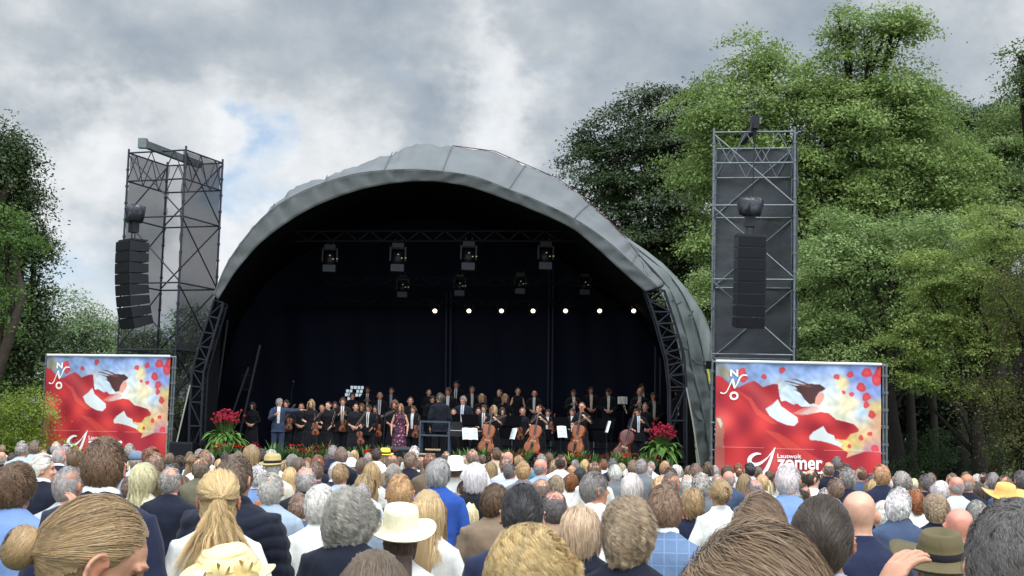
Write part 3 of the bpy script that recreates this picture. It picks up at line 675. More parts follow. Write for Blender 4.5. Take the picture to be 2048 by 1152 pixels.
mb = MB(); qc = qa.lerp(qb, .1); mb.tube(qc, Vector((qc.x, qc.y, zt-.02)), .03); mb.tube(qa.lerp(qb, .5), Vector((qa.lerp(qb, .5).x, qa.lerp(qb, .5).y, zt-.02)), .03); mb.build('hoist_post', DK, tw)
tw2a = math.radians(-10); zr = W(1428, 265, 36.0).z; Dr = W(1428, 265, 36.0); Dr.z = 0
tw2, cor2 = tower('speaker_tower', 'right speaker tower of grey scaffold tubes with dark netting across its back', Dr, tw2a, 2.15, zr, GALV, [(3, 2, .3, NETR), (2, 1, .3, NETR)])
mb = MB(); mb.box((1.05, .6, zr+.12), (.14, 2.2, .16)); mb.box((1.05, -.35, zr+.22), (.2, .22, .32)); mb.tube((1.05, -.3, zr+.1), (1.05, -.3, zr-.3), .05); mb.tube((1.05, -.3, zr-.2), (1.0, -.3, zr-1.95), .012); mb.build('hoist_beam', mat('black hoist', (18, 20, 26), .5), tw2)
# line arrays
SPK = mat('black speaker box', (17, 19, 26), .5, spec=.4, bump=.2, bscale=60); GRL = mat('speaker grille', (10, 12, 20), .8)
def line_array(label, P, rz, n, w, h, d, curve, rig):
    """P: top centre of the array"""
    r = empty('line_array_speaker', P, rz); tag(r, label, 'line array')
    z = 0.; y = 0.; ang = 0.
    for i in range(n):
        ang = curve*(i/n)**1.5; R = Matrix.Rotation(ang, 3, 'X'); c = Vector((0, y, z))+R @ Vector((0, 0, -h/2))
        mb = MB()
        f = [(-w/2, -d/2, -h*.493), (w/2, -d/2, -h*.493), (w/2, -d/2, h*.493), (-w/2, -d/2, h*.493)]; b = [(-w/2*.98, d/2, -h*.40), (w/2*.98, d/2, -h*.40), (w/2*.98, d/2, h*.40), (-w/2*.98, d/2, h*.40)]
        mb.add([c+R @ Vector(v) for v in f+b], [(0, 1, 2, 3), (5, 4, 7, 6), (1, 5, 6, 2), (4, 0, 3, 7), (3, 2, 6, 7), (4, 5, 1, 0)])
        cab = mb.build('cabinet', SPK, r)
        mb = MB(); mb.box(c+R @ Vector((0, -d/2-.012, 0)), (w*.94, .02, h*.84), M=R); mb.build('grille', GRL, cab)
        e = R @ Vector((0, 0, -h)); y += e.y; z += e.z
    mb = MB(); mb.box((0, 0, .03), (w, d*.8, .05)); mb.tube((-.1, 0, .05), (-.06, 0, .5), .02); mb.tube((.1, 0, .05), (.06, 0, .5), .02); mb.box((0, 0, .42), (.26, .2, .3)); mb.build('flying_frame', SPK, r)
    mb = MB(); rr = random.Random(4); V = []; n2 = 14
    prof = [(.12, -.25), (.30, -.22), (.33, -.05), (.33, .08), (.30, .19), (.02, .22)]
    mb.lathe(prof, 20, (0, 0, .82), 1, .8)
    me = mb.mesh('cover', True)
    for v in me.vertices: v.co += Vector((rr.uniform(-1, 1), rr.uniform(-1, 1), rr.uniform(-1, 1)))*.04
    me_obj('hoist_cover', me, mat('black plastic sheet', (34, 36, 46), .35, spec=.6, bump=1., bscale=7), r)
    return r
line_array('black line array of eight speakers hanging in the left tower, seen from the side', W(266, 484, 37.6), math.radians(-46), 8, .80, .30, .60, math.radians(20), None)
line_array('black line array hanging in the right tower, facing the viewer', W(1500, 474, 35.2), math.radians(4), 8, .76, .30, .5, math.radians(10), None)
# ---------------------------------------------------------------- banners
def inpoly(X, Y, P):
    ins = np.zeros(X.shape, bool); n = len(P)
    for i in range(n):
        x1, y1 = P[i]; x2, y2 = P[(i+1) % n]
        if y1 == y2: continue
        c = ((Y < y1) != (Y < y2)) & (X < (x2-x1)*(Y-y1)/(y2-y1)+x1); ins ^= c
    return ins
def smooth(a, k=1):
    for _ in range(k):
        b = np.pad(a, ((1, 1), (1, 1))+((0, 0),)*(a.ndim-2), mode='edge')
        a = (b[1:-1, 1:-1]*4+b[:-2, 1:-1]+b[2:, 1:-1]+b[1:-1, :-2]+b[1:-1, 2:])/8
    return a
def painting(nu, nv):
    """printed artwork of the banner as pigment colours, (0..1600, 0..1265) design units"""
    X, Y = np.meshgrid(np.linspace(143, 1595, nu), np.linspace(100, 1265, nv))
    def ns(fx, fy, ph): return np.sin(X*fx+ph+1.7*np.sin(Y*fy*.8+ph))*np.sin(Y*fy+ph*1.3+1.3*np.sin(X*fx*.7))
    img = np.zeros((nv, nu, 3)); wsum = np.full((nv, nu), 1e-3)
    for x, y, r, c in [(300, 120, 150, (96, 118, 160)), (560, 150, 180, (120, 150, 205)), (850, 150, 200, (118, 148, 205)), (1050, 130, 160, (110, 140, 205)), (880, 400, 170, (190, 208, 222)), (760, 330, 110, (195, 210, 212)), (1100, 300, 160, (190, 206, 226)),
                       (1150, 470, 170, (226, 224, 196)), (1250, 270, 60, (216, 178, 90)), (1420, 200, 130, (104, 126, 196)), (1560, 330, 110, (112, 134, 200)), (1380, 330, 80, (150, 160, 205)), (1300, 450, 90, (216, 186, 136)), (1420, 530, 60, (130, 168, 214)), (1420, 600, 120, (206, 204, 196)), (1560, 470, 80, (214, 176, 104)),
                       (1330, 780, 120, (226, 190, 96)), (1450, 720, 120, (218, 168, 104)), (1550, 700, 90, (206, 150, 120)), (1500, 820, 80, (150, 90, 120)), (1250, 620, 120, (216, 214, 186)), (1380, 870, 60, (196, 206, 186)), (200, 170, 50, (110, 96, 60)), (240, 200, 40, (170, 140, 70)), (450, 260, 80, (120, 140, 196)), (620, 290, 80, (160, 176, 206)), (700, 300, 60, (206, 190, 176)), (1580, 600, 80, (216, 150, 110))]:
        w = np.exp(-((X-x)**2+(Y-y)**2)/(r*.75)**2); img += w[..., None]*np.array(c); wsum += w
    img /= wsum[..., None]; img = img*.82+np.array((206, 206, 204))*.18; img *= (1+.07*ns(.02, .03, 1)+.06*ns(.05, .04, 3))[..., None]
    def fill(P, col, fuz=0, a=1.):
        m = inpoly(X, Y, P).astype(float); m = smooth(m, fuz)*a
        c = np.array(col, float) if not isinstance(col, np.ndarray) else col
        img[:] = img*(1-m[..., None])+c*m[..., None]
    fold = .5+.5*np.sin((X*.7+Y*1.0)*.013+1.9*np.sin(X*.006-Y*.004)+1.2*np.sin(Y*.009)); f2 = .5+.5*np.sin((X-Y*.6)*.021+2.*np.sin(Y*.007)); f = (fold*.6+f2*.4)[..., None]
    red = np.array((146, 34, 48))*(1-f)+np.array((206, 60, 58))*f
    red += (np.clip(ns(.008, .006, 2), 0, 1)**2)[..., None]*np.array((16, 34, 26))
    fill([(143, 225), (200, 235), (250, 290), (330, 330), (420, 282), (480, 262), (560, 318), (640, 290), (690, 285), (705, 390), (720, 440), (760, 432), (830, 468), (860, 455), (890, 480), (985, 484), (880, 545), (940, 552), (1060, 525), (1130, 535), (1200, 590), (1290, 610), (1350, 625), (1395, 665), (1400, 690), (1330, 715), (1290, 765), (1200, 762), (1230, 830), (1310, 880), (1290, 925), (1340, 905), (1450, 868), (1600, 866), (1600, 1270), (143, 1270)], red, 1)
    fill([(820, 545), (900, 500), (1010, 470), (1060, 500), (1000, 540), (900, 560)], (206, 150, 140), 2, .7)
    fill([(582, 508), (640, 470), (690, 420), (720, 482), (790, 530), (862, 578), (868, 620), (830, 655), (760, 645), (680, 612), (620, 570)], (206, 212, 212), 1)
    fill([(965, 742), (1000, 700), (1085, 650), (1112, 695), (1135, 715), (1180, 728), (1200, 772), (1262, 800), (1240, 830), (1150, 800), (1060, 780), (970, 772)], (210, 216, 216), 1)
    fill([(560, 690), (700, 720), (830, 800), (940, 880), (1060, 940), (1130, 1000), (900, 960), (800, 880), (700, 790)], (216, 84, 66), 2, .55)
    fill([(330, 350), (460, 420), (520, 510), (690, 640), (640, 640), (500, 560), (440, 450)], (224, 92, 70), 1, .5)
    for P_ in ([(722, 256), (800, 262), (900, 286), (898, 298), (800, 272)], [(800, 236), (850, 240), (960, 280), (950, 292), (850, 252)], [(770, 284), (860, 300), (900, 318), (880, 326), (830, 304)], [(830, 330), (880, 340), (920, 370), (900, 372)]): fill(P_, (92, 58, 54), 1, .9)
    fill([(845, 306), (900, 290), (980, 279), (1060, 284), (1110, 318), (1082, 340), (1052, 352), (1024, 400), (1014, 452), (968, 460), (925, 420), (895, 372), (862, 336)], (72, 42, 42), 1)
    fill([(840, 282), (900, 300), (960, 310), (1000, 300), (900, 286)], (130, 80, 64), 1, .7)
    fill([(1022, 398), (1060, 352), (1092, 362), (1100, 392), (1084, 430), (1050, 470), (1012, 462)], (214, 146, 128), 1)
    for x, y, r in [(725, 165, 32), (565, 225, 27), (1205, 213, 32), (1325, 190, 34), (1420, 300, 48), (1465, 385, 43), (1465, 455, 32), (1515, 538, 38), (385, 242, 42), (1470, 170, 55), (1560, 230, 60), (1590, 160, 60), (1265, 350, 20), (1335, 365, 26), (1320, 820, 20), (1545, 835, 40), (1420, 745, 26), (1500, 710, 26), (370, 190, 45)]:
        P = [(x+r*.86*(1+.16*math.sin(3*t+x))*math.cos(t), y+r*.86*(1+.16*math.cos(2*t+y))*math.sin(t)) for t in [k*PI/8 for k in range(16)]]
        fill(P, (194, 56, 64), 1, .9); fill([(a*.5+(x-4)*.5, b*.5+(y+4)*.5) for a, b in P], (222, 74, 70), 0, .6)
    fill([(143, 590), (190, 585), (215, 640), (222, 720), (214, 800), (230, 900), (225, 1100), (210, 1270), (143, 1270)], (158, 118, 96), 2, .75)
    fill([(150, 600), (185, 600), (205, 650), (190, 690)], (206, 200, 186), 1, .8)
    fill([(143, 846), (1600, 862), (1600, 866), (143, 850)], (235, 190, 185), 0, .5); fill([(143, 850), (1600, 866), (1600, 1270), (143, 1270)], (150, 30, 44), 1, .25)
    return np.clip(img, 5, 250)
def linarr(a):
    a = a/255; return np.where(a <= .04045, a/12.92, ((a+.055)/1.055)**2.4)
pm, pnt, pb = nodemat('printed banner'); at = pnt.nodes.new('ShaderNodeAttribute'); at.attribute_name = 'ink'
pnt.links.new(at.outputs['Color'], pb.inputs['Base Color']); pb.inputs['Roughness'].default_value = .5; pb.inputs['Specular IOR Level'].default_value = .25
WHT = mat('white print', (235, 235, 235), .5)
FNT = {}
def text_mesh(s, off=0.):
    cu = bpy.data.curves.new('t', 'FONT'); cu.body = s; cu.size = 1; cu.offset = off; cu.resolution_u = 4
    o = bpy.data.objects.new('t', cu); C.objects.link(o); dg = bpy.context.evaluated_depsgraph_get()
    me = bpy.data.meshes.new_from_object(o.evaluated_get(dg)); bpy.data.objects.remove(o); bpy.data.curves.remove(cu); return me
IMG = painting(300, 240)
def banner(label, TL, TR, H):
    """TL, TR top corners in the world; H height"""
    r = empty('banner', TL); tag(r, label, 'banner'); ux = TR-TL; w = ux.length; ux = ux.normalized(); nrm = ux.cross(Vector((0, 0, 1))).normalized()
    if nrm.y > 0: nrm = -nrm
    nv, nu, _ = IMG.shape; V = []
    def P(x, y, o=0.):                                # design units to banner-local
        u, v = (x-143)/1452, (y-100)/1165
        return ux*(u*w)+Vector((0, 0, -v*H))+nrm*(o+.022*math.sin(u*9+v*5)+.014*math.sin(v*14+u*3)+.012*math.sin(u*31-v*12))
    for j in range(nv):
        for i in range(nu): V.append(P(143+1452*i/(nu-1), 100+1165*j/(nv-1)))
    F = np.array([(j*nu+i, j*nu+i+1, (j+1)*nu+i+1, (j+1)*nu+i) for j in range(nv-1) for i in range(nu-1)])
    me = npmesh('printed_canvas', np.array([tuple(v) for v in V]), F, True)
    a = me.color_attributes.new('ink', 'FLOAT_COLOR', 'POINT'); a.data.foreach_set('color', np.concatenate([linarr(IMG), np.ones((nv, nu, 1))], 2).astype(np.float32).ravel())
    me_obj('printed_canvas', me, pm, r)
    def text(s, x0, y0, x1, y1, off, nm='lettering', skew=0):
        me = text_mesh(s, off); co = [v.co.copy() for v in me.vertices]; ax, bx = min(c.x for c in co), max(c.x for c in co); ay, by = min(c.y for c in co), max(c.y for c in co)
        for v, c in zip(me.vertices, co):
            t = (c.y-ay)/(by-ay); v.co = P(x0+(c.x-ax)/(bx-ax)*(x1-x0)+skew*t, y1+t*(y0-y1), .022)
        me_obj(nm, me, WHT, r)
    text('N', 266, 170, 336, 230, .03); text('O', 262, 362, 342, 438, .045)
    text('Lauswolt', 686, 900, 892, 938, .012); text('zomer', 684, 948, 1082, 1034, .022); text('concert', 684, 1036, 1100, 1110, .022)
    def ribbon(pts, ws, nm):
        Vv = []; n = len(pts)
        for i, (x, y) in enumerate(pts):
            a_, b_ = pts[max(i-1, 0)], pts[min(i+1, n-1)]; dx, dy = b_[0]-a_[0], b_[1]-a_[1]; l = math.hypot(dx, dy)
            Vv += [P(x-dy/l*ws[i], y+dx/l*ws[i], .022), P(x+dy/l*ws[i], y-dx/l*ws[i], .022)]
        me_obj(nm, mesh(nm, Vv, [(2*i, 2*i+1, 2*i+3, 2*i+2) for i in range(n-1)]), WHT, r)
    ribbon(resamp([(182, 372), (208, 382), (235, 368), (258, 320), (288, 250)], 4), [5, 6, 6, 5, 5, 5, 5, 5, 5, 5, 5, 5, 5, 5, 5, 5, 4], 'script_letter')
    ribbon(resamp([(288, 250), (296, 290), (306, 335)], 4), [5, 8, 9, 10, 11, 11, 10, 8, 6], 'script_letter')
    ribbon(resamp([(306, 335), (330, 290), (352, 240), (380, 216), (418, 220)], 4), [4, 5, 5, 5, 6, 6, 7, 7, 7, 7, 7, 7, 7, 6, 6, 5, 3], 'script_letter')
    pts = resamp([(545, 905), (500, 905), (455, 935), (445, 975), (480, 1000), (540, 985), (600, 935), (640, 885), (668, 842)], 4)
    ribbon(pts, [3+15*math.sin(PI*min(1, (i+1)/26)) if i < 26 else max(1, 6*(1-(i-26)/7)) for i in range(len(pts))], 'swoosh_logo')
    pts = resamp([(668, 842), (650, 890), (628, 950), (600, 1020), (560, 1090)], 4)
    ribbon(pts, [1+18*(i/len(pts))**.7 for i in range(len(pts))], 'swoosh_logo')
    # hem rod and the scaffold frame it is tied to
    mb = MB(); mb.tube(P(143, 96, .03), P(1595, 96, .03), .035, 8); mb.build('top_rod', mat('white rod', (214, 216, 220), .5), r)
    mb = MB()
    for x in (118, 1622, 1650):
        b_ = P(x, 100, -.1); mb.tube((b_.x, b_.y, H*.02), (b_.x, b_.y, -TL.z), .03, 8)
        for q in range(8): mb.tube((b_.x, b_.y, -.2-q*.42), (b_.x, b_.y, -.27-q*.42), .05, 8)
    for v in (100, 640, 880): mb.tube(P(110, v, -.1), P(1660, v, -.1), .026, 6)
    mb.tube(P(118, 880, -.1), P(118, 880, -.1)+Vector((0, 1.2, -TL.z*.1)), .026, 6)
    mb.build('frame', GALV, r)
    for c_, d_ in ((P(95, 130, -.14), (.18, .1, H*.06)), (P(1640, 150, -.14), (.22, .1, H*.07)), (P(128, 560, -.2), (.08, .03, H*.8)), (P(1612, 560, -.2), (.08, .03, H*.8))): mb = MB(); mb.box(c_, d_); mb.build('black_flap', BLK, r)
    return r
banner('left red and blue painted banner with white lettering, beneath the left speaker tower', W(95, 711, 37.0), W(341, 713.5, 37.2), 230/FP*37.2)
banner('right red and blue painted banner with white lettering, beneath the right speaker tower', W(1432, 723, 33.0), W(1762, 730, 33.0), 263/FP*33)
# ---------------------------------------------------------------- people: bodies, clothes, hair
HR = np.array([.077, .099, .118]); HC = Vector((0, .012, 1.603))
HEAD = [(-.118, .020, .070, .020), (-.108, .036, .084, -.008), (-.09, .050, .089, -.035), (-.07, .058, .089, -.06), (-.045, .064, .086, -.078), (-.02, .069, .084, -.09), (.0, .072, .081, -.097),
        (.02, .0745, .086, -.1), (.04, .076, .088, -.1), (.06, .074, .082, -.097), (.08, .065, .066, -.080), (.097, .050, .046, -.058), (.108, .033, .028, -.036), (.115, .012, .006, -.016)]
def ring(c, rx, ry, n=20, M=None, e=2.2):
    out = []
    for k in range(n):
        a = 2*PI*k/n; ca, sa = math.cos(a), math.sin(a)
        v = Vector((rx*math.copysign(abs(ca)**(2/e), ca), ry*math.copysign(abs(sa)**(2/e), sa), 0))
        out.append(Vector(c)+((M @ v) if M is not None else v))
    return out
def headM(yaw, pitch): return Matrix.Rotation(-math.radians(yaw), 3, 'Z') @ Matrix.Rotation(math.radians(pitch), 3, 'X')
def add_head(mb, yaw, pitch, fine=True):
    H = headM(yaw, pitch)
    mb.rings([[HC+H @ p for p in ring((0, (f+b)/2, z), w, (f-b)/2, 20)] for z, w, f, b in HEAD])
    L_ = lambda x, y, z: HC+H @ Vector((x, y, z))
    mb.path([L_(0, .082, .022), L_(0, .094, .002), L_(0, .108, -.022), L_(0, .098, -.034)], [.006, .009, .013, .009], 8)
    for s in (-1, 1):
        mb.ellip(L_(s*.084, -.006, -.008), (.006, .021, .032), H @ Matrix.Rotation(s*math.radians(30), 3, 'Z') @ Matrix.Rotation(math.radians(-12), 3, 'X'), 10, 8)
        EM = Matrix.Rotation(s*math.radians(30), 3, 'Z') @ Matrix.Rotation(math.radians(-12), 3, 'X')
        mb.path([L_(*(Vector((s*.0855, -.006, -.008))+EM @ Vector((s*.006, .021*math.cos(t)*(1 if math.sin(t) > -.2 else .7), .034*math.sin(t))))) for t in [2*PI*q/16 for q in range(1, 16)]], .0052, 6)
        mb.ellip(L_(s*.012, .098, -.03), (.008, .009, .007), H, 8, 6)
        mb.path([L_(s*.055, .073, .022), L_(s*.03, .088, .030), L_(s*.008, .09, .024)], [.007, .009, .006], 6)
        mb.ellip(L_(s*.036, .068, -.03), (.024, .02, .022), H, 8, 6)
    mb.ellip(L_(0, .086, -.058), (.024, .013, .007), H, 8, 6); mb.ellip(L_(0, .085, -.070), (.021, .013, .008), H, 8, 6)
    mb.ellip(L_(0, .078, -.1), (.022, .014, .014), H, 8, 6)
def add_hand(mb, w, d, n, s, curl=.5, sc=1.):
    """palm, four separate fingers of different length and a thumb from the side of the palm. w wrist, d direction, n palm normal, s +1 thumb on the x side"""
    w = Vector(w); d = Vector(d).normalized(); n = Vector(n); n = (n-d*n.dot(d)).normalized(); x = d.cross(n)*s
    R = [[w+d*(t*sc)+(x*math.cos(a)*hw+n*math.sin(a)*ht)*sc for a in [2*PI*k/12 for k in range(12)]] for t, hw, ht in ((-.02, .026, .02), (.01, .03, .018), (.04, .040, .017), (.075, .044, .015), (.092, .040, .011))]
    mb.rings(R)
    for i, (o, L_) in enumerate(((.033, .072), (.012, .080), (-.010, .075), (-.031, .060))):
        p = w+(d*.085+x*o)*sc; a = curl*.5+i*.06; pts = [p-d*.012*sc, p]; dd = (d+x*(o*3.2)).normalized(); k = (.45, .32, .23)
        for j in range(3):
            v = dd*math.cos(a)+n*math.sin(a); pts.append(pts[-1]+v*L_*k[j]*sc); a += curl*.75
        mb.path(pts, [.0095*sc, .0095*sc, .0088*sc, .008*sc, .0066*sc], 8)
    p = w+(d*.022+x*.028)*sc; pts = [p]; v = (d*.62+x*.7+n*.25).normalized()
    pts.append(pts[-1]+v*.036*sc); v = (d*.85+x*.35+n*.35).normalized(); pts.append(pts[-1]+v*.030*sc); pts.append(pts[-1]+(v+d*.2).normalized()*.024*sc)
    mb.path(pts, [.013*sc, .0115*sc, .0098*sc, .008*sc], 8)
# arm poses: right elbow, wrist, hand direction, palm normal; left the same
def mir(v): return (-v[0], v[1], v[2])
ARM = {
 'clap': [((.25, .02, 1.10), (.07, .24, 1.24), (-.2, .7, .7), (-1, 0, 0)), None],
 'claphigh': [((.26, .12, 1.16), (.10, .30, 1.43), (-.05, .25, 1), (-1, 0, 0)), None],
 'down': [((.25, -.03, 1.10), (.24, .05, .86), (0, .1, -1), (-1, 0, 0)), None],
 'front': [((.25, -.01, 1.10), (.10, .20, 1.02), (-.8, .5, -.3), (0, -1, 0)), ((-.25, -.01, 1.10), (-.10, .18, .99), (.8, .5, -.3), (0, -1, 0))],
 'violin': [((.26, -.02, 1.12), (.16, .22, 1.10), (-.5, .7, -.1), (0, 0, -1)), ((-.25, .0, 1.10), (-.16, .22, .96), (.3, .6, -.6), (1, 0, 0))],
 'cello': [((.27, .02, 1.14), (.20, .27, 1.08), (-.6, .6, -.2), (0, 0, -1)), ((-.26, .06, 1.16), (-.12, .26, 1.30), (.4, .5, .5), (1, 0, 0))],
 'point': [((.24, .10, 1.12), (.06, .28, 1.26), (-.5, .5, .5), (-1, 0, 0)), ((-.42, .12, 1.36), (-.66, .20, 1.40), (-1, .2, .1), (0, 0, -1))],
 'raiseleft': [((.26, .12, 1.16), (.10, .28, 1.36), (-.3, .25, 1), (-1, 0, 0)), ((-.30, .10, 1.22), (-.20, .25, 1.505), (.5, .2, .8), (1, .3, 0))],
 'raise': [((.30, .10, 1.20), (.22, .28, 1.44), (-.2, .2, 1), (-1, .2, 0)), ((-.25, .02, 1.10), (-.07, .24, 1.24), (.2, .7, .7), (1, 0, 0))],
}
def arms(pose):
    a = ARM[pose]; r = a[0]; l = a[1] or tuple(mir(v) for v in r); return r, l
TM = [(.80, .165, .11, 0), (.92, .168, .115, 0), (1.03, .148, .10, 0), (1.18, .16, .112, 0), (1.30, .180, .118, -.005), (1.375, .190, .105, -.01), (1.42, .168, .088, -.012), (1.452, .128, .074, -.014), (1.478, .080, .066, -.008), (1.51, .056, .058, .0), (1.56, .056, .060, .004), (1.60, .05, .06, .006)]
TF = [(.80, .170, .115, 0), (.92, .175, .118, 0), (1.05, .130, .092, 0), (1.18, .145, .105, .006), (1.28, .158, .122, .01), (1.36, .165, .098, -.002), (1.41, .148, .08, -.01), (1.444, .11, .066, -.012), (1.472, .066, .055, -.006), (1.51, .047, .049, .002), (1.56, .047, .052, .006), (1.60, .045, .055, .008)]
BODY = {}
def mirror_ok(): pass
def body_mesh(g, yaw, pitch, pose, vox):
    key = ('b', g, yaw, pitch, pose, vox)
    if key in BODY: return BODY[key]
    mb = MB(); T = TM if g == 'm' else TF; H = headM(yaw, pitch)
    nb = HC+H @ Vector((0, -.02, -.03)); R = []
    for z, rx, ry, y in T:
        c = Vector((0, y, z))
        if z > 1.5: t = (z-1.5)/.1; c = c.lerp(nb, t)
        R.append(ring(c, rx, ry, 20))
    mb.rings(R); add_head(mb, yaw, pitch)
    k = 1 if g == 'm' else .86
    for s, (e, w, d, n) in zip((1, -1), arms(pose)):
        sh = Vector((s*.172*k+s*.005, -.01, 1.368)); e = Vector(e); w = Vector(w)
        mb.path([sh-Vector((s*.06, 0, .01)), sh, sh.lerp(e, .5), e, e.lerp(w, .35), w], [.05*k, .056*k, .047*k, .04*k, .041*k, .027*k], 10)
        add_hand(mb, w, d, n, -1 if s > 0 else 1, .5)
    for s in (-1, 1):
        mb.path([(s*.085, 0, .88), (s*.095, 0, .70), (s*.10, .01, .50), (s*.10, -.01, .36), (s*.10, -.01, .10), (s*.10, 0, .06)], [.085, .078, .055, .054, .035, .04], 10)
        mb.path([(s*.10, -.05, .045), (s*.105, .05, .045), (s*.115, .17, .035)], [.04, .042, .03], 8)
    me = remesh(mb, vox, 2)
    # pigment: lips, brows, eyes, reddish ears
    n = len(me.vertices); co = np.empty(n*3, np.float32); me.vertices.foreach_get('co', co); co = co.reshape(-1, 3)
    loc = (co-np.array(HC)) @ np.array(H); t = np.ones((n, 4), np.float32)
    def m(c, r, col, pw=2):
        d = (((loc-np.array(c))/np.array(r))**2).sum(1); w = np.clip(1.6-d, 0, 1)[:, None]; t[:, :3] = t[:, :3]*(1-w)+np.array(col)*w
    for s in (-1, 1):
        m((s*.031, .078, .006), (.012, .02, .0065), (.16, .12, .11)); m((s*.034, .08, .028), (.018, .02, .005), (.42, .34, .3)); m((s*.082, 0, -.008), (.02, .025, .04), (1., .84, .80))
        m((s*.04, .08, -.035), (.02, .02, .02), (1., .80, .76))
    m((0, .095, -.064), (.024, .025, .010), (.82, .42, .42))
    a = me.color_attributes.new('tint', 'FLOAT_COLOR', 'POINT'); a.data.foreach_set('color', t.ravel())
    me.materials.append(SKIN); me.name = 'person_body'; BODY[key] = me; return me
def torso_front(g, z, off):
    T = TM if g == 'm' else TF
    for i in range(len(T)-1):
        if T[i][0] <= z <= T[i+1][0]:
            t = (z-T[i][0])/(T[i+1][0]-T[i][0]); return (T[i][2]+off)*(1-t)+(T[i+1][2]+off)*t+T[i][3]
    return .1
def top_mesh(g, pose, vox, kind='jacket', sleeve=.95):
    key = ('t', g, pose, vox, kind, sleeve)
    if key in BODY: return BODY[key]
    mb = MB(); T = TM if g == 'm' else TF; off = {'jacket': .028, 'puffer': .045, 'shirt': .014, 'dress': .012}[kind]; R = []
    for z, rx, ry, y in T:
        if z > 1.48: break
        o = off*(1 if z < 1.44 else .5); R.append(ring((0, y, z), rx+o+(.012 if z > 1.2 and kind != 'dress' else 0), ry+o, 20))
    if kind == 'dress': R = [ring((0, 0, z), rx, ry, 20) for z, rx, ry in ((.22, .25, .21), (.5, .225, .19), (.75, .2, .155))]+R
    elif kind == 'shirt': R = R+[ring((0, -.005, 1.497), .072 if g == 'm' else .066, .068 if g == 'm' else .062, 20)]
    else: R = [ring((0, -.004, .74), .185+off, .13+off, 20)]+R+[ring((0, -.006, 1.503), .072, .070, 20)]
    mb.rings(R); k = 1 if g == 'm' else .86
    for s, (e, w, d, n) in zip((1, -1), arms(pose)):
        sh = Vector((s*.168*k+s*.006, -.01, 1.366)); e = Vector(e); w = Vector(w); o = off*.9
        end = e.lerp(w, (sleeve-.5)*2) if sleeve > .5 else sh.lerp(e, sleeve*2)
        pts = [sh-Vector((s*.07, 0, .01)), sh, sh.lerp(e, .45)]; rs = [.056*k+o, .055*k+o, .050*k+o]
        if sleeve > .5: pts += [e, e.lerp(end, .5), end]; rs += [.045*k+o, .043*k+o, .034*k+o*.8]
        else: pts += [end]; rs += [.05*k+o]
        if kind == 'dress' and sleeve < .12: continue
        mb.path(pts, rs, 12)
    if kind == 'shirt': mb.path([Vector((math.cos(t)*.066, math.sin(t)*.064-.004, 1.498-.012*math.sin(t))) for t in [2*PI*q/18 for q in range(19)]], .007, 6)
    if kind in ('jacket', 'puffer'):                 # turned collar, higher at the nape
        n = 16; P = [Vector((.071*math.cos(a), .071*math.sin(a)-.004, 1.487-.022*math.sin(a))) for a in [PI*(-.32)-2*PI*(q/n)*.68+PI*.0 for q in range(n)]]
        P = [Vector((math.cos(t)*.070, math.sin(t)*.068-.004, 1.49-.026*(math.sin(t)+.3))) for t in [math.radians(x) for x in np.linspace(115, 425, n)]]
        mb.path(P, .013 if kind == 'jacket' else .026, 8)
    me = remesh(mb, vox, 2)
    if kind == 'puffer':
        for v in me.vertices: v.co += v.normal*.010*abs(math.sin(v.co.z*48+math.sin(v.co.x*20)))
    nv_ = len(me.vertices); co = np.empty(nv_*3, np.float32); me.vertices.foreach_get('co', co); co = co.reshape(-1, 3); no = np.empty(nv_*3, np.float32); me.vertices.foreach_get('normal', no); no = no.reshape(-1, 3)
    x, y, z = co.T; am = (np.abs(x) > .17)*1.; w_ = np.sin(z*26+x*14+2*np.sin(x*9+z*5))*.5+np.sin(z*41-x*30+1.5*np.sin(z*12))*.3+np.sin(x*23+z*9+y*20)*.35
    co += no*(w_*(.0035+.0035*am+.002*(z < 1.1)))[:, None]; me.vertices.foreach_set('co', co.ravel()); me.update()
    me.name = kind; me.materials.append(CLOTH); BODY[key] = me; return me
def legs_mesh(vox=.02):
    if 'legs' in BODY: return BODY['legs']
    mb = MB(); mb.rings([ring((0, 0, .95), .17, .12), ring((0, 0, .85), .19, .135), ring((0, 0, .78), .19, .13)])
    for s in (-1, 1): mb.path([(s*.085, 0, .86), (s*.098, 0, .68), (s*.105, .005, .45), (s*.105, 0, .09)], [.105, .098, .08, .075], 12)
    me = remesh(mb, vox, 1); me.name = 'trousers'; me.materials.append(CLOTH); BODY['legs'] = me; return me
def shoes_mesh():
    if 'shoes' in BODY: return BODY['shoes']
    mb = MB()
    for s in (-1, 1): mb.path([(s*.10, -.075, .05), (s*.102, -.04, .052), (s*.108, .06, .05), (s*.118, .2, .035), (s*.119, .215, .03)], [.03, .048, .05, .042, .02], 10)
    me = mb.mesh('shoes', True); me.materials.append(mat('black leather', (22, 20, 20), .4)); BODY['shoes'] = me; return me
def collar_mesh(g):
    key = ('collar', g)
    if key in BODY: return BODY[key]
    k = 1.12 if g == 'm' else 1.; mb = MB(); n = 22; V = []
    for q in range(n):
        t = math.radians(np.linspace(112, 428, n)[q]); s_ = math.sin(t); zt = 1.518-.020*s_
        for r, z in ((.058*k, zt-.05), (.0585*k, zt), (.066*k, zt-.004), (.070*k, zt-.034)): V.append((math.cos(t)*r, math.sin(t)*r*1.0-.001, z))
    mb.add(V, [(q*4+j, q*4+j+1, q*4+4+j+1, q*4+4+j) for q in range(n-1) for j in range(3)])
    me = mb.mesh('shirt_collar', True); me.materials.append(CLOTH); BODY[key] = me; return me
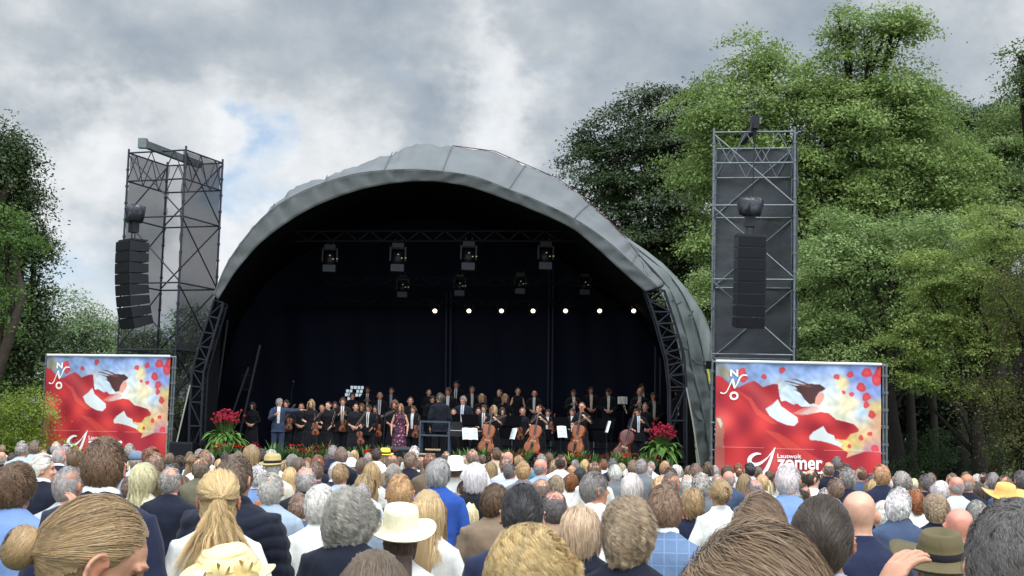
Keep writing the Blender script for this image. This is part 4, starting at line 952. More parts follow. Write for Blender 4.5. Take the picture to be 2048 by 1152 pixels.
def shirtfront_mesh(g, tie=False, zl=1.0, w0=.048):
    key = ('front', g, tie, zl, w0)
    if key in BODY: return BODY[key]
    mb = MB(); V = []; N_ = 12
    for i in range(N_+1):
        z = 1.482-(1.482-zl)*i/N_; hw = (.008 if tie else w0)*(1.-.3*i/N_ if not tie else 1+.6*math.sin(PI*i/N_))
        y = torso_front(g, min(z, 1.47), .028)+(.010 if tie else .005)
        for x in (-1, -.4, .4, 1): V.append((x*hw, y-abs(x)*hw*.15, z))
    mb.add(V, [(i*4+j, i*4+j+1, i*4+5+j, i*4+4+j) for i in range(N_) for j in range(3)])
    me = mb.mesh('tie' if tie else 'shirt_front', True); me.materials.append(CLOTH); BODY[key] = me; return me
# hair ---------------------------------------------------------------------------------------------
def zmin(az):                                        # az 0 at the nape, pi at the brow
    return np.interp(az, [0, .9, 1.35, 1.6, 1.9, 2.3, 2.7, PI], [-.66, -.60, -.30, -.06, .06, .34, .56, .62])
STY = dict(   # len, thickness, curl amp, curl freq, mode, z stop
 short=(.030, .052, .013, .003, 3, 'whorl', -.3), crop=(.012, .022, .006, .001, 2, 'whorl', -.3), tousled=(.05, .085, .020, .008, 3, 'whorl', -.3), swept=(.09, .13, .018, .005, 1.6, 'sweep', -.3), slick=(.07, .11, .016, .002, 1, 'back', -.11),
 bob=(.17, .25, .030, .004, 2, 'down', -.135), wbob=(.16, .25, .030, .009, 2.4, 'down', -.12), long=(.38, .52, .030, .006, 2, 'down', -.42), wavy=(.34, .48, .030, .012, 2.6, 'down', -.36), mid=(.24, .32, .03, .008, 3, 'down', -.2),
 curly=(.10, .16, .036, .016, 3.8, 'down', -.12), curls=(.12, .20, .040, .021, 3.8, 'down', -.14), bun=(.16, .26, .016, .003, 2, 'bun', 0), pony=(.40, .5, .016, .005, 3, 'pony', -.32), half=(.40, .52, .024, .011, 2.6, 'half', -.34), updo=(.16, .26, .020, .006, 3, 'bun', 0),
 crown=(.025, .04, .010, .003, 3, 'whorl', -.3), thin=(.03, .05, .010, .006, 3, 'whorl', -.3), bald=(.008, .014, .004, .001, 2, 'whorl', -.3), wisp=(.05, .09, .02, .012, 2, 'whorl', -.3))
HAIRS = {}
def hair_mesh(sty, lod, var=0, bunp=None, hatted=False):
    key = (sty, lod, var, bunp, hatted)
    if key in HAIRS: return HAIRS[key]
    rr = np.random.default_rng(hash_(sty)+var*17+lod)
    L0, L1, TH, CA, CF, mode, zs = STY[sty]; n, wd, K_ = {-1: (42000, .00050, 10), 0: (21000, .0008, 9), 1: (7000, .0017, 7), 2: (1200, .0055, 5), 3: (420, .010, 4)}[lod]; CUR = sty in ('curly', 'curls', 'wbob', 'wavy', 'half', 'wisp')
    if CUR: K_ = {-1: 22, 0: 20, 1: 14, 2: 8, 3: 5}[lod]; n = int(n*.8)
    if mode in ('down', 'pony', 'half'): K_ += (5 if lod < 2 else 3) if not CUR else 4
    n = int(n*({'down': 1.15}.get(mode, 1)))
    d = rr.normal(0, 1, (n*4, 3)); d /= np.linalg.norm(d, axis=1)[:, None]
    az = np.arctan2(np.abs(d[:, 0]), -d[:, 1]); ok = d[:, 2] > zmin(az)
    top = (d*np.array([0, -.05, .998])).sum(1); top /= 1
    cr = (d @ np.array([0, -.30, .954]))
    if hatted: ok &= d[:, 2] < .42
    if sty == 'crown': ok &= (cr < .80) | (rr.uniform(0, 1, len(d)) < .05)
    if sty == 'thin': ok &= (cr < .72) | (rr.uniform(0, 1, len(d)) < .35)
    if sty == 'wisp': ok &= (cr < .8) | (rr.uniform(0, 1, len(d)) < .5)
    if sty == 'bald': ok &= (d[:, 2]+rr.normal(0, .16, len(d)) < .12) & (az < 1.75)
    d = d[ok][:n]; n = len(d); az = az[ok][:n]
    # clumps
    cdir = 0
    nc = {-1: 700, 0: 420, 1: 220, 2: 60, 3: 30}[lod]; gi = rr.integers(0, n, nc); gi = gi[:int(nc*.8)] if sty in ('curly', 'curls') else gi; cl = np.argmax(d @ d[gi].T, 1)
    ph = rr.uniform(0, 2*PI, nc)[cl]; crd = rr.uniform(0, 1, nc)[cl]; cdir = rr.normal(0, .42, (nc, 3))[cl]; phs = rr.uniform(0, 6, n)
    h = TH*rr.uniform(.35, 1., n)**.7
    if sty in ('short', 'crop', 'slick', 'crown'): h *= np.clip(.35+.9*(d[:, 2]+.45), .3, 1.)   # tapered nape
    LN = rr.normal(0, 1, (5, 3)); LN *= np.array([3, 3.5, 4.5, 6, 7.5])[:, None]/np.linalg.norm(LN, axis=1)[:, None]; LP = rr.uniform(0, 6, 5)
    lump = lambda q: sum(np.sin(q @ LN[i]+LP[i])*(1, .9, .8, .5, .4)[i] for i in range(5))/2.2
    LA = .55 if sty in ('curly', 'curls', 'wisp', 'tousled') else .38 if CUR else .28
    h = h*(1+LA*lump(d)); h = np.maximum(h, TH*.15)
    Ls = rr.uniform(L0, L1, n)*(1 if mode != 'down' else 1)
    ds = Ls/(K_-1)
    def proj(p, th):                                 # keep p outside the head by th
        q = p/(HR+th[:, None]); r = np.linalg.norm(q, axis=1); return np.where((r < 1)[:, None], p/np.maximum(r, 1e-6)[:, None], p)
    def body_out(p, th):                             # outside neck, shoulders and upper back
        c = np.array([0, -.02, -.36]); R_ = np.array([.20, .125, .24]); q = (p-c)/R_; r = np.linalg.norm(q, axis=1); m = (r < 1.03) & (p[:, 2] < -.1)
        return np.where(m[:, None], c+(p-c)/np.maximum(r, 1e-6)[:, None]*1.03, p)
    p = d*HR*.97; P = [p.copy()]; nv = d/HR; nv /= np.linalg.norm(nv, axis=1)[:, None]; wh = np.array([.01, -.045, .11])
    B = np.array(bunp if bunp else ((0, -.115, .0) if mode == 'bun' else ((0, -.105, .05) if mode == 'pony' else (.02, -.11, .015))))
    upper = d[:, 2] > (-.05 if mode == 'half' else -9); done = np.zeros(n, bool); g = np.array([0, 0, -1.])
    part = np.array([.0, .02, .12]) if var % 2 == 0 else np.array([.025, .03, .115])
    for k in range(1, K_):
        nv = p/HR**2; nv /= np.linalg.norm(nv, axis=1)[:, None]
        near = (np.linalg.norm(p/(HR+TH*1.3), axis=1) < 1.02)
        if mode == 'whorl': t = p-wh; t = t/np.linalg.norm(t, axis=1)[:, None]*.8+(rr.normal(0, .10, (n, 3))+(cdir*.62 if sty == 'tousled' else cdir*.25))+g*.35*(d[:, 2] < .5)[:, None]
        elif mode == 'sweep': t = np.array([.75, -.35, -.15])+.5*(p-wh)/np.linalg.norm(p-wh, axis=1)[:, None]+g*.55*(p[:, 2] < .05)[:, None]+rr.normal(0, .07, (n, 3))+cdir*.17
        elif mode == 'back': t = np.array([0, -1., 0])*(.4+.8*(p[:, 2:3] > 0))+g*(.5-.3*(p[:, 2:3] > .05))+rr.normal(0, .08, (n, 3))+.15*np.sign(p[:, :1]+.02)*np.array([1., 0, 0])
        elif mode in ('bun', 'pony', 'half'):
            t = np.where(upper[:, None], B-p, g+0*p); dist = np.linalg.norm(B-p, axis=1)
            done |= upper & (dist < .022); t = t/np.maximum(np.linalg.norm(t, axis=1), 1e-6)[:, None]
            if mode != 'bun': t = np.where(done[:, None], g+cdir*(.55 if mode == 'half' else .15)*np.array([1, .5, 0])+rr.normal(0, .06, (n, 3)), t)
            else: t = np.where(done[:, None], t*.2, t)
            t = t+rr.normal(0, .05, (n, 3))
        else:
            q = p-part; q[:, 2] = 0; t = g+cdir*(.35 if CUR else .14)*np.array([1, .6, 0])+1.0*q/np.maximum(np.linalg.norm(q, axis=1), 1e-6)[:, None]*np.clip(nv[:, 2:3], 0, 1)*1.5+rr.normal(0, .06, (n, 3))
            t[:, 1] -= .25*np.clip(p[:, 2]*-8, 0, 1)*(d[:, 1] > 0)
        nf = near[:, None]*.96 if mode not in ('whorl', 'back', 'sweep') else .97
        tt = t-(t*nv).sum(1)[:, None]*nv*nf-(nv*.25*(~near)[:, None] if mode in ('whorl', 'back', 'sweep') else 0); tt /= np.maximum(np.linalg.norm(tt, axis=1), 1e-6)[:, None]
        step = ds if mode != 'bun' else np.where(done, ds*.1, ds)
        if mode in ('pony', 'half') or mode == 'bun': step = np.where(upper & ~done, np.maximum(ds, .028 if lod < 2 else .045), step)
        p = p+tt*step[:, None]; th = h*min(1, k/2.5)
        p = proj(p, th)
        if mode in ('down', 'pony', 'half'): p = body_out(p, th); p[:, 2] = np.where((p[:, 2] < zs) & ~(upper & ~done & (mode != 'down')), zs+rr.normal(0, .012, n), p[:, 2])
        if mode in ('down', 'pony', 'half'):
            fm_ = (p[:, 1] > .015) & (np.abs(p[:, 0]) < .074) & (p[:, 2] < .055); sx_ = np.where(d[:, 0] >= part[0], 1., -1.)
            p[:, 0] = np.where(fm_, sx_*.078, p[:, 0]); p[:, 1] = np.where(fm_ & (p[:, 2] < .0), np.minimum(p[:, 1], .055), p[:, 1])
        PS = .03 if sty in ('curly', 'curls') else .08; fr = k/(K_-1); hh = np.cross(nv, tt); c_ = CA*(.25+.75*fr)
        off = (np.sin(CF*fr*2*PI*(L1/.2)**.5+ph+phs*PS)[:, None]*hh+(np.cos(CF*fr*2*PI*(L1/.2)**.5+ph+phs*PS)*.7+.35)[:, None]*nv)*c_
        P.append(p+off)
    P = np.stack(P, 1)
    CL = sty in ('curly', 'curls'); pl = (.66 if CL else .58 if CUR else .28 if sty in ('tousled', 'bob', 'long', 'mid', 'slick') else .2)*(1 if lod < 2 else .6); fr_ = (np.linspace(0, 1, K_)**.8*pl)[None, :, None]
    P = P+(P[gi][cl]-P)*fr_*(rr.uniform(.65, 1.05, n) if CL else rr.uniform(.5, 1.1, n))[:, None, None]
    if mode in ('down', 'pony', 'half'):
        fm_ = (P[..., 1] > .02) & (np.abs(P[..., 0]) < .072) & (P[..., 2] < .05); sx_ = np.where(d[:, 0] >= part[0], 1., -1.)[:, None]
        P[..., 0] = np.where(fm_, sx_*.080, P[..., 0]); P[..., 1] = np.where(fm_, np.minimum(P[..., 1], .06), P[..., 1])
    T = np.gradient(P, axis=1); T /= np.maximum(np.linalg.norm(T, axis=2), 1e-6)[..., None]
    NV = P-np.array([0, 0, -.02]); NV[..., 2] = np.where(NV[..., 2] < -.1, 0, NV[..., 2]); NV /= np.maximum(np.linalg.norm(NV, axis=2), 1e-6)[..., None]
    Wv = np.cross(T, NV); Wv /= np.maximum(np.linalg.norm(Wv, axis=2), 1e-6)[..., None]
    tw = rr.normal(0, .35, n)[:, None, None]; Wv = Wv*np.cos(tw)+NV*np.sin(tw)
    tp = np.interp(np.linspace(0, 1, K_), [0, .6, 1], [1, .9, .25])[None, :, None]*wd*rr.uniform(.6, 1.3, n)[:, None, None]
    V = np.stack([P-Wv*tp, P+Wv*tp], 2).reshape(-1, 3); idx = np.arange(n*K_).reshape(n, K_)*2
    F = np.stack([idx[:, :-1], idx[:, :-1]+1, idx[:, 1:]+1, idx[:, 1:]], 2).reshape(-1, 4)
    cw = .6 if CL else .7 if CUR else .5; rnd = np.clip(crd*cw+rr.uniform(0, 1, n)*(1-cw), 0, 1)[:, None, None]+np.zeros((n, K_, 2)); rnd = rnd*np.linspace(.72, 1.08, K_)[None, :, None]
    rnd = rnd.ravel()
    # the mass of hair underneath
    nu, nvv = (96, 60) if lod < 1 else (48, 30) if lod < 2 else (22, 13); U, Vv = np.meshgrid(np.linspace(0, 2*PI, nu, endpoint=False), np.linspace(.02, PI*.80, nvv))
    D = np.stack([np.sin(Vv)*np.sin(U), -np.sin(Vv)*np.cos(U), np.cos(Vv)], 2); A = np.arctan2(np.abs(D[..., 0]), -D[..., 1])
    cov = D[..., 2] > zmin(A)+(.10 if lod < 2 else .04); c2 = D @ np.array([0, -.30, .954])
    if hatted: cov &= D[..., 2] < .45
    if sty in ('crown', 'thin', 'wisp'): cov &= c2 < (.80 if sty == 'crown' else .66)
    if sty == 'bald': cov &= D[..., 2] < -9
    tk = TH*(.62 if mode == 'down' else .42)
    if sty in ('short', 'crop', 'slick', 'crown', 'bald', 'thin'): tks = tk*np.clip(.3+.9*(D[..., 2]+.45), .1, 1.)
    else: tks = tk*(1+LA*lump(D))
    tks = np.maximum(tks, .001)
    S = D*(HR+tks[..., None]); S += D*(rr.normal(0, .0012 if TH < .02 else .003, S.shape[:2]))[..., None]
    FF = [(j*nu+i, j*nu+(i+1) % nu, (j+1)*nu+(i+1) % nu, (j+1)*nu+i) for j in range(nvv-1) for i in range(nu) if cov[j, i] and cov[j+1, i] and cov[j, (i+1) % nu] and cov[j+1, (i+1) % nu]]
    VV = [V]; FFs = [F]; RN = [rnd]; base = len(V)
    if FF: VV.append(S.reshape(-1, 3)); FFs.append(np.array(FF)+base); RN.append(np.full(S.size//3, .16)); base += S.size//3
    if mode in ('down', 'half', 'pony') and zs < -.11:   # hanging mass behind the neck
        m_ = MB(); wt = (.058 if mode == 'half' else .066) if mode != 'pony' else .02; z0 = -.02 if mode != 'pony' else .03
        k_ = 7; R_ = []
        for q in range(k_):
            z = z0+(zs+.03-z0)*q/(k_-1); yb = -.10-.055*min(1, max(0, (-z-.08)/.2)); R_.append(ring((0, yb+.03, z), wt*(1 if q < k_-2 else .85), .034, 12))
        m_.rings(R_); Q = [f for f in m_.F if len(f) == 4]; VV.append(np.array(m_.V)); FFs.append(np.array(Q)+base); RN.append(np.full(len(m_.V), .05)); base += len(m_.V)
    if sty in ('bun', 'updo'):
        rb_ = .038 if sty == 'bun' else .042; m = {-1: 3200, 0: 1500, 1: 600, 2: 160, 3: 60}[lod]; a0 = rr.uniform(0, 2*PI, m); e0 = rr.normal(0, .45, m); kk = 7
        s_ = np.linspace(0, 1, kk)[None, :]*rr.uniform(1.5, 3, m)[:, None]; aa = a0[:, None]+s_; rad = rb_*(1+rr.uniform(-.15, .15, m))[:, None]
        sz = 1.5 if sty == 'updo' else 1.05
        ctr = B+np.array([0, -.028, 0]); E = e0[:, None]+.25*np.sin(s_*2+a0[:, None])
        Pb = np.stack([ctr[0]+rad*np.cos(aa)*np.cos(E), ctr[1]+rad*np.sin(E)*.9, ctr[2]+rad*np.sin(aa)*np.cos(E)*sz], 2)
        Tb = np.gradient(Pb, axis=1); Nb = Pb-ctr; Wb = np.cross(Tb, Nb); Wb /= np.maximum(np.linalg.norm(Wb, axis=2), 1e-9)[..., None]; Wb = Wb*wd
        Vb = np.stack([Pb-Wb, Pb+Wb], 2).reshape(-1, 3); ib = np.arange(m*kk).reshape(m, kk)*2
        FFs.append(np.stack([ib[:, :-1], ib[:, :-1]+1, ib[:, 1:]+1, ib[:, 1:]], 2).reshape(-1, 4)+base); VV.append(Vb); RN.append(np.repeat(rr.uniform(.1, 1, m), kk*2)); base += len(Vb)
        m_ = MB(); m_.ellip(ctr, (rb_*.86, rb_*.75, rb_*.86*sz), None, 14, 10); Q = [f for f in m_.F if len(f) == 4]; VV.append(np.array(m_.V)); FFs.append(np.array(Q)+base); RN.append(np.full(len(m_.V), .3)); base += len(m_.V)
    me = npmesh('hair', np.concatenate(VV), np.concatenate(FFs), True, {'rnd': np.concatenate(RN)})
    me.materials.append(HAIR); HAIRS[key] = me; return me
def hash_(s): return sum(ord(c)*(i+3) for i, c in enumerate(s))
# hats ---------------------------------------------------------------------------------------------
def hat_mesh(kind):
    key = ('hat', kind)
    if key in BODY: return BODY[key]
    mb = MB()
    if kind == 'bowler': prof = [(.001, .172), (.06, .171), (.088, .162), (.098, .135), (.099, .06), (.103, .035), (.13, .025), (.17, .032), (.196, .048), (.20, .044), (.17, .024), (.13, .015), (.10, .018), (.095, .03)]
    elif kind == 'trilby': prof = [(.001, .140), (.045, .150), (.075, .146), (.092, .12), (.098, .05), (.105, .038), (.14, .034), (.155, .042), (.155, .038), (.14, .028), (.1, .026)]
    elif kind == 'sun': prof = [(.001, .150), (.05, .150), (.085, .138), (.096, .10), (.100, .055), (.12, .04), (.17, .016), (.20, .0), (.198, -.005), (.165, .01), (.11, .03)]
    elif kind == 'fedora': prof = [(.001, .125), (.03, .135), (.06, .150), (.082, .142), (.095, .10), (.101, .045), (.12, .034), (.18, .034), (.215, .055), (.214, .05), (.18, .026), (.1, .03)]
    elif kind == 'cloche': prof = [(.001, .148), (.05, .145), (.085, .12), (.10, .07), (.104, .02), (.112, -.01), (.11, -.014), (.098, .0)]
    elif kind == 'cap': prof = [(.001, .138), (.05, .134), (.082, .11), (.095, .07), (.098, .035), (.094, .03)]
    elif kind == 'flower': prof = [(.001, .15), (.05, .146), (.085, .125), (.102, .09), (.106, .06), (.135, .05), (.165, .052), (.164, .046), (.13, .04), (.1, .04)]
    mb.lathe(prof, 36, (0, 0, 0), 1., 1.14)
    me = mb.mesh('hat', True)
    for v in me.vertices:
        a = math.atan2(v.co.y, v.co.x); r = math.hypot(v.co.x, v.co.y)
        if r > .12: v.co.z += (r-.12)*(.22*math.cos(2*a)+.1*math.sin(3*a))
        if kind in ('fedora', 'trilby') and r < .06 and v.co.z > .1: v.co.z -= .018*(1-abs(v.co.x)/.06)
    if kind == 'cap':
        mb2 = MB()
        me.name = 'hat'
    me.materials.append(STRAW); BODY[key] = me; return me
def bow_mesh(n, sz, seed):
    mb = MB(); rr = random.Random(seed)
    for i in range(n):
        a = 2*PI*i/n+rr.uniform(-.3, .3); c = Vector((math.cos(a), 0, math.sin(a)))*sz*.55; u = Vector((math.cos(a), 0, math.sin(a))); w_ = Vector((0, -1, 0)); V = []; k = 12
        for q in range(k+1):
            t = 2*PI*q/k; p = c+u*math.cos(t)*sz*.6+w_*(math.sin(t)*sz*.28+.01); s_ = u.cross(w_)*sz*.28
            V += [p-s_, p+s_]
        mb.add(V, [(2*q, 2*q+1, 2*q+3, 2*q+2) for q in range(k)])
    mb.ellip((0, -.012, 0), (sz*.2, sz*.15, sz*.2)); me = mb.mesh('ribbon_bow', True); me.materials.append(STRAW); return me
def ribbon_mesh():
    if 'band' in BODY: return BODY['band']
    mb = MB(); mb.lathe([(.1015, .042), (.1025, .045), (.1005, .075), (.0995, .076)], 30, (0, 0, 0), 1, 1.14); me = mb.mesh('hat_band', True); me.materials.append(CLOTH); BODY['band'] = me; return me
def glasses_mesh(dark=False):
    key = ('gl', dark)
    if key in BODY: return BODY[key]
    mb = MB()
    for s in (-1, 1):
        P = [Vector((s*.033+.025*math.cos(a), .098, .004+.019*math.sin(a))) for a in [2*PI*k/14 for k in range(15)]]
        mb.path(P, .0022, 5); mb.path([(s*.058, .097, .01), (s*.080, .07, .012), (s*.083, .0, .008), (s*.082, -.02, -.01)], .0022, 5)
        if dark: mb.add([(s*.033+.024*math.cos(a), .098, .004+.018*math.sin(a)) for a in [2*PI*k/14 for k in range(14)]], [tuple(range(14))])
    mb.tube((-.01, .1, .008), (.01, .1, .008), .002, 5)
    me = mb.mesh('glasses', True); me.materials.append(mat('glasses frame', (26, 24, 28), .3)); BODY[key] = me; return me
SKINC = dict(pale=(214, 164, 140), pink=(216, 146, 126), tan=(186, 128, 100), mid=(200, 148, 122), brown=(132, 88, 66), red=(204, 118, 98))
def col4(c, k=1.): l = lin(c); return (min(1, l[0]*k), min(1, l[1]*k), min(1, l[2]*k), 1)
def person(root_loc, s, rz, g='m', yaw=0, pitch=0, pose='clap', sty='short', hair=(95, 72, 52), skin='mid', top='jacket', topc=(30, 38, 70), legc=(40, 42, 52), collar=None, front=None, tie=None,
           lod=2, vox=None, hat=None, hatc=None, band=None, glasses=None, sleeve=.95, check=False, var=0, legs=True, bunp=None):
    r = empty('person', root_loc, rz, s); vox = vox or {-1: .006, 0: .0075, 1: .010, 2: .015, 3: .018}[lod]
    b = me_obj('body', body_mesh(g, yaw, pitch, pose, vox), None, r); b.color = col4(SKINC[skin] if isinstance(skin, str) else skin, .92)
    H = headM(yaw, pitch).to_4x4()
    def onhead(name, me, c=None, up=0., tilt=0):
        o = me_obj(name, me, None, r); o.matrix_local = Matrix.Translation(HC) @ H @ Matrix.Translation((0, -.006, up)) @ Matrix.Rotation(tilt, 4, 'X')
        if c: o.color = c
        return o
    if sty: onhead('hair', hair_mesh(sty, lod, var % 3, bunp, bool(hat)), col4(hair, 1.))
    if hat:
        h = onhead('hat', hat_mesh(hat), col4(hatc, 1.), .015, math.radians({'bowler': 13, 'flower': 12, 'fedora': 12}.get(hat, 3)))
        if hat == 'bowler': q = me_obj('ribbon_bow', bow_mesh(5, .028, 2), None, h, (.075, -.135, .045)); q.color = col4((232, 232, 236))
        if hat == 'flower':
            for k_, (bx, by, bz, sz_) in enumerate(((.06, -.12, .075, .05), (.12, -.06, .08, .045), (-.02, -.13, .06, .04))): q = me_obj('ribbon_bow', bow_mesh(6, sz_, k_), None, h, (bx, by, bz)); q.color = col4((230, 208, 150) if k_ < 2 else (232, 230, 226))
            mb = MB()
            for k_ in range(4): mb.path([(math.cos(t)*(.108-.012*k_), math.sin(t)*(.122-.013*k_), .062+.022*k_+.006*math.sin(3*t+k_)) for t in [2*PI*j/24 for j in range(25)]], .010, 6)
            q = mb.build('hat_braid', STRAW, h, True); q.color = col4((226, 204, 146))
        if band: bb = me_obj('hat_band', ribbon_mesh(), None, h); bb.color = col4(band)
    if glasses: onhead('glasses', glasses_mesh(glasses == 'dark'))
    t = me_obj({'dress': 'dress', 'shirt': 'shirt', 'puffer': 'jacket', 'jacket': 'jacket'}[top], top_mesh(g, pose, max(vox, .012), top, sleeve), None, r); t.color = col4(topc)
    if check:
        t.material_slots[0].link = 'OBJECT'; t.material_slots[0].material = CHECK
    if collar: o = me_obj('shirt_collar', collar_mesh(g), None, r); o.color = col4(collar)
    if front: o = me_obj('shirt_front', shirtfront_mesh(g), None, r); o.color = col4(front)
    if tie: o = me_obj('tie', shirtfront_mesh(g, True, 1.12), None, r); o.color = col4(tie)
    if top != 'dress' and legs:
        o = me_obj('trousers', legs_mesh(), None, r); o.color = col4(legc)
    if legs: me_obj('shoes', shoes_mesh(), None, r)
    return r
# ---------------------------------------------------------------- instruments
WOOD = mat('varnished wood', (146, 80, 46), .35, spec=.5, var=.25, vscale=3, stretch=(6, 6, 1)); WOODR = mat('red varnished wood', (92, 42, 34), .4, spec=.5, var=.25, vscale=3, stretch=(6, 6, 1)); WOODV = mat('brown violin wood', (120, 62, 34), .35, spec=.5, var=.2)
EBO = mat('ebony', (20, 17, 17), .4); PALE = mat('pale wood', (176, 140, 96), .5)
OUT = [(0, 0), (.35, .012), (.46, .07), (.50, .17), (.47, .28), (.385, .36), (.335, .40), (.36, .43), (.305, .47), (.29, .54), (.32, .61), (.375, .635), (.34, .66), (.385, .74), (.40, .82), (.37, .90), (.27, .97), (.10, .995), (0, 1)]
def instrument(name, Lb, wide, thick, wood, slope=False, scroll=.30):
    """body bottom at the origin, strings facing -Y, neck up +Z. Lb body length"""
    r = empty(name); h = [(x*wide*Lb*(1-.25*max(0, z-.8)*5*slope), z*Lb) for x, z in OUT]; P = h+[(-x, z) for x, z in h[-2:0:-1]]; n = len(P); mb = MB(); V = []; cz = Lb*.45
    for y, k in ((-.62, .0), (-.60, .55), (-.5, .93), (-.44, 1.0), (-.40, .97), (.40, .97), (.44, 1.), (.5, .93), (.62, .5), (.63, 0)): V += [(x*(k if k else .02), y*thick, cz+(z-cz)*(k if k else .02)) for x, z in P]
    mb.add(V, [(j*n+i, j*n+(i+1) % n, (j+1)*n+(i+1) % n, (j+1)*n+i) for j in range(9) for i in range(n)]); mb.build('body', wood, r, True)
    mb = MB(); mb.rings([ring((0, -.5*thick, z), w, d, 10) for z, w, d in ((Lb*.97, .035*Lb, .03*Lb), (Lb*1.25, .028*Lb, .022*Lb), (Lb*1.42, .026*Lb, .02*Lb), (Lb*1.56, .03*Lb, .024*Lb), (Lb*1.62, .02*Lb, .03*Lb))])
    mb.ellip((0, -.5*thick-.01*Lb, Lb*1.63), (.035*Lb, .04*Lb, .04*Lb)); mb.build('neck', wood, r, True)
    mb = MB(); mb.box((0, -.80*thick, Lb*1.02), (.062*Lb, .03*thick+.006, Lb*.76)); mb.build('fingerboard', EBO, r)
    mb = MB(); mb.add([(-.03*Lb, -.8*thick, Lb*.06), (.03*Lb, -.8*thick, Lb*.06), (.055*Lb, -.86*thick, Lb*.33), (-.055*Lb, -.86*thick, Lb*.33)], [(0, 1, 2, 3)]); mb.build('tailpiece', EBO, r)
    mb = MB(); mb.box((0, -.76*thick, Lb*.42), (.19*Lb, .012*Lb, .05*Lb))
    for s in (-1, 1): mb.tube((s*.07*Lb, -.74*thick, Lb*.37), (s*.07*Lb, -.74*thick, Lb*.39), .008*Lb)
    mb.build('bridge', PALE, r)
    mb = MB()
    for s in (-1, 1): mb.path([(s*.17*Lb, -.62*thick, Lb*.34), (s*.15*Lb, -.64*thick, Lb*.40), (s*.135*Lb, -.65*thick, Lb*.46), (s*.11*Lb, -.66*thick, Lb*.51)], .010*Lb, 5)
    mb.build('sound_hole', EBO, r)
    mb = MB()
    for s in (-1, -.33, .33, 1): mb.tube((s*.02*Lb, -.87*thick, Lb*.32), (s*.012*Lb, -.84*thick, Lb*1.45), .0016*Lb+.0006, 4)
    mb.build('strings', ALU, r)
    if Lb > .5: mb = MB(); mb.tube((0, 0, -.22*Lb), (0, 0, 0), .009); mb.build('endpin', ALU, r)
    return r
def bow(L_=.74):
    r = empty('bow'); mb = MB(); mb.path([(0, 0, 0), (0, -.012, L_*.5), (0, .004, L_)], .006, 5); mb.box((0, .012, .05), (.014, .024, .05)); mb.build('stick', mat('bow wood', (120, 84, 60), .4), r)
    mb = MB(); mb.box((0, .028, L_*.5), (.008, .003, L_*.94)); mb.build('bow_hair', mat('bow hair', (214, 206, 186), .6), r); return r
def place(r, loc, rot, s=1.):
    r.location = loc; r.rotation_euler = rot; r.scale = (s, s, s); return r
R_ = math.radians
cello0 = instrument('cello', .76, .58, .12, WOOD)
for i, (px, py, Y, rot, lab) in enumerate([(970, 905, 37.0, (R_(-8), R_(9), R_(10)), 'orange brown cello nearest the podium, left of the three cellos'), (1062, 906, 36.9, (R_(-8), R_(9), R_(-8)), 'middle orange brown cello, held by the woman who looks left'), (1150, 906, 36.95, (R_(-8), R_(6), R_(-22)), 'rightmost cello, its side turned to the viewer, next to the music stand')]):
    o = cello0 if i == 0 else copy_tree(cello0); place(o, W(px, py, Y), rot, 1.02); tag(o, lab, 'cello', 'cellos at the front of the stage')
bass = instrument('double_bass', 1.12, .60, .20, WOODR, True); place(bass, W(1240, 922, 36.9), (R_(-10), R_(17), R_(6)), .80); tag(bass, 'dark red brown double bass leaning at the right of the stage', 'double bass')
vio0 = instrument('violin', .36, .58, .05, WOODV)
VG = 'violins and violas held by the players'
for i, (px, py, Y, rot, lab) in enumerate([(577, 860, 37.9, (0, R_(4), R_(10)), 'violin held upright behind the outstretched arm of the suited man'), (631, 871, 37.4, (0, R_(-4), R_(0)), 'violin hanging in front of the blonde woman in black'), (684, 864, 37.8, (0, R_(8), R_(20)), 'violin held low by the tall man in white shirt'),
    (722, 889, 37.2, (0, R_(-10), R_(5)), 'violin hanging lowest, in front of the woman with crossed hands'), (757, 874, 38.2, (0, R_(-6), R_(-20)), 'small dark violin beside the man in white shirt, left of the microphone stand'), (829, 876, 37.6, (0, R_(10), R_(15)), 'brown violin right of the woman in the floral dress'),
    (1041, 880, 38.0, (0, R_(-6), R_(10)), 'dark violin held low between the first two cellos'), (1100, 868, 38.6, (0, R_(12), R_(20)), 'violin half hidden behind the middle cellist')]):
    o = vio0 if i == 0 else copy_tree(vio0); place(o, W(px, py, Y), rot, 1.0 if i else .95); tag(o, lab, 'violin', VG)
bow0 = bow(); BG = 'bows held by the string players'
for i, (a, b, Y, lab) in enumerate([((566, 845), (592, 808), 37.5, 'bow slanting past the suited man'), ((628, 841), (657, 812), 37.2, 'bow held across the front of the blonde woman'), ((664, 850), (672, 822), 38.0, 'short-looking bow held upright left of the tall man'), ((706, 862), (735, 822), 37.0, 'bow slanting in front of the woman with crossed hands'),
    ((762, 835), (790, 822), 38.2, 'bow pointing right, behind the microphone stand'), ((970, 848), (1014, 831), 36.8, 'bow held nearly level across the first cello'), ((1063, 846), (1080, 826), 36.8, 'bow held beside the face of the woman cellist looking left'), ((1147, 849), (1182, 833), 36.8, 'bow held across the rightmost cello'), ((1253, 828), (1240, 793), 37.6, 'bow held upright left of the double bass scroll')]):
    A, B = W(*a, Y), W(*b, Y); o = bow0 if i == 0 else copy_tree(bow0); o.rotation_euler = (B-A).to_track_quat('Z', 'Y').to_euler(); o.location = A; k = (B-A).length/.74; o.scale = (1, 1, k); tag(o, lab, 'bow', BG)
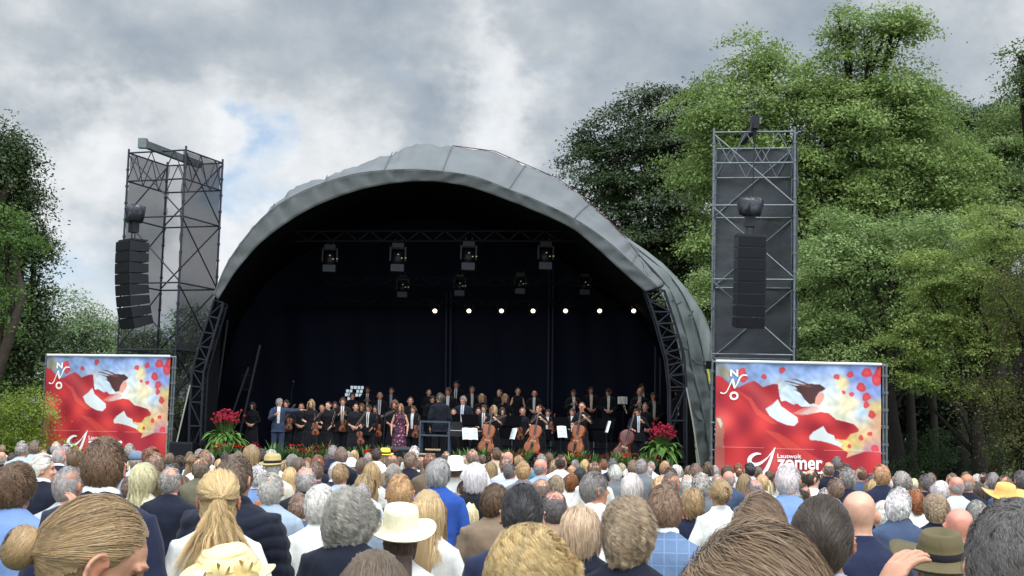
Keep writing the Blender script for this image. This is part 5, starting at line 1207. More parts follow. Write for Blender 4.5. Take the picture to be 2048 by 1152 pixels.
# ---------------------------------------------------------------- stands, podium, stage floor things
IRON = mat('stand metal', (38, 42, 54), .45, .5); PAPER = mat('paper', (214, 216, 218), .8, var=.06, vscale=30)
def music_stand():
    r = empty('music_stand'); mb = MB()
    mb.tube((0, 0, .3), (0, 0, 1.02), .014); mb.build('post', IRON, r)
    for k in range(3): a = 2*PI*k/3+.5; mb = MB(); mb.path([(0, 0, .32), (.15*math.cos(a), .15*math.sin(a), .15), (.32*math.cos(a), .32*math.sin(a), .01)], .011, 5); mb.build('leg', IRON, r)
    M = Matrix.Rotation(R_(24), 3, 'X'); mb = MB(); mb.box((0, .0, 1.16), (.50, .012, .33), M=M); mb.box(Vector((0, .04, 1.16))+M @ Vector((0, .01, -.165)), (.50, .06, .014), M=M); mb.build('desk', mat('black desk', (8, 8, 11), .9, spec=.05), r); return r
ms = music_stand(); SG = 'black music stands of the orchestra'; first = True
for (px, py, Y, rz, zb, lab) in [(938, 888, 36.9, 205, 0, 'music stand with a large open score, right of the podium'), (1024, 885, 37.2, 150, 0, 'music stand with a narrow white page, between first and middle cello'), (1120, 882, 37.1, 205, 0, 'music stand with a white page, left of the rightmost cello'), (1212, 878, 37.3, 145, 0, 'music stand with a thin white page, left of the double bass'),
    (1195, 862, 38.6, 180, 0, 'empty music stand with pale edges, right of the rightmost cello'), (817, 840, 40.2, 180, 0, 'large dark music stand with a pale edge, behind the woman in floral dress'), (867, 884, 37.9, 180, 0, 'music stand on the podium side, its edge catching light'), (1160, 836, 42.0, 180, .24, 'dark stand before the back row, left of the tall bearded man'),
    (1245, 822, 43.0, 180, .62, 'stand with a grey score before the back row, left of the bass scroll'), (1018, 882, 38.8, 180, 0, 'low dark stand with a white edge, right of the first cellist'), (1320, 838, 42.4, 180, .24, 'dark stand in the back row near the right flowers'), (900, 876, 38.4, 190, 0, 'dark stand beside the electric piano')]:
    o = ms if first else copy_tree(ms); first = False; p = Wz(px, ZF+zb, Y); place(o, p, (0, 0, R_(rz))); tag(o, lab, 'music stand', SG)
def sheets(px, py, Y, w, h, rx, rz, lab, two=True):
    r = empty('sheet_music', W(px, py, Y)); r.rotation_euler = (R_(rx), 0, R_(rz)); mb = MB()
    for s in ((-1, 1) if two else (0,)):
        V = [(s*w/2+(i/6-.5)*w, -.03*math.sin(PI*i/6)-.004*j, h/2-h*j) for j in (0, 1) for i in range(7)]; mb.add(V, [(i, i+1, i+8, i+7) for i in range(6)])
    for v in range(len(mb.V)): pass
    mb.build('page', PAPER, r)
    mb = MB()
    for s in ((-1, 1) if two else (0,)):
        for q in range(7): mb.box((s*w/2, -.045, h/2-.05-q*h/8), (w*.8, .002, .006))
    mb.build('staves', mat('ink', (90, 92, 98), .8), r); tag(r, lab, 'sheet music', 'white scores on the music stands'); return r
sheets(940, 868, 36.6, .21, .34, -24, 12, 'large open score with two white pages, right of the podium'); sheets(1027, 868, 36.9, .17, .32, -24, -35, 'narrow white page between the first and middle cello', False)
sheets(1124, 864, 36.7, .26, .34, -24, 14, 'single white page left of the rightmost cello', False); sheets(1216, 854, 36.9, .10, .34, -24, -40, 'thin white page left of the double bass', False); sheets(1245, 801, 42.7, .30, .24, -15, 0, 'grey page on the back stand left of the bass scroll', False)
# podium with rail
POD = mat('grey blue painted steel', (66, 76, 90), .5, .3); pr = empty('conductor_podium', Wz(867, ZF, 37.0)); tag(pr, 'conductor podium with a grey blue square steel rail', 'podium')
mb = MB(); mb.box((0, .6, .11), (1.1, 1.1, .22)); mb.build('platform', mat('podium carpet', (28, 30, 38), .9), pr)
mb = MB(); hw = 29/FP*37.0
for x in (-hw, hw):
    for y in (.06, 1.1): mb.box((x, y, .56), (.05, .05, 1.1))
    mb.box((x, .58, 1.08), (.045, .99, .045)); mb.box((x, .58, .72), (.045, .99, .045))
for z in (1.09, .72): mb.box((0, .062, z), (2*hw-.052, .045, .045))
mb.build('rail', POD, pr)
# monitor wedge, plates, boxes, mic stands, chairs, piano
def wedge(px, Y, rz, lab):
    r = empty('monitor_speaker', Wz(px, ZF, Y), R_(rz)); mb = MB(); w = .30
    a = [(-w, -.22, 0), (-w, .25, 0), (-w, .25, .16), (-w, -.05, .40), (-w, -.22, .34)]; mb.add(a+[(-x, y, z) for x, y, z in a], [(4, 3, 2, 1, 0), (5, 6, 7, 8, 9), (0, 1, 6, 5), (1, 2, 7, 6), (2, 3, 8, 7), (3, 4, 9, 8), (4, 0, 5, 9)]); mb.build('cabinet', mat('grey speaker', (52, 56, 64), .6, var=.3), r)
    mb = MB(); mb.box((0, -.232, .17), (.5, .012, .28)); mb.build('grille', GRL, r); tag(r, lab, 'monitor speaker')
wedge(795, 36.5, 12, 'grey floor monitor speaker in front of the woman in floral dress')
r = empty('speaker_cabinet', Wz(363, 0, 36.6)); mb = MB(); mb.box((0, 0, .65), (.62, .7, 1.3)); mb.build('cabinet', SPK, r); mb = MB(); mb.box((0, -.36, .65), (.56, .015, 1.2)); mb.build('grille', GRL, r); tag(r, 'black bass speaker cabinet standing at the left stage corner', 'speaker')
r = empty('speaker_cabinet', W(495, 765, 44.5)); mb = MB(); mb.box((0, 0, 0), (.34, .3, .5)); mb.build('cabinet', mat('dim box', (40, 48, 62), .6), r); mb = MB(); mb.box((0, -.16, 0), (.3, .012, .44)); mb.build('grille', GRL, r); tag(r, 'small speaker box hanging in the dark at the left inside the stage', 'speaker')
def plank(px, py, Y, w, lab):
    r = empty('wooden_board', W(px, py, Y)); mb = MB(); mb.box((0, 0, 0), (w, .25, .035)); mb.box((0, .02, -.03), (w*.9, .04, .03)); mb.build('board', mat('pale board', (176, 152, 120), .7, var=.2, stretch=(1, 8, 8)), r); tag(r, lab, 'board', 'pale wooden boards before the podium')
plank(866, 899, 36.05, .40, 'topmost pale wooden board in front of the podium'); plank(852, 908, 35.6, .46, 'middle pale wooden board before the podium, just behind the heads'); plank(842, 916, 35.2, .42, 'lowest pale wooden board before the podium')
def mic(px, Y, ht, bx, bz, lab):
    r = empty('microphone_stand', Wz(px, ZF, Y)); mb = MB(); mb.tube((0, 0, .02), (0, 0, ht), .012); mb.build('post', IRON, r)
    for k in range(3): a = 2*PI*k/3+.8; mb = MB(); mb.tube((0, 0, .14), (.3*math.cos(a), .3*math.sin(a), .01), .01); mb.build('leg', IRON, r)
    mb = MB(); mb.tube((-bx*.3, 0, ht-bz*.3), (bx, 0, ht+bz), .009); mb.build('boom', IRON, r); mb = MB(); mb.tube((bx, 0, ht+bz), (bx*1.12, -.02, ht+bz*1.12+.02), .018, 8); mb.build('microphone', mat('mic', (110, 112, 120), .4), r); tag(r, lab, 'microphone stand', 'microphone stands on the stage')
mic(766, 37.0, 1.25, .30, .22, 'microphone stand left of the woman in floral dress'); mic(578, 41.5, 1.9, .04, .3, 'tall microphone stand behind the suited man'); mic(966, 43.2, 1.5, .05, .25, 'tall thin stand behind the orchestra right of the twin poles'); mic(850, 42.6, 1.4, -.02, .3, 'thin stand left of the woman beside the conductor')
r = empty('electric_piano', Wz(925, ZF, 38.0), R_(4)); mb = MB(); mb.box((0, .1, .78), (1.25, .42, .16)); mb.box((0, .25, .98), (1.25, .06, .26)); mb.build('case', mat('piano black', (18, 19, 24), .3, spec=.6), r); mb = MB(); mb.box((0, -.02, .868), (1.1, .13, .015)); mb.build('keyboard', PAPER, r)
for x in (-.5, .5): mb = MB(); mb.box((x, .1, .35), (.06, .35, .7)); mb.build('leg', IRON, r)
tag(r, 'black keyboard instrument between the podium and the first cello', 'piano')
def chair(px, Y, rz, lab):
    r = empty('orchestra_chair', Wz(px, ZF, Y), R_(rz)); mb = MB(); mb.box((0, 0, .46), (.42, .42, .05)); mb.build('seat', mat('chair pad', (12, 13, 18), .9, spec=.1), r); mb = MB(); mb.box((0, .21, .82), (.40, .04, .30)); mb.build('backrest', mat('chair pad', (12, 13, 18), .9, spec=.1), r)
    for x in (-.18, .18):
        for y in (-.18, .19): mb = MB(); mb.tube((x, y, 0), (x*1.0, y, .44 if y < 0 else .9), .012); mb.build('leg', mat('chair leg', (110, 114, 124), .4, .6), r)
    tag(r, lab, 'chair', 'chairs on the stage')
chair(1090, 38.2, 170, 'chair right of the middle cello'); chair(1200, 37.9, 175, 'chair left of the double bass'); chair(1010, 38.1, 180, 'chair right of the first cello')
# ---------------------------------------------------------------- flowers and plants
RED = mat('crimson petal', (148, 18, 48), .6, var=.3, vscale=30); RED2 = mat('red petal', (206, 36, 34), .55, var=.25, vscale=30)
POT = mat('black planter', (22, 24, 30), .7, bump=.2); YG = (116, 130, 52)
def arch_leaf(V, F, base, az, L_, w, lift, sag, n=6):
    i0 = len(V); c, s = math.cos(az), math.sin(az)
    for k in range(n+1):
        t = k/n; rr_ = L_*t; z = lift*t-sag*t*t; ww = w*math.sin(PI*min(1, .08+t*.92))**.8*(1-t*.15)
        for q in (-1, 0, 1): V.append((base[0]+c*rr_-s*ww*q, base[1]+s*rr_+c*ww*q, base[2]+z+(.25*ww if q else 0)))
    for k in range(n):
        for q in (0, 1): a = i0+k*3+q; F.append((a, a+1, a+4, a+3))
def planter(px, Y, zc, wid, zfl, lab, seed):
    rr = random.Random(seed); r = empty('flower_planter', Wz(px, ZF, Y)); tag(r, lab, 'flower planter', 'large flower planters at the stage ends')
    z0 = zc-ZF; mb = MB(); mb.lathe([(.001, 0), (.30, 0), (.36, z0*.75), (.38, z0*.8), (.33, z0*.8), (.001, z0*.74)], 20); mb.build('pot', POT, r, True)
    V = []; F = []
    for i in range(150):
        e = rr.random(); arch_leaf(V, F, (rr.uniform(-.16, .16), rr.uniform(-.14, .14), z0*.75+rr.uniform(0, .2)), rr.uniform(0, 2*PI), wid*(.55+.5*rr.random()), .045+.035*rr.random(), .25+.5*e, .45+.45*rr.random())
    me = npmesh('leaves', V, np.array(F), True, {'rnd': np.repeat([rr.random() for _ in range(150)], 21)}); me_obj('leaves', me, leaf_mat('planter leaf', (92, 130, 52), .25), r)
    V = []; F = []; cl = [(rr.gauss(0, wid*.27), rr.gauss(0, .16), z0+zfl+rr.gauss(0, .085)) for _ in range(190)]
    for c in cl:
        for k in range(26):
            a, b = rr.uniform(0, 2*PI), rr.uniform(-.3, 1.); d = Vector((math.cos(a)*math.cos(b), math.sin(a)*math.cos(b), math.sin(b))); u = d.orthogonal().normalized(); w_ = d.cross(u); p = Vector(c)+d*.036; s = .017
            i0 = len(V); V += [tuple(p-u*s), tuple(p+w_*s+d*.006), tuple(p+u*s), tuple(p-w_*s+d*.006)]; F.append((i0, i0+1, i0+2, i0+3))
    me_obj('blossom', npmesh('blossom', V, np.array(F)), RED, r)
    mb = MB()
    for c in cl[::2]: mb.path([(c[0]*.2, c[1]*.2, z0*.7), (c[0]*.6, c[1]*.6, z0+zfl*.6), c], .006, 4)
    mb.build('stem', mat('green stem', (70, 100, 46), .7), r)
planter(448, 36.7, 1.35, .62, .62, 'left planter with crimson flowers over long arching green leaves', 3)
planter(1324, 36.6, 1.32, .56, .60, 'right planter with crimson flowers beside the roof truss leg', 4)
FG = 'ferns and leafy plants along the stage front'; RG = 'red flowers along the stage front'
def fern_mesh(seed, n=34, L_=.34):
    rr = random.Random(seed); V = []; F = []
    for i in range(n): arch_leaf(V, F, (rr.uniform(-.05, .05), rr.uniform(-.05, .05), .0), rr.uniform(0, 2*PI), L_*rr.uniform(.35, .8), .013, L_*rr.uniform(.8, 1.3), L_*rr.uniform(.1, .6), 5)
    return npmesh('fronds', V, np.array(F), True, {'rnd': np.repeat([rr.random() for _ in range(n)], 18)})
def poin_mesh(seed):
    rr = random.Random(seed); V = []; F = []
    for h in range(5):
        c = (rr.uniform(-.13, .13), rr.uniform(-.1, .1), .16+rr.uniform(0, .1))
        for k in range(9): arch_leaf(V, F, c, k*.7+rr.random(), rr.uniform(.05, .085), .020, rr.uniform(.0, .04), .03, 3)
    return npmesh('blossom', V, np.array(F), True)
fm = [fern_mesh(i) for i in range(4)]; fl = [fern_mesh(10+i, 26, .2) for i in range(2)]; pm_ = [poin_mesh(i) for i in range(4)]
refs = [(448, 'the left flower planter'), (560, 'the suited man'), (625, 'the blonde violinist'), (690, 'the tall violinist'), (722, 'the lowest violin'), (795, 'the floor monitor'), (867, 'the podium'), (940, 'the open score'), (970, 'the first cello'), (1062, 'the middle cello'), (1124, 'the single white page'), (1150, 'the rightmost cello'), (1240, 'the double bass'), (1324, 'the right planter')]
def nearref(px, used):
    x, n = min(refs, key=lambda q: abs(q[0]-px)); side = 'below' if abs(x-px) < 10 else ('left of' if px < x else 'right of'); k = (n, side); used[k] = used.get(k, 0)+1
    return side+' '+n, used[k]
SH = mat('stage edge box', (26, 24, 24), .9)
used = {}; lm1, lm2 = leaf_mat('fern leaf', (84, 122, 56), .25), leaf_mat('yellow green leaf', YG, .25)
ferns = [432, 455, 548, 583, 618, 652, 706, 732, 768, 920, 938, 969, 1003, 1018, 1052, 1096, 1140, 1163, 1192, 1232, 1248, 1288, 1300]
for i, px in enumerate(ferns):
    Y = 35.75+.12*(i % 3); zb = 1.0; r = empty('fern', Wz(px, zb, Y)); pl, k = nearref(px, used); me_obj('fronds', fm[i % 4], lm1 if i % 5 else lm2, r); r.rotation_euler.z = i*1.1; s = 1.0+.15*((i*7) % 3); r.scale = (s, s, s)
    mb = MB(); mb.lathe([(.001, -.14), (.09, -.14), (.12, .01), (.10, .01)], 12); mb.build('pot', POT, r)
    tag(r, 'spiky green fern at the stage front, '+pl+(', %s one' % ['first', 'second', 'third', 'fourth'][k-1]), 'fern', FG)
used = {}
for i, px in enumerate([428, 443, 475, 492, 505, 590, 606, 628, 646, 740, 748, 1036, 1042, 1085, 1150, 1172, 1205, 1258, 1276, 1310, 500, 780]):
    Y = 35.45+.1*(i % 3); r = empty('red_flower', Wz(px, .94+.04*(i % 3), Y)); pl, k = nearref(px, used); me_obj('blossom', pm_[i % 4], RED2 if i % 3 else RED, r); me_obj('leaves', fl[i % 2], lm1, r); r.scale = (1.25,)*3
    mb = MB(); mb.lathe([(.001, -.12), (.07, -.12), (.1, .01), (.08, .01)], 12); mb.build('pot', POT, r)
    tag(r, 'red flowering plant at stage front, '+pl+(', %s one' % ['first', 'second', 'third', 'fourth', 'fifth'][k-1]), 'flower', RG)
for i, px in enumerate([483, 532, 560, 640, 688, 758, 820, 1120, 1176, 1215, 1270, 1336]):
    r = empty('leafy_plant', Wz(px, .96, 35.6)); pl, k = nearref(px, used); me_obj('leaves', fl[i % 2], lm2, r); r.scale = (1.5,)*3; r.rotation_euler.z = i
    mb = MB(); mb.lathe([(.001, -.1), (.06, -.1), (.08, .01), (.07, .01)], 12); mb.build('pot', POT, r)
    tag(r, 'low yellow green leafy plant at the stage front, '+pl, 'plant', FG)
r = tag(empty('plant_bench', (OFF.x, 35.65, 0)), 'long low black bench carrying the row of plants before the stage', 'bench'); mb = MB(); mb.box((0, 0, .82), (13.2, .8, .05)); mb.build('top', SH, r)
for x in np.linspace(-6.4, 6.4, 9): mb = MB(); mb.box((x, 0, .395), (.06, .7, .79)); mb.build('leg', SH, r)
# ---------------------------------------------------------------- musicians
BK = (16, 17, 24); NV = (22, 24, 38); WH = (200, 198, 196)
#  x, ytop, Y, sex, hair style, hair colour, skin, pose, yaw, top, colour, shirt, tie, label
MU = [(506, 803, 39.6, 'f', 'bob', (40, 34, 32), 'mid', 'front', 0, 'dress', BK, 0, 0, 'woman in black standing alone at the far left of the orchestra'),
 (559, 796, 37.2, 'm', 'short', (150, 148, 146), 'mid', 'point', -60, 'jacket', (46, 56, 78), WH, 0, 'grey-haired man in a blue grey suit stretching out his arm with a microphone'),
 (573, 799, 38.3, 'm', 'short', (40, 34, 30), 'mid', 'violin', 20, 'jacket', BK, 0, 0, 'dark-haired violinist half hidden behind the suited man'),
 (603, 806, 39.2, 'f', 'pony', (60, 46, 36), 'mid', 'front', 0, 'dress', BK, 0, 0, 'dark-haired woman in black just right of the outstretched hand'),
 (623, 798, 37.8, 'f', 'mid', (170, 138, 96), 'pale', 'violin', 0, 'dress', BK, 0, 0, 'blonde woman in black V-neck holding a violin low'),
 (644, 808, 39.2, 'f', 'bun', (60, 44, 36), 'mid', 'front', 0, 'dress', BK, 0, 0, 'woman in black between the blonde violinist and the woman with a bow'),
 (657, 803, 38.2, 'f', 'bun', (90, 66, 46), 'pale', 'violin', 20, 'dress', BK, 0, 0, 'woman in black with hair pinned up, holding a bow'),
 (670, 802, 39.6, 'm', 'short', (50, 42, 38), 'mid', 'front', 0, 'jacket', BK, (140, 140, 144), 0, 'man in a grey shirt behind the woman with the bow'),
 (686, 794, 38.2, 'm', 'short', (54, 42, 36), 'mid', 'clap', 0, 'jacket', BK, WH, (60, 60, 70), 'tall dark-haired man in white shirt and tie with hands together'),
 (705, 784, 41.4, 'm', 'short', (60, 50, 44), 'mid', 'down', 0, 'jacket', BK, 0, 0, 'man in black standing before the glowing backdrop panes'),
 (712, 806, 37.6, 'f', 'slick', (46, 38, 36), 'mid', 'front', -10, 'dress', BK, 0, 0, 'smiling woman in black with hands crossed in front'),
 (724, 806, 39.4, 'f', 'mid', (110, 76, 56), 'mid', 'front', 0, 'dress', BK, 0, 0, 'brown-haired woman peeking between the woman with crossed hands and the man in white'),
 (738, 808, 38.2, 'm', 'short', (36, 30, 28), 'tan', 'violin', 25, 'jacket', BK, WH, (60, 60, 66), 'dark-haired man with open jacket and white shirt looking left'),
 (751, 810, 39.2, 'f', 'short', (40, 32, 30), 'mid', 'front', 0, 'dress', BK, 0, 0, 'short-haired person in black right of the man in white shirt'),
 (735, 773, 43.0, 'm', 'short', (60, 48, 40), 'tan', 'clap', 0, 'jacket', BK, WH, (70, 70, 80), 'back row man above the glowing backdrop panes, holding brass'),
 (760, 784, 41.8, 'm', 'bald', (120, 110, 100), 'mid', 'front', 0, 'jacket', BK, WH, (110, 110, 120), 'bald man with wide white shirt front in the second row'),
 (783, 775, 42.8, 'm', 'thin', (110, 100, 92), 'mid', 'down', 0, 'jacket', BK, (150, 150, 160), 0, 'back row man behind the woman in floral dress'),
 (789, 799, 38.8, 'f', 'curly', (130, 96, 70), 'pink', 'front', 0, 'dress', BK, 0, 0, 'curly-haired woman right behind the soloist in floral dress'),
 (801, 806, 37.3, 'f', 'wavy', (150, 116, 84), 'pale', 'down', 0, 'dress', (78, 40, 66), 0, 0, 'soloist in a long purple floral dress, smiling'),
 (821, 793, 40.0, 'f', 'slick', (40, 34, 32), 'mid', 'front', -10, 'dress', BK, 0, 0, 'dark-haired woman beside the large stand edge'),
 (827, 811, 38.2, 'm', 'short', (90, 72, 50), 'mid', 'violin', 10, 'jacket', BK, WH, 0, 'violinist with white shirt between the soloist and podium'),
 (858, 778, 42.4, 'f', 'slick', (60, 46, 40), 'pale', 'front', 0, 'dress', BK, 0, 0, 'woman in low-cut black in the back row above the conductor'),
 (865, 791, 41.0, 'm', 'short', (60, 48, 42), 'mid', 'front', 0, 'jacket', BK, 0, 0, 'dark-haired person half hidden left of the conductor'),
 (881, 786, 37.7, 'm', 'tousled', (84, 76, 68), 'mid', 'down', -60, 'jacket', (20, 23, 34), 0, 0, 'conductor in black on the podium, face turned to the orchestra'),
 (897, 774, 41.8, 'm', 'short', (44, 38, 34), 'tan', 'down', 25, 'jacket', BK, WH, 0, 'bearded man in white shirt just right of the conductor\'s head'),
 (913, 761, 43.6, 'm', 'short', (70, 56, 46), 'mid', 'down', 0, 'jacket', BK, WH, (100, 80, 90), 'tallest man in the back row, right of the left twin poles'),
 (927, 791, 39.2, 'm', 'thin', (150, 146, 142), 'mid', 'front', 25, 'jacket', (26, 30, 46), WH, (130, 150, 190), 'grey-haired man in white shirt and pale blue tie at the piano'),
 (944, 772, 43.0, 'm', 'thin', (130, 118, 104), 'mid', 'down', 10, 'jacket', BK, (190, 180, 170), 0, 'bearded balding man in the back row, second right of the poles'),
 (907, 817, 39.0, 'f', 'bun', (80, 50, 44), 'pale', 'front', 10, 'dress', BK, 0, 0, 'woman with bare neckline sitting low behind the podium rail'),
 (964, 787, 41.0, 'f', 'bob', (170, 140, 100), 'mid', 'front', -25, 'dress', BK, 0, 0, 'blonde woman leaning left behind the first cellist'),
 (957, 815, 38.8, 'f', 'slick', (40, 34, 32), 'mid', 'front', 0, 'dress', BK, 0, 0, 'dark-haired woman left of the man at the first cello'),
 (968, 809, 38.1, 'm', 'thin', (54, 44, 40), 'mid', 'cello', 15, 'jacket', BK, WH, (110, 50, 50), 'balding man with white shirt just left of the first cello'),
 (988, 810, 37.6, 'f', 'mid', (190, 166, 130), 'pale', 'cello', 20, 'dress', BK, 0, 0, 'blonde woman cellist behind the first cello'),
 (999, 778, 42.6, 'f', 'bun', (90, 60, 48), 'pale', 'front', 25, 'dress', BK, 0, 0, 'woman in the back row turned right toward her blonde neighbour'),
 (1010, 787, 41.4, 'f', 'mid', (160, 122, 84), 'pale', 'front', -20, 'dress', BK, 0, 0, 'long-haired woman with deep neckline above the first cellist'),
 (1036, 775, 42.6, 'f', 'slick', (80, 52, 44), 'pale', 'down', 0, 'dress', BK, 0, 0, 'woman in sleeveless black with bare arms in the back row'),
 (1005, 814, 38.8, 'f', 'bob', (60, 44, 38), 'pale', 'front', 0, 'dress', BK, 0, 0, 'woman with short dark hair right of the first cellist'),
 (1045, 814, 38.4, 'f', 'bun', (54, 40, 36), 'mid', 'violin', 0, 'dress', BK, 0, 0, 'dark-haired woman in high-necked black left of the middle cellist'),
 (1069, 781, 42.4, 'm', 'bald', (90, 80, 74), 'mid', 'front', 0, 'jacket', BK, WH, 0, 'bald man in white shirt in the back row above the middle cellist'),
 (1079, 809, 37.5, 'f', 'bun', (60, 44, 36), 'pale', 'cello', 55, 'dress', BK, 0, 0, 'woman in black turned left behind the middle cello'),
 (1096, 818, 38.8, 'm', 'short', (44, 36, 34), 'mid', 'violin', 0, 'jacket', BK, WH, 0, 'violist with white shirt right of the middle cellist'),
 (1147, 779, 42.4, 'm', 'short', (36, 30, 28), 'mid', 'clap', 20, 'jacket', BK, WH, 0, 'bearded man clapping, leftmost of the right back row'),
 (1182, 773, 42.8, 'm', 'short', (36, 28, 26), 'tan', 'front', 0, 'jacket', BK, (206, 180, 160), 0, 'tall bearded man in the back row with a pale shirt'),
 (1217, 776, 42.8, 'm', 'tousled', (40, 34, 30), 'mid', 'front', 45, 'jacket', BK, WH, 0, 'dark-haired man with glasses in the back row turned left'),
 (1145, 816, 38.8, 'm', 'short', (84, 64, 50), 'mid', 'violin', 30, 'jacket', BK, WH, 0, 'grey-brown haired man left of the rightmost cellist'),
 (1164, 804, 37.6, 'f', 'bun', (100, 68, 50), 'pale', 'cello', 10, 'dress', BK, 0, 0, 'young woman in black behind the rightmost cello'),
 (1280, 776, 42.2, 'm', 'bald', (100, 90, 84), 'mid', 'clap', 0, 'jacket', BK, (180, 170, 160), 0, 'bald man beside the double bass scroll'),
 (1284, 767, 43.4, 'm', 'short', (60, 46, 40), 'tan', 'down', 0, 'jacket', BK, WH, 0, 'dark-haired man just behind the bald man by the bass scroll'),
 (1307, 784, 42.2, 'm', 'short', (50, 40, 36), 'tan', 'front', 15, 'jacket', BK, (180, 170, 160), 0, 'man in the back row above the right flower planter'),
 (1357, 778, 41.4, 'm', 'short', (40, 34, 32), 'mid', 'down', 0, 'jacket', BK, WH, (80, 80, 90), 'bearded man visible through the right roof truss'),
 (1277, 815, 37.9, 'm', 'short', (30, 26, 26), 'mid', 'cello', 60, 'jacket', BK, WH, (130, 150, 190), 'dark-haired bass player in profile holding the double bass'),
 (1291, 805, 39.6, 'f', 'slick', (50, 40, 36), 'mid', 'front', 20, 'dress', BK, 0, 0, 'musician in the shadow behind the bass player')]
FLORAL = None
def floral():
    m, nt, b = nodemat('floral print'); N = nt.nodes; L = nt.links; tc = N.new('ShaderNodeTexCoord'); v = N.new('ShaderNodeTexVoronoi'); v.inputs['Scale'].default_value = 13; L.new(tc.outputs['Object'], v.inputs['Vector'])
    r = N.new('ShaderNodeValToRGB'); r.color_ramp.interpolation = 'CONSTANT'; e = r.color_ramp.elements; e[0].color = (*lin((196, 150, 160)), 1); e[1].position = .22; e[1].color = (*lin((120, 40, 70)), 1); x = e.new(.42); x.color = (*lin((48, 28, 50)), 1)
    L.new(v.outputs['Distance'], r.inputs[0]); L.new(r.outputs[0], b.inputs['Base Color']); b.inputs['Roughness'].default_value = .8; return m
for i, (px, py, Y, g_, sty, hc, sk, pose, yaw, top, tc_, sf, ti, lab) in enumerate(MU):
    P = W(px, py, Y); fl_ = ZF+(0 if Y < 40.6 else .24 if Y < 42.4 else .62); th = STY[sty][2]
    s = min(1.10, max(.86, (P.z-fl_)/(1.72+th*.8))); z = P.z-s*(1.72+th*.8)
    o = person((P.x, P.y, z), s, (R_(12) if 'conductor in' in lab else PI+R_(((i*37) % 20)-10)), g_, yaw, 0, pose, sty, hc, sk, top, tc_, (44, 54, 76) if 'suit ' in lab else (18, 19, 26), None, sf or None, ti or None, 2, .014, sleeve=(.08 if 'sleeveless' in lab or 'soloist in a long' in lab else .5 if pose == 'cello' and g_ == 'f' else .72 if g_ == 'f' and i % 3 else .92), glasses='glasses' in lab, var=i, legs=True)
    if 'soloist in a long' in lab:
        for ch in o.children:
            if ch.name.startswith('dress'): ch.material_slots[0].link = 'OBJECT'; ch.material_slots[0].material = floral()
    tag(o, lab, 'musician', 'orchestra on the stage')
# ---------------------------------------------------------------- audience
HCOL = dict(grey=(150, 140, 135), lgrey=(184, 174, 169), silver=(190, 183, 180), white=(220, 213, 207), dgrey=(98, 91, 90), blonde=(210, 178, 126), pblonde=(222, 206, 164), dblonde=(158, 130, 92), brown=(100, 76, 54), dbrown=(62, 47, 38), gbrown=(120, 98, 82), auburn=(146, 88, 46), red=(128, 80, 56), straw=(186, 142, 100), black=(34, 31, 32), sandy=(140, 109, 84), gblonde=(188, 164, 132))
HNAME = dict(grey='grey', lgrey='light grey', silver='silver', white='white', dgrey='dark grey', blonde='blonde', pblonde='pale blonde', dblonde='dark blonde', brown='brown', dbrown='dark brown', gbrown='grey brown', auburn='auburn', red='reddish brown', straw='ginger blonde', black='black', sandy='sandy', gblonde='ash blonde')
CC = dict(navy=(33, 39, 64), dnavy=(26, 30, 46), lblue=(164, 180, 198), blue=(112, 138, 184), rblue=(44, 80, 160), white=(228, 227, 222), cream=(224, 218, 200), grey=(110, 114, 118), lgrey=(178, 182, 182), olive=(96, 92, 74), taupe=(122, 104, 86), black=(24, 25, 32), pink=(214, 70, 130), beige=(190, 174, 150), lav=(186, 190, 216), orange=(216, 120, 40), check=(104, 126, 158), tan=(160, 130, 110), slate=(70, 84, 112), teal=(70, 120, 140), green=(70, 90, 66), pale=(204, 206, 204))
CN = dict(navy='navy', dnavy='dark navy', lblue='pale blue', blue='blue', rblue='bright blue', white='white', cream='cream', grey='grey', lgrey='light grey', olive='olive', taupe='taupe', black='black', pink='pink', beige='beige', lav='lavender', orange='orange', check='blue checked', tan='tan', slate='slate blue', teal='teal', green='green', pale='pale')
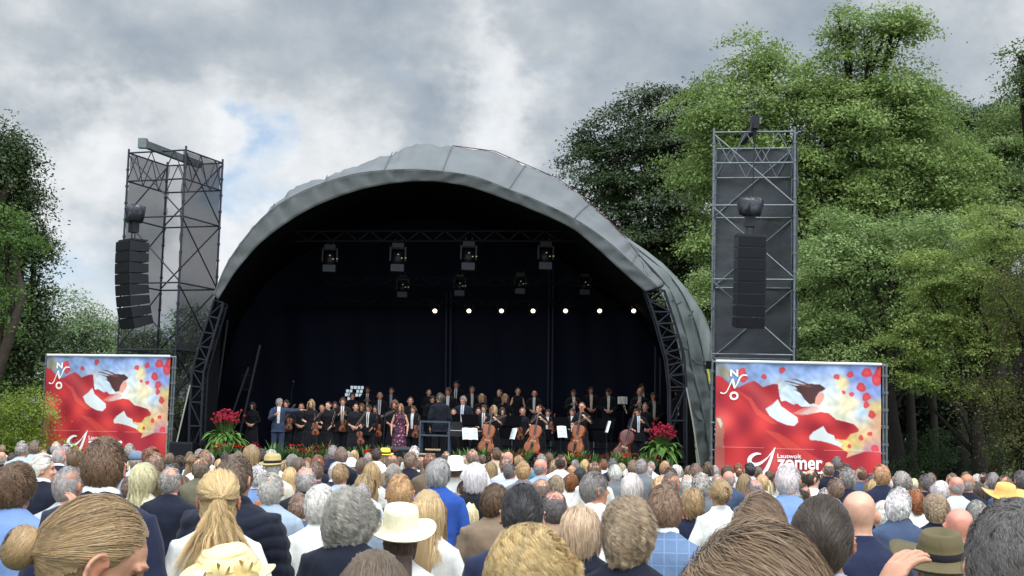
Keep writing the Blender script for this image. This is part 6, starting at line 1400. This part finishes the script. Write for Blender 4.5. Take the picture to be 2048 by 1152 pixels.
# x ytop w style hair sex yaw top(j jacket, s shirt, p padded) cloth shown(0/1) extras
AUD = '''6 889 14 short sandy m 0 s white 0
41 881 25 short grey m 20 s lblue 1
64 880 22 short gbrown m 0 s lblue 0
71 895 16 thin gbrown m 0 j grey 0
4 903 18 bald grey m 0 s black 0
106 889 23 tousled black m 30 j dnavy 0
112 883 20 thin lgrey m 0 s white 0
134 888 22 short grey m 0 j grey 0
123 895 26 crop lgrey m 0 j navy 1 collar
152 897 28 bob brown f 0 j taupe 0
88 908 50 slick white m 70 j dnavy 1 collar
32 920 78 tousled brown m 20 s blue 1 pose=raise
139 932 54 crop grey m 20 s lgrey 1
211 874 84 short brown m 0 j navy 1 collar skin=pink
263 886 21 short grey m 0 j dnavy 0
274 903 28 cap blueg m 0 s lblue 0
265 914 26 long pblonde f 0 s white 0
289 922 58 wavy pblonde f 20 j cream 1
308 905 36 thin gbrown m 20 j dnavy 0
311 892 36 tousled red m 20 j taupe 0
340 905 17 bob gbrown f 0 s grey 0
336 932 42 crown grey m 20 j dnavy 1 skin=pink
362 909 22 curly dbrown f 0 s white 0
394 897 24 short grey m 0 s white 0
413 899 28 thin gbrown m 0 s white 1
388 911 27 pony dblonde f 0 s white 0
407 913 34 thin gbrown m 0 j olive 1
441 939 92 half blonde f 0 j white 1
472 909 68 short gbrown m 20 p dnavy 1
437 917 20 wbob blonde f 0 s white 0
505 888 30 mid dblonde f 0 j navy 0
523 897 25 short dbrown m 0 j dnavy 0
548 898 29 wbob lgrey f 0 s white 0
553 908 32 trilby khaki m 20 s cream 0
522 928 40 tousled white m 0 s blue 1 collar
553 945 48 thin lgrey m 0 s lblue 1
532 998 42 updo auburn f 35 s taupe 0
588 905 28 curly grey f 0 s green 0
597 913 30 wavy gbrown f 0 s white 0
586 933 32 long blonde f 0 s orange 1
612 932 40 crown lgrey m 0 j black 1 skin=pink
620 914 20 bob red f 0 s grey 0
637 909 28 tousled red m 0 j dnavy 0
634 924 30 short gbrown m 20 s slate 0
666 890 22 short grey m 0 j navy 0
681 893 26 short gbrown m 0 j dnavy 0 collar
695 902 17 thin lgrey m 0 s pale 0
652 926 20 long dblonde f 0 s grey 0
667 924 30 short white m 0 j navy 1 collar
688 926 33 short dblonde m 0 s lblue 1
700 914 20 cloche whiteh f 0 s white 0
712 899 17 wbob blonde f 0 s pale 0
723 914 26 bob gbrown f 0 s white 0
753 896 20 short dbrown m 0 s white 0
774 897 20 trilbyy yellow f 0 s navy 0
762 917 18 cap whiteh m 0 s white 0
783 908 25 crown gbrown m 0 j taupe 0
817 903 26 short gbrown m 0 j dnavy 0
824 891 20 wisp white m 0 s white 0
840 912 21 crown gbrown m 0 s white 0
843 921 23 short dbrown m 0 j navy 1
868 906 27 thin red m 0 s taupe 0
720 925 24 wavy dblonde f 0 s white 0
745 923 34 long dblonde f 0 s white 1
781 923 38 curly grey f 0 s slate 0
817 922 29 curly straw f 0 s white 0
728 945 37 bob dblonde f 0 s white 0
723 965 34 short lgrey m 0 s lblue 0
801 947 54 short straw m 0 s lblue 0
771 967 26 bob dbrown f 0 s blue 0
826 951 28 long gblonde f 0 s white 0
878 915 48 tousled silver m 20 s rblue 1
643 967 62 tousled white f 20 s white 1
700 975 102 curls lgrey m 35 j dnavy 1 collar
802 1013 76 bowler cream f 0 s white 0 under=long:gbrown
857 976 74 long blonde f 0 s white 1
909 912 30 sun whiteh m 20 s white 1
928 910 16 thin lgrey m 0 s pale 0
948 898 24 thin gbrown m 0 s white 0
950 912 26 bob pblonde f 0 s white 0
954 924 44 bob white f 0 j black 1
988 894 22 short brown m 0 s beige 1
1022 903 20 none grey m 0 s white 0 skin=pink
982 922 27 long dblonde f 0 s white 0
1001 925 16 long red f 0 s taupe 0
1015 919 24 thin gbrown m 0 s lav 0
1026 927 26 short dgrey m 0 s lav 1
1054 921 30 short straw m 0 s grey 0
1081 908 22 short grey m 0 s teal 0
1083 917 27 none grey m 35 s lblue 1 glasses skin=pink
1107 918 25 wbob dblonde f 0 s white 0
1122 909 22 crop dbrown m 0 s white 0
1104 934 27 wbob brown f 0 s white 0
1126 927 16 bun dbrown f 0 s grey 0
1137 943 33 curly auburn f 0 s white 0
1158 934 26 mid black f 0 s dnavy 0
1140 930 18 thin straw m 0 s white 0
1106 948 32 tousled gblonde f 0 s white 0
1082 957 44 crown gbrown m 0 j grey 0
1108 979 52 crown dgrey m 0 s tan 1 skin=pink
1046 969 84 slick black m 0 j navy 1
990 965 56 tousled brown m 0 j taupe 1
958 977 32 curly blonde f 0 s white 0
946 999 42 bob pblonde f 0 s taupe 0
905 985 44 wbob gblonde f 0 s pink 1
1168 918 18 bob blonde f 0 s white 0
1187 922 28 thin brown m 0 s white 0
1209 930 17 wisp white m 0 s white 0
1222 916 19 short dgrey m 0 j dnavy 0
1229 929 26 short white m 0 j grey 1
1262 921 22 short gbrown m 0 s grey 0
1280 917 26 short grey m 35 j grey 0
1262 935 27 curly white f 0 s white 0
1297 931 17 thin lgrey m 0 s white 0
1311 932 14 wbob blonde f 0 s white 0
1328 921 21 thin straw m 0 s lblue 1
1336 933 24 short dbrown m 0 s lav 0
1355 928 22 curly white f 0 s white 0
1389 926 26 short gbrown m 0 s grey 0
1412 923 25 tousled brown f 0 s white 0
1366 942 18 wbob brown f 0 s white 0
1298 945 22 short grey m 0 s black 0
1315 951 32 wbob blonde f 0 s white 0
1349 944 38 crop gbrown m 0 j navy 1
1267 944 43 bob white f 0 s dnavy 0
1243 945 18 wisp white m 35 s white 0
1190 943 58 short grey m 70 s white 0
1255 995 108 curls gblonde f 0 s dnavy 1 collar
1163 1008 76 bob gblonde f 20 j dnavy 1
1328 968 72 short sandy m 0 j check 1 collar skin=red
1384 949 30 crown white m 0 s white 0 skin=pink
1408 945 36 wisp lgrey m 0 j grey 1
1388 976 47 wbob dblonde f 0 s navy 0
1448 957 44 updo dblonde f 0 j white 1
1432 947 22 thin lgrey m 0 s white 0
1441 939 17 bob red f 0 s white 0
1458 929 24 wbob brown f 0 s white 0
1462 941 24 none grey m 0 s slate 0 skin=pink
1498 924 22 short black m 0 s lblue 0
1482 936 15 thin red m 0 s white 0
1485 946 30 long dblonde f 0 s white 0
1522 947 26 crown blonde m 0 s pale 0 skin=pink
1510 958 33 crown grey m 0 s grey 0 skin=pink
1536 958 23 long pblonde f 0 s white 0
1541 940 18 curly gbrown f 0 s grey 0
1571 927 48 short white m 20 s blue 1
1578 973 40 wisp lgrey m 0 s lblue 0
1597 938 19 long dbrown f 0 s white 0
1592 955 21 bob brown f 0 s white 0
1617 938 34 crown dbrown m 70 s white 0 glasses
1650 940 24 wbob dblonde f 0 s white 0
1654 923 22 crown gbrown m 0 s dnavy 0
1669 912 22 short dgrey m 20 s dnavy 0
1686 934 34 short grey m 0 j dnavy 1
1708 939 22 bob gblonde f 0 s white 0
1724 936 21 crop brown m 0 s slate 1
1741 945 21 short dgrey m 0 s dnavy 0
1612 966 32 crop dbrown m 0 s white 0
1662 956 32 short gbrown m 0 s grey 0 glasses
1706 958 17 bun gblonde f 0 s dnavy 0
1719 968 19 long blonde f 0 s white 0
1718 981 64 none grey m 20 j navy 1
1518 988 108 swept sandy m 0 j grey 0
1644 990 120 slick dbrown m 20 s lblue 1
1771 928 32 thin straw m 0 s navy 0 skin=pink
1750 945 26 wavy dbrown f 0 s navy 0
1754 957 30 bob blonde f 0 s slate 0
1773 953 21 thin lgrey m 0 s white 0
1808 939 37 curly grey f 0 s white 0
1830 956 16 bob pblonde f 0 s white 0
1843 950 29 short dgrey m 0 s dnavy 0
1866 945 23 short gbrown m 0 s grey 0
1880 957 38 curly white f 0 s teal 0
1896 961 30 bob white f 0 s white 0
1905 946 24 crop gbrown m 0 s dnavy 0
1908 952 28 none grey m 0 s lgrey 1 skin=pink
1933 947 27 none grey m 0 s dnavy 0 skin=tan
1931 943 21 short gbrown m 0 s grey 0
1954 947 20 bob white f 0 s white 0
1950 962 32 mid dbrown f 0 s dnavy 0
1978 960 28 tousled silver m 0 s white 0
1990 944 27 short grey m 0 s dnavy 0
2017 951 26 thin gbrown m 0 s slate 0 skin=pink
2040 940 30 short dgrey m 0 s dnavy 0
1998 967 38 strawh straw f 0 s dnavy 0
1793 976 48 wisp white m 20 s slate 0
1835 976 42 curly auburn f 0 s white 1
1873 985 48 curly gblonde f 0 s dnavy 0
1888 1011 36 curly lgrey f 0 s white 0
1918 1016 52 none grey m 0 s white 0 skin=pink
1788 1006 36 wbob brown f 0 s navy 0
1804 1026 48 tousled black m 0 s beige 1
1759 1000 42 short white m 20 s navy 0
200 992 212 bun dblonde f 70 j dnavy 0 pitch=-24 skin=mid
462 1092 100 flower creamh f 20 s white 0 under=bun:blonde
752 1095 150 long gbrown f 0 s white 0
1064 1046 152 curly blonde f 70 j dnavy 0 glasses=dark
1507 1038 330 swept sandy m 0 j dnavy 0 skin=pink
2042 985 215 tousled dgrey m 20 j dnavy 0 pose=raiseleft glasses
1880 1064 80 fedora oliveh m 20 j olive 0
-8 1024 60 sun pinkh f 0 s pink 0
20 905 18 short dbrown m 0 s dnavy 0
52 900 20 bob gbrown f 0 s pale 0
88 899 18 thin grey m 0 s pale 0
170 905 24 short gbrown m 0 s grey 0
245 930 26 mid dbrown f 0 s dnavy 0
230 905 22 short grey m 0 s navy 0
352 925 20 bob dbrown f 0 s pale 0
375 903 20 short gbrown m 0 s dnavy 0
424 905 20 tousled lgrey m 0 s pale 0
455 903 18 short dbrown m 0 s navy 0
475 900 18 wbob gbrown f 0 s white 0
572 918 24 bob dblonde f 0 s grey 0
608 922 24 long dblonde f 0 s pale 0
652 905 20 tousled dbrown m 0 s dnavy 0
735 905 18 crop grey m 0 s pale 0
800 913 20 bob brown f 0 s pale 0
855 930 26 mid gbrown f 0 s pale 0
888 903 18 thin gbrown m 0 s white 0
900 930 22 wbob brown f 0 s grey 0
968 908 18 curly gbrown f 0 s pale 0
1003 905 18 crop red m 0 s white 0
1040 910 18 bob dblonde f 0 s white 0
1060 935 20 short grey m 0 s pale 0
1150 918 18 curly grey f 0 s pale 0
1100 905 16 bob brown f 0 s dnavy 0
1202 918 17 short red m 0 s pale 0
1244 925 18 wbob gblonde f 0 s white 0
1240 962 24 bob dbrown f 0 s dnavy 0
1302 922 16 crop grey m 0 s pale 0
1374 930 18 tousled gbrown m 0 s dnavy 0
1432 930 18 short lgrey m 0 s pale 0
1476 925 16 wbob red f 0 s pale 0
1516 932 18 tousled gbrown m 0 s grey 0
1555 945 18 long brown f 0 s pale 0
1636 955 22 curly gbrown f 0 s white 0
1690 926 18 short dbrown m 0 s slate 0
1795 950 20 bob gbrown f 0 s dnavy 0
1822 970 24 wavy gbrown f 0 s pale 0
1862 962 22 short lgrey m 0 s white 0
1925 975 26 short lgrey m 0 s pale 0
1966 945 18 crop dbrown m 0 s dnavy 0
2030 965 26 short grey m 0 s slate 0
1660 975 30 short lgrey m 0 s slate 0
1430 985 40 long brown f 0 s dnavy 0
690 950 26 wbob dblonde f 0 s pale 0
875 940 24 crop dbrown m 0 s pale 0
1010 945 26 curly lgrey f 0 s pale 0
1200 1000 40 mid dbrown f 0 s slate 0
258 950 36 short gbrown m 0 j grey 0
372 950 34 mid brown f 0 s pale 0
492 960 36 bob gbrown f 0 s beige 0
602 985 42 short gbrown m 0 j slate 0
930 960 30 short dbrown m 0 s pale 0
1950 1000 44 short grey m 0 s lav 0
100 950 40 bob gbrown f 0 s pale 0'''
HATS = dict(cap=('cap', None), trilby=('trilby', 1), trilbyy=('trilby', 2), cloche=('cloche', None), bowler=('bowler', None), sun=('sun', None), strawh=('fedora', None), flower=('flower', None), fedora=('fedora', 1))
HATC = dict(blueg=(112, 126, 146), khaki=(178, 160, 108), yellow=(232, 204, 74), whiteh=(232, 232, 230), cream=(232, 224, 194), straw=(222, 176, 104), creamh=(234, 214, 160), oliveh=(94, 84, 58), pinkh=(214, 92, 130))
HATN = dict(blueg='blue grey cap', khaki='khaki straw trilby with a dark band', yellow='bright yellow hat with a dark band', whiteh='white', cream='cream rounded hat with a wide curled brim', straw='golden straw hat', creamh='cream layered hat with ribbon bows', oliveh='olive felt hat with a wide brim', pinkh='pink wide-brimmed hat')
SN = dict(short='short %s hair', crop='cropped %s hair', tousled='tousled %s hair', swept='swept %s hair', slick='combed-back %s hair', bob='a straight %s bob', wbob='a wavy %s bob', long='long straight %s hair', wavy='long wavy %s hair', mid='shoulder-length %s hair', curly='curly %s hair', curls='a mop of %s curls', bun='a %s bun', pony='a %s ponytail', half='half-up %s hair', updo='pinned-up %s hair', crown='a %s-fringed bald crown', thin='thinning %s hair', bald='a nearly bald head', none='a bald head', wisp='wispy %s hair')
ZONE = [(92, 'left of the left banner'), (215, 'below the left banner\'s logo'), (345, 'below the left banner\'s lettering'), (410, 'below the left truss leg'), (490, 'below the left planter'), (590, 'below the suited man'), (665, 'below the blonde violinist'), (750, 'below the lowest violin'), (835, 'below the floral soloist'), (905, 'below the podium'), (1000, 'below the first cello'), (1095, 'below the middle cello'), (1190, 'below the rightmost cello'), (1270, 'below the double bass'), (1345, 'below the right planter'), (1430, 'below the side canvas'), (1520, 'below the right banner\'s NNO'), (1600, 'below the swoosh logo'), (1680, 'below the word zomer'), (1768, 'below the right banner\'s edge'), (1850, 'just right of the right banner'), (1930, 'below the dark tree gap'), (9999, 'at the far right below the conifer')]
SPECIAL = {(211, 874): 'tall man with short brown hair, navy jacket and white collar, before the left banner', (441, 939): 'woman with half-up blonde hair tied at the back, in a white jacket', (472, 909): 'man with swept grey brown hair in a dark quilted jacket, behind the half-up blonde woman', (802, 1013): 'woman in a cream rounded hat with wide curled brim and white bow',
 (857, 976): 'woman with long straight golden blonde hair, beside the cream rounded hat', (1046, 969): 'man with combed-back black hair and navy jacket, centre of the crowd', (1255, 995): 'woman with a large mop of ash blonde curls and navy top', (1163, 1008): 'woman with a straight ash blonde bob and navy jacket, left of the curly-haired woman', (1328, 968): 'man with short sandy hair, red neck and blue checked jacket',
 (200, 992): 'nearest woman, dark blonde hair in a bun, face in profile looking down', (462, 1092): 'woman in a cream layered hat with ribbon bows at the bottom edge', (752, 1095): 'woman with long grey brown hair at the bottom edge, below the cream hat', (1064, 1046): 'woman with curly golden hair and dark sunglasses in profile, at the bottom edge', (1507, 1038): 'nearest head of tousled light brown hair at the bottom, biggest in the crowd',
 (2042, 985): 'man with dark grey tousled hair at the right edge, raising his hands to clap', (1880, 1064): 'man in an olive felt hat with a wide brim, left of the right edge man', (-8, 1024): 'woman in a pink wide-brimmed hat at the left edge', (1718, 981): 'bald man in a navy jacket, right of the combed-back dark brown hair', (1518, 988): 'man with thick tousled sandy hair, behind the biggest head', (1644, 990): 'man with combed-back dark brown hair and pale blue collar, behind the biggest head', (32, 920): 'man with tousled brown hair at the left edge, raising a hand in a blue sleeve', (88, 908): 'man with combed-back white hair in profile, below the left banner', (774, 897): 'person in a bright yellow hat with a dark band, below the floor monitor', (909, 912): 'man in a white sun hat and white shirt, below the podium', (1998, 967): 'person in a golden straw hat at the right edge'}
rows = []
for ln in AUD.split('\n'):
    t = ln.split(); x, y, w = float(t[0]), float(t[1]), float(t[2]); ex = dict((q.split('=')+['1'])[:2] for q in t[10:])
    rows.append(dict(x=x, y=y, w=w, sty=t[3], hc=t[4], g=t[5], yaw=int(t[6]), top={'j': 'jacket', 's': 'shirt', 'p': 'puffer'}[t[7]], cc=t[8], show=t[9] == '1', ex=ex))
def describe(r):
    n = 'man' if r['g'] == 'm' else 'woman'
    if r['sty'] in HATS:
        h = HATN[r['hc']]
        if h == 'white': h = {'cap': 'white cap', 'cloche': 'white rounded hat', 'sun': 'white sun hat'}[r['sty']]
        return n+' in a '+h
    s = SN[r['sty']]; return n+' with '+(s % HNAME[r['hc']] if '%' in s else s)
ORD = ['leftmost', 'second from left', 'third from left', 'fourth from left', 'fifth from left', 'sixth from left']
from collections import defaultdict
grp = defaultdict(list)
for r in rows:
    r['zone'] = next(z for lim, z in ZONE if r['x'] < lim); r['d'] = describe(r); grp[(r['d'], r['zone'])].append(r)
for (d, z), L_ in grp.items():
    L_.sort(key=lambda r: r['x'])
    for i, r in enumerate(L_):
        c = ' in %s%s' % (CN[r['cc']], '' if r['top'] == 'shirt' else ' jacket') if r['show'] and ' in a ' not in d else ''
        if c and r['top'] == 'shirt': c += ' top'
        r['label'] = ((d+c+', '+z) if len((d+c+', '+z).split()) <= 16 else (d+', '+z)) if len(L_) == 1 else ('%s %s, %s' % (d, z, ORD[i]))
rng = random.Random(5)
for i, r in enumerate(rows):
    sty, ex, w = r['sty'], r['ex'], r['w']; hat = HATS.get(sty); hs, hc = sty, r['hc']
    if hat:
        hs, hcn = ('short', rng.choice(['grey', 'gbrown', 'white'])) if r['g'] == 'm' else ('bob', 'gblonde')
        if 'under' in ex: hs, hcn = ex['under'].split(':')
        hcol = HCOL[hcn]
    else: hcol = HCOL[hc]
    if hs == 'none': hs = 'bald' if w < 40 else None
    TH = STY[hs][2] if hs else 0; g_ = r['g']; yaw = r['yaw'] if r['yaw'] != 0 or w > 40 else rng.choice([0, 0, 0, -20, 20, 0, -20, 20, 35, -35])
    Wm = (.196+TH*1.1) if abs(yaw) >= 60 else (2*(.077+TH*.85+(STY[hs][3]*.8 if hs in ('curly', 'curls', 'wbob', 'wavy', 'tousled', 'half') else 0))+(.012 if abs(yaw) > 25 else 0))
    if hat and r['w'] < 60: Wm = .185
    if hs == 'long' or hs == 'wavy': Wm += .01
    topz = 1.72+TH*.85+(.03 if hat else 0)+(STY[hs][3]*.6 if hs in ('curly', 'curls', 'tousled') else 0)
    s = .98
    for _ in range(6):
        d = FP*Wm*s/w; z = W(r['x'], r['y'], d).z; s = min(1.10, max(.86, z/topz))
    d = FP*Wm*s/w; P = W(r['x'], r['y'], d); z0 = P.z-s*topz
    lod = -1 if w >= 140 else 0 if w >= 88 else 1 if w >= 44 else 2 if w >= 26 else 3
    pose = ex.get('pose', rng.choice(['clap', 'down', 'clap']) if w < 95 else 'clap')
    jit = rng.uniform(.9, 1.08); hcol = tuple(min(255, c*jit*(1+rng.uniform(-.02, .02))) for c in hcol)
    skin = ex.get('skin', rng.choice(['mid', 'pale', 'pink', 'tan', 'mid']))
    cj = rng.uniform(.9, 1.06); tc_ = tuple(min(255, c*cj) for c in CC[r['cc']])
    near = w >= 140
    pit = int(ex.get('pitch', 0))
    rz = 0 if abs(yaw) > 50 or w > 95 else R_(rng.uniform(-9, 9))
    hx = HC.y*s; off = Vector((math.sin(rz)*hx, -math.cos(rz)*hx, 0))
    if pit: off += Vector((-.0, 0, 0))
    root = person((P.x+off.x, P.y+off.y, z0 if abs(z0) > .02 else 0), s, rz, g_, yaw, pit, pose, hs, hcol, skin, r['top'], tc_, rng.choice([(40, 44, 60), (60, 60, 66), (90, 84, 74), (34, 36, 44)]),
                  (232, 232, 234) if 'collar' in ex else None, None, None, lod, .0055 if near and (abs(yaw) >= 20) else None, hat[0] if hat else None, HATC.get(hc) if hat else None, (34, 30, 34) if hat and hat[1] else None, ex.get('glasses'), .95 if r['top'] != 'shirt' else rng.choice([.95, .42, .95]),
                  r['cc'] == 'check', i, bunp=(-.0, -.108, -.03) if r['x'] == 200 else None)
    if w < 50: root.rotation_euler = (R_(rng.uniform(-1.2, 1.2)), R_(rng.uniform(-1.6, 1.6)), rz)
    lab = SPECIAL.get((int(r['x']), int(r['y'])), r['label'])
    tag(root, lab, 'spectator', 'audience standing before the stage')
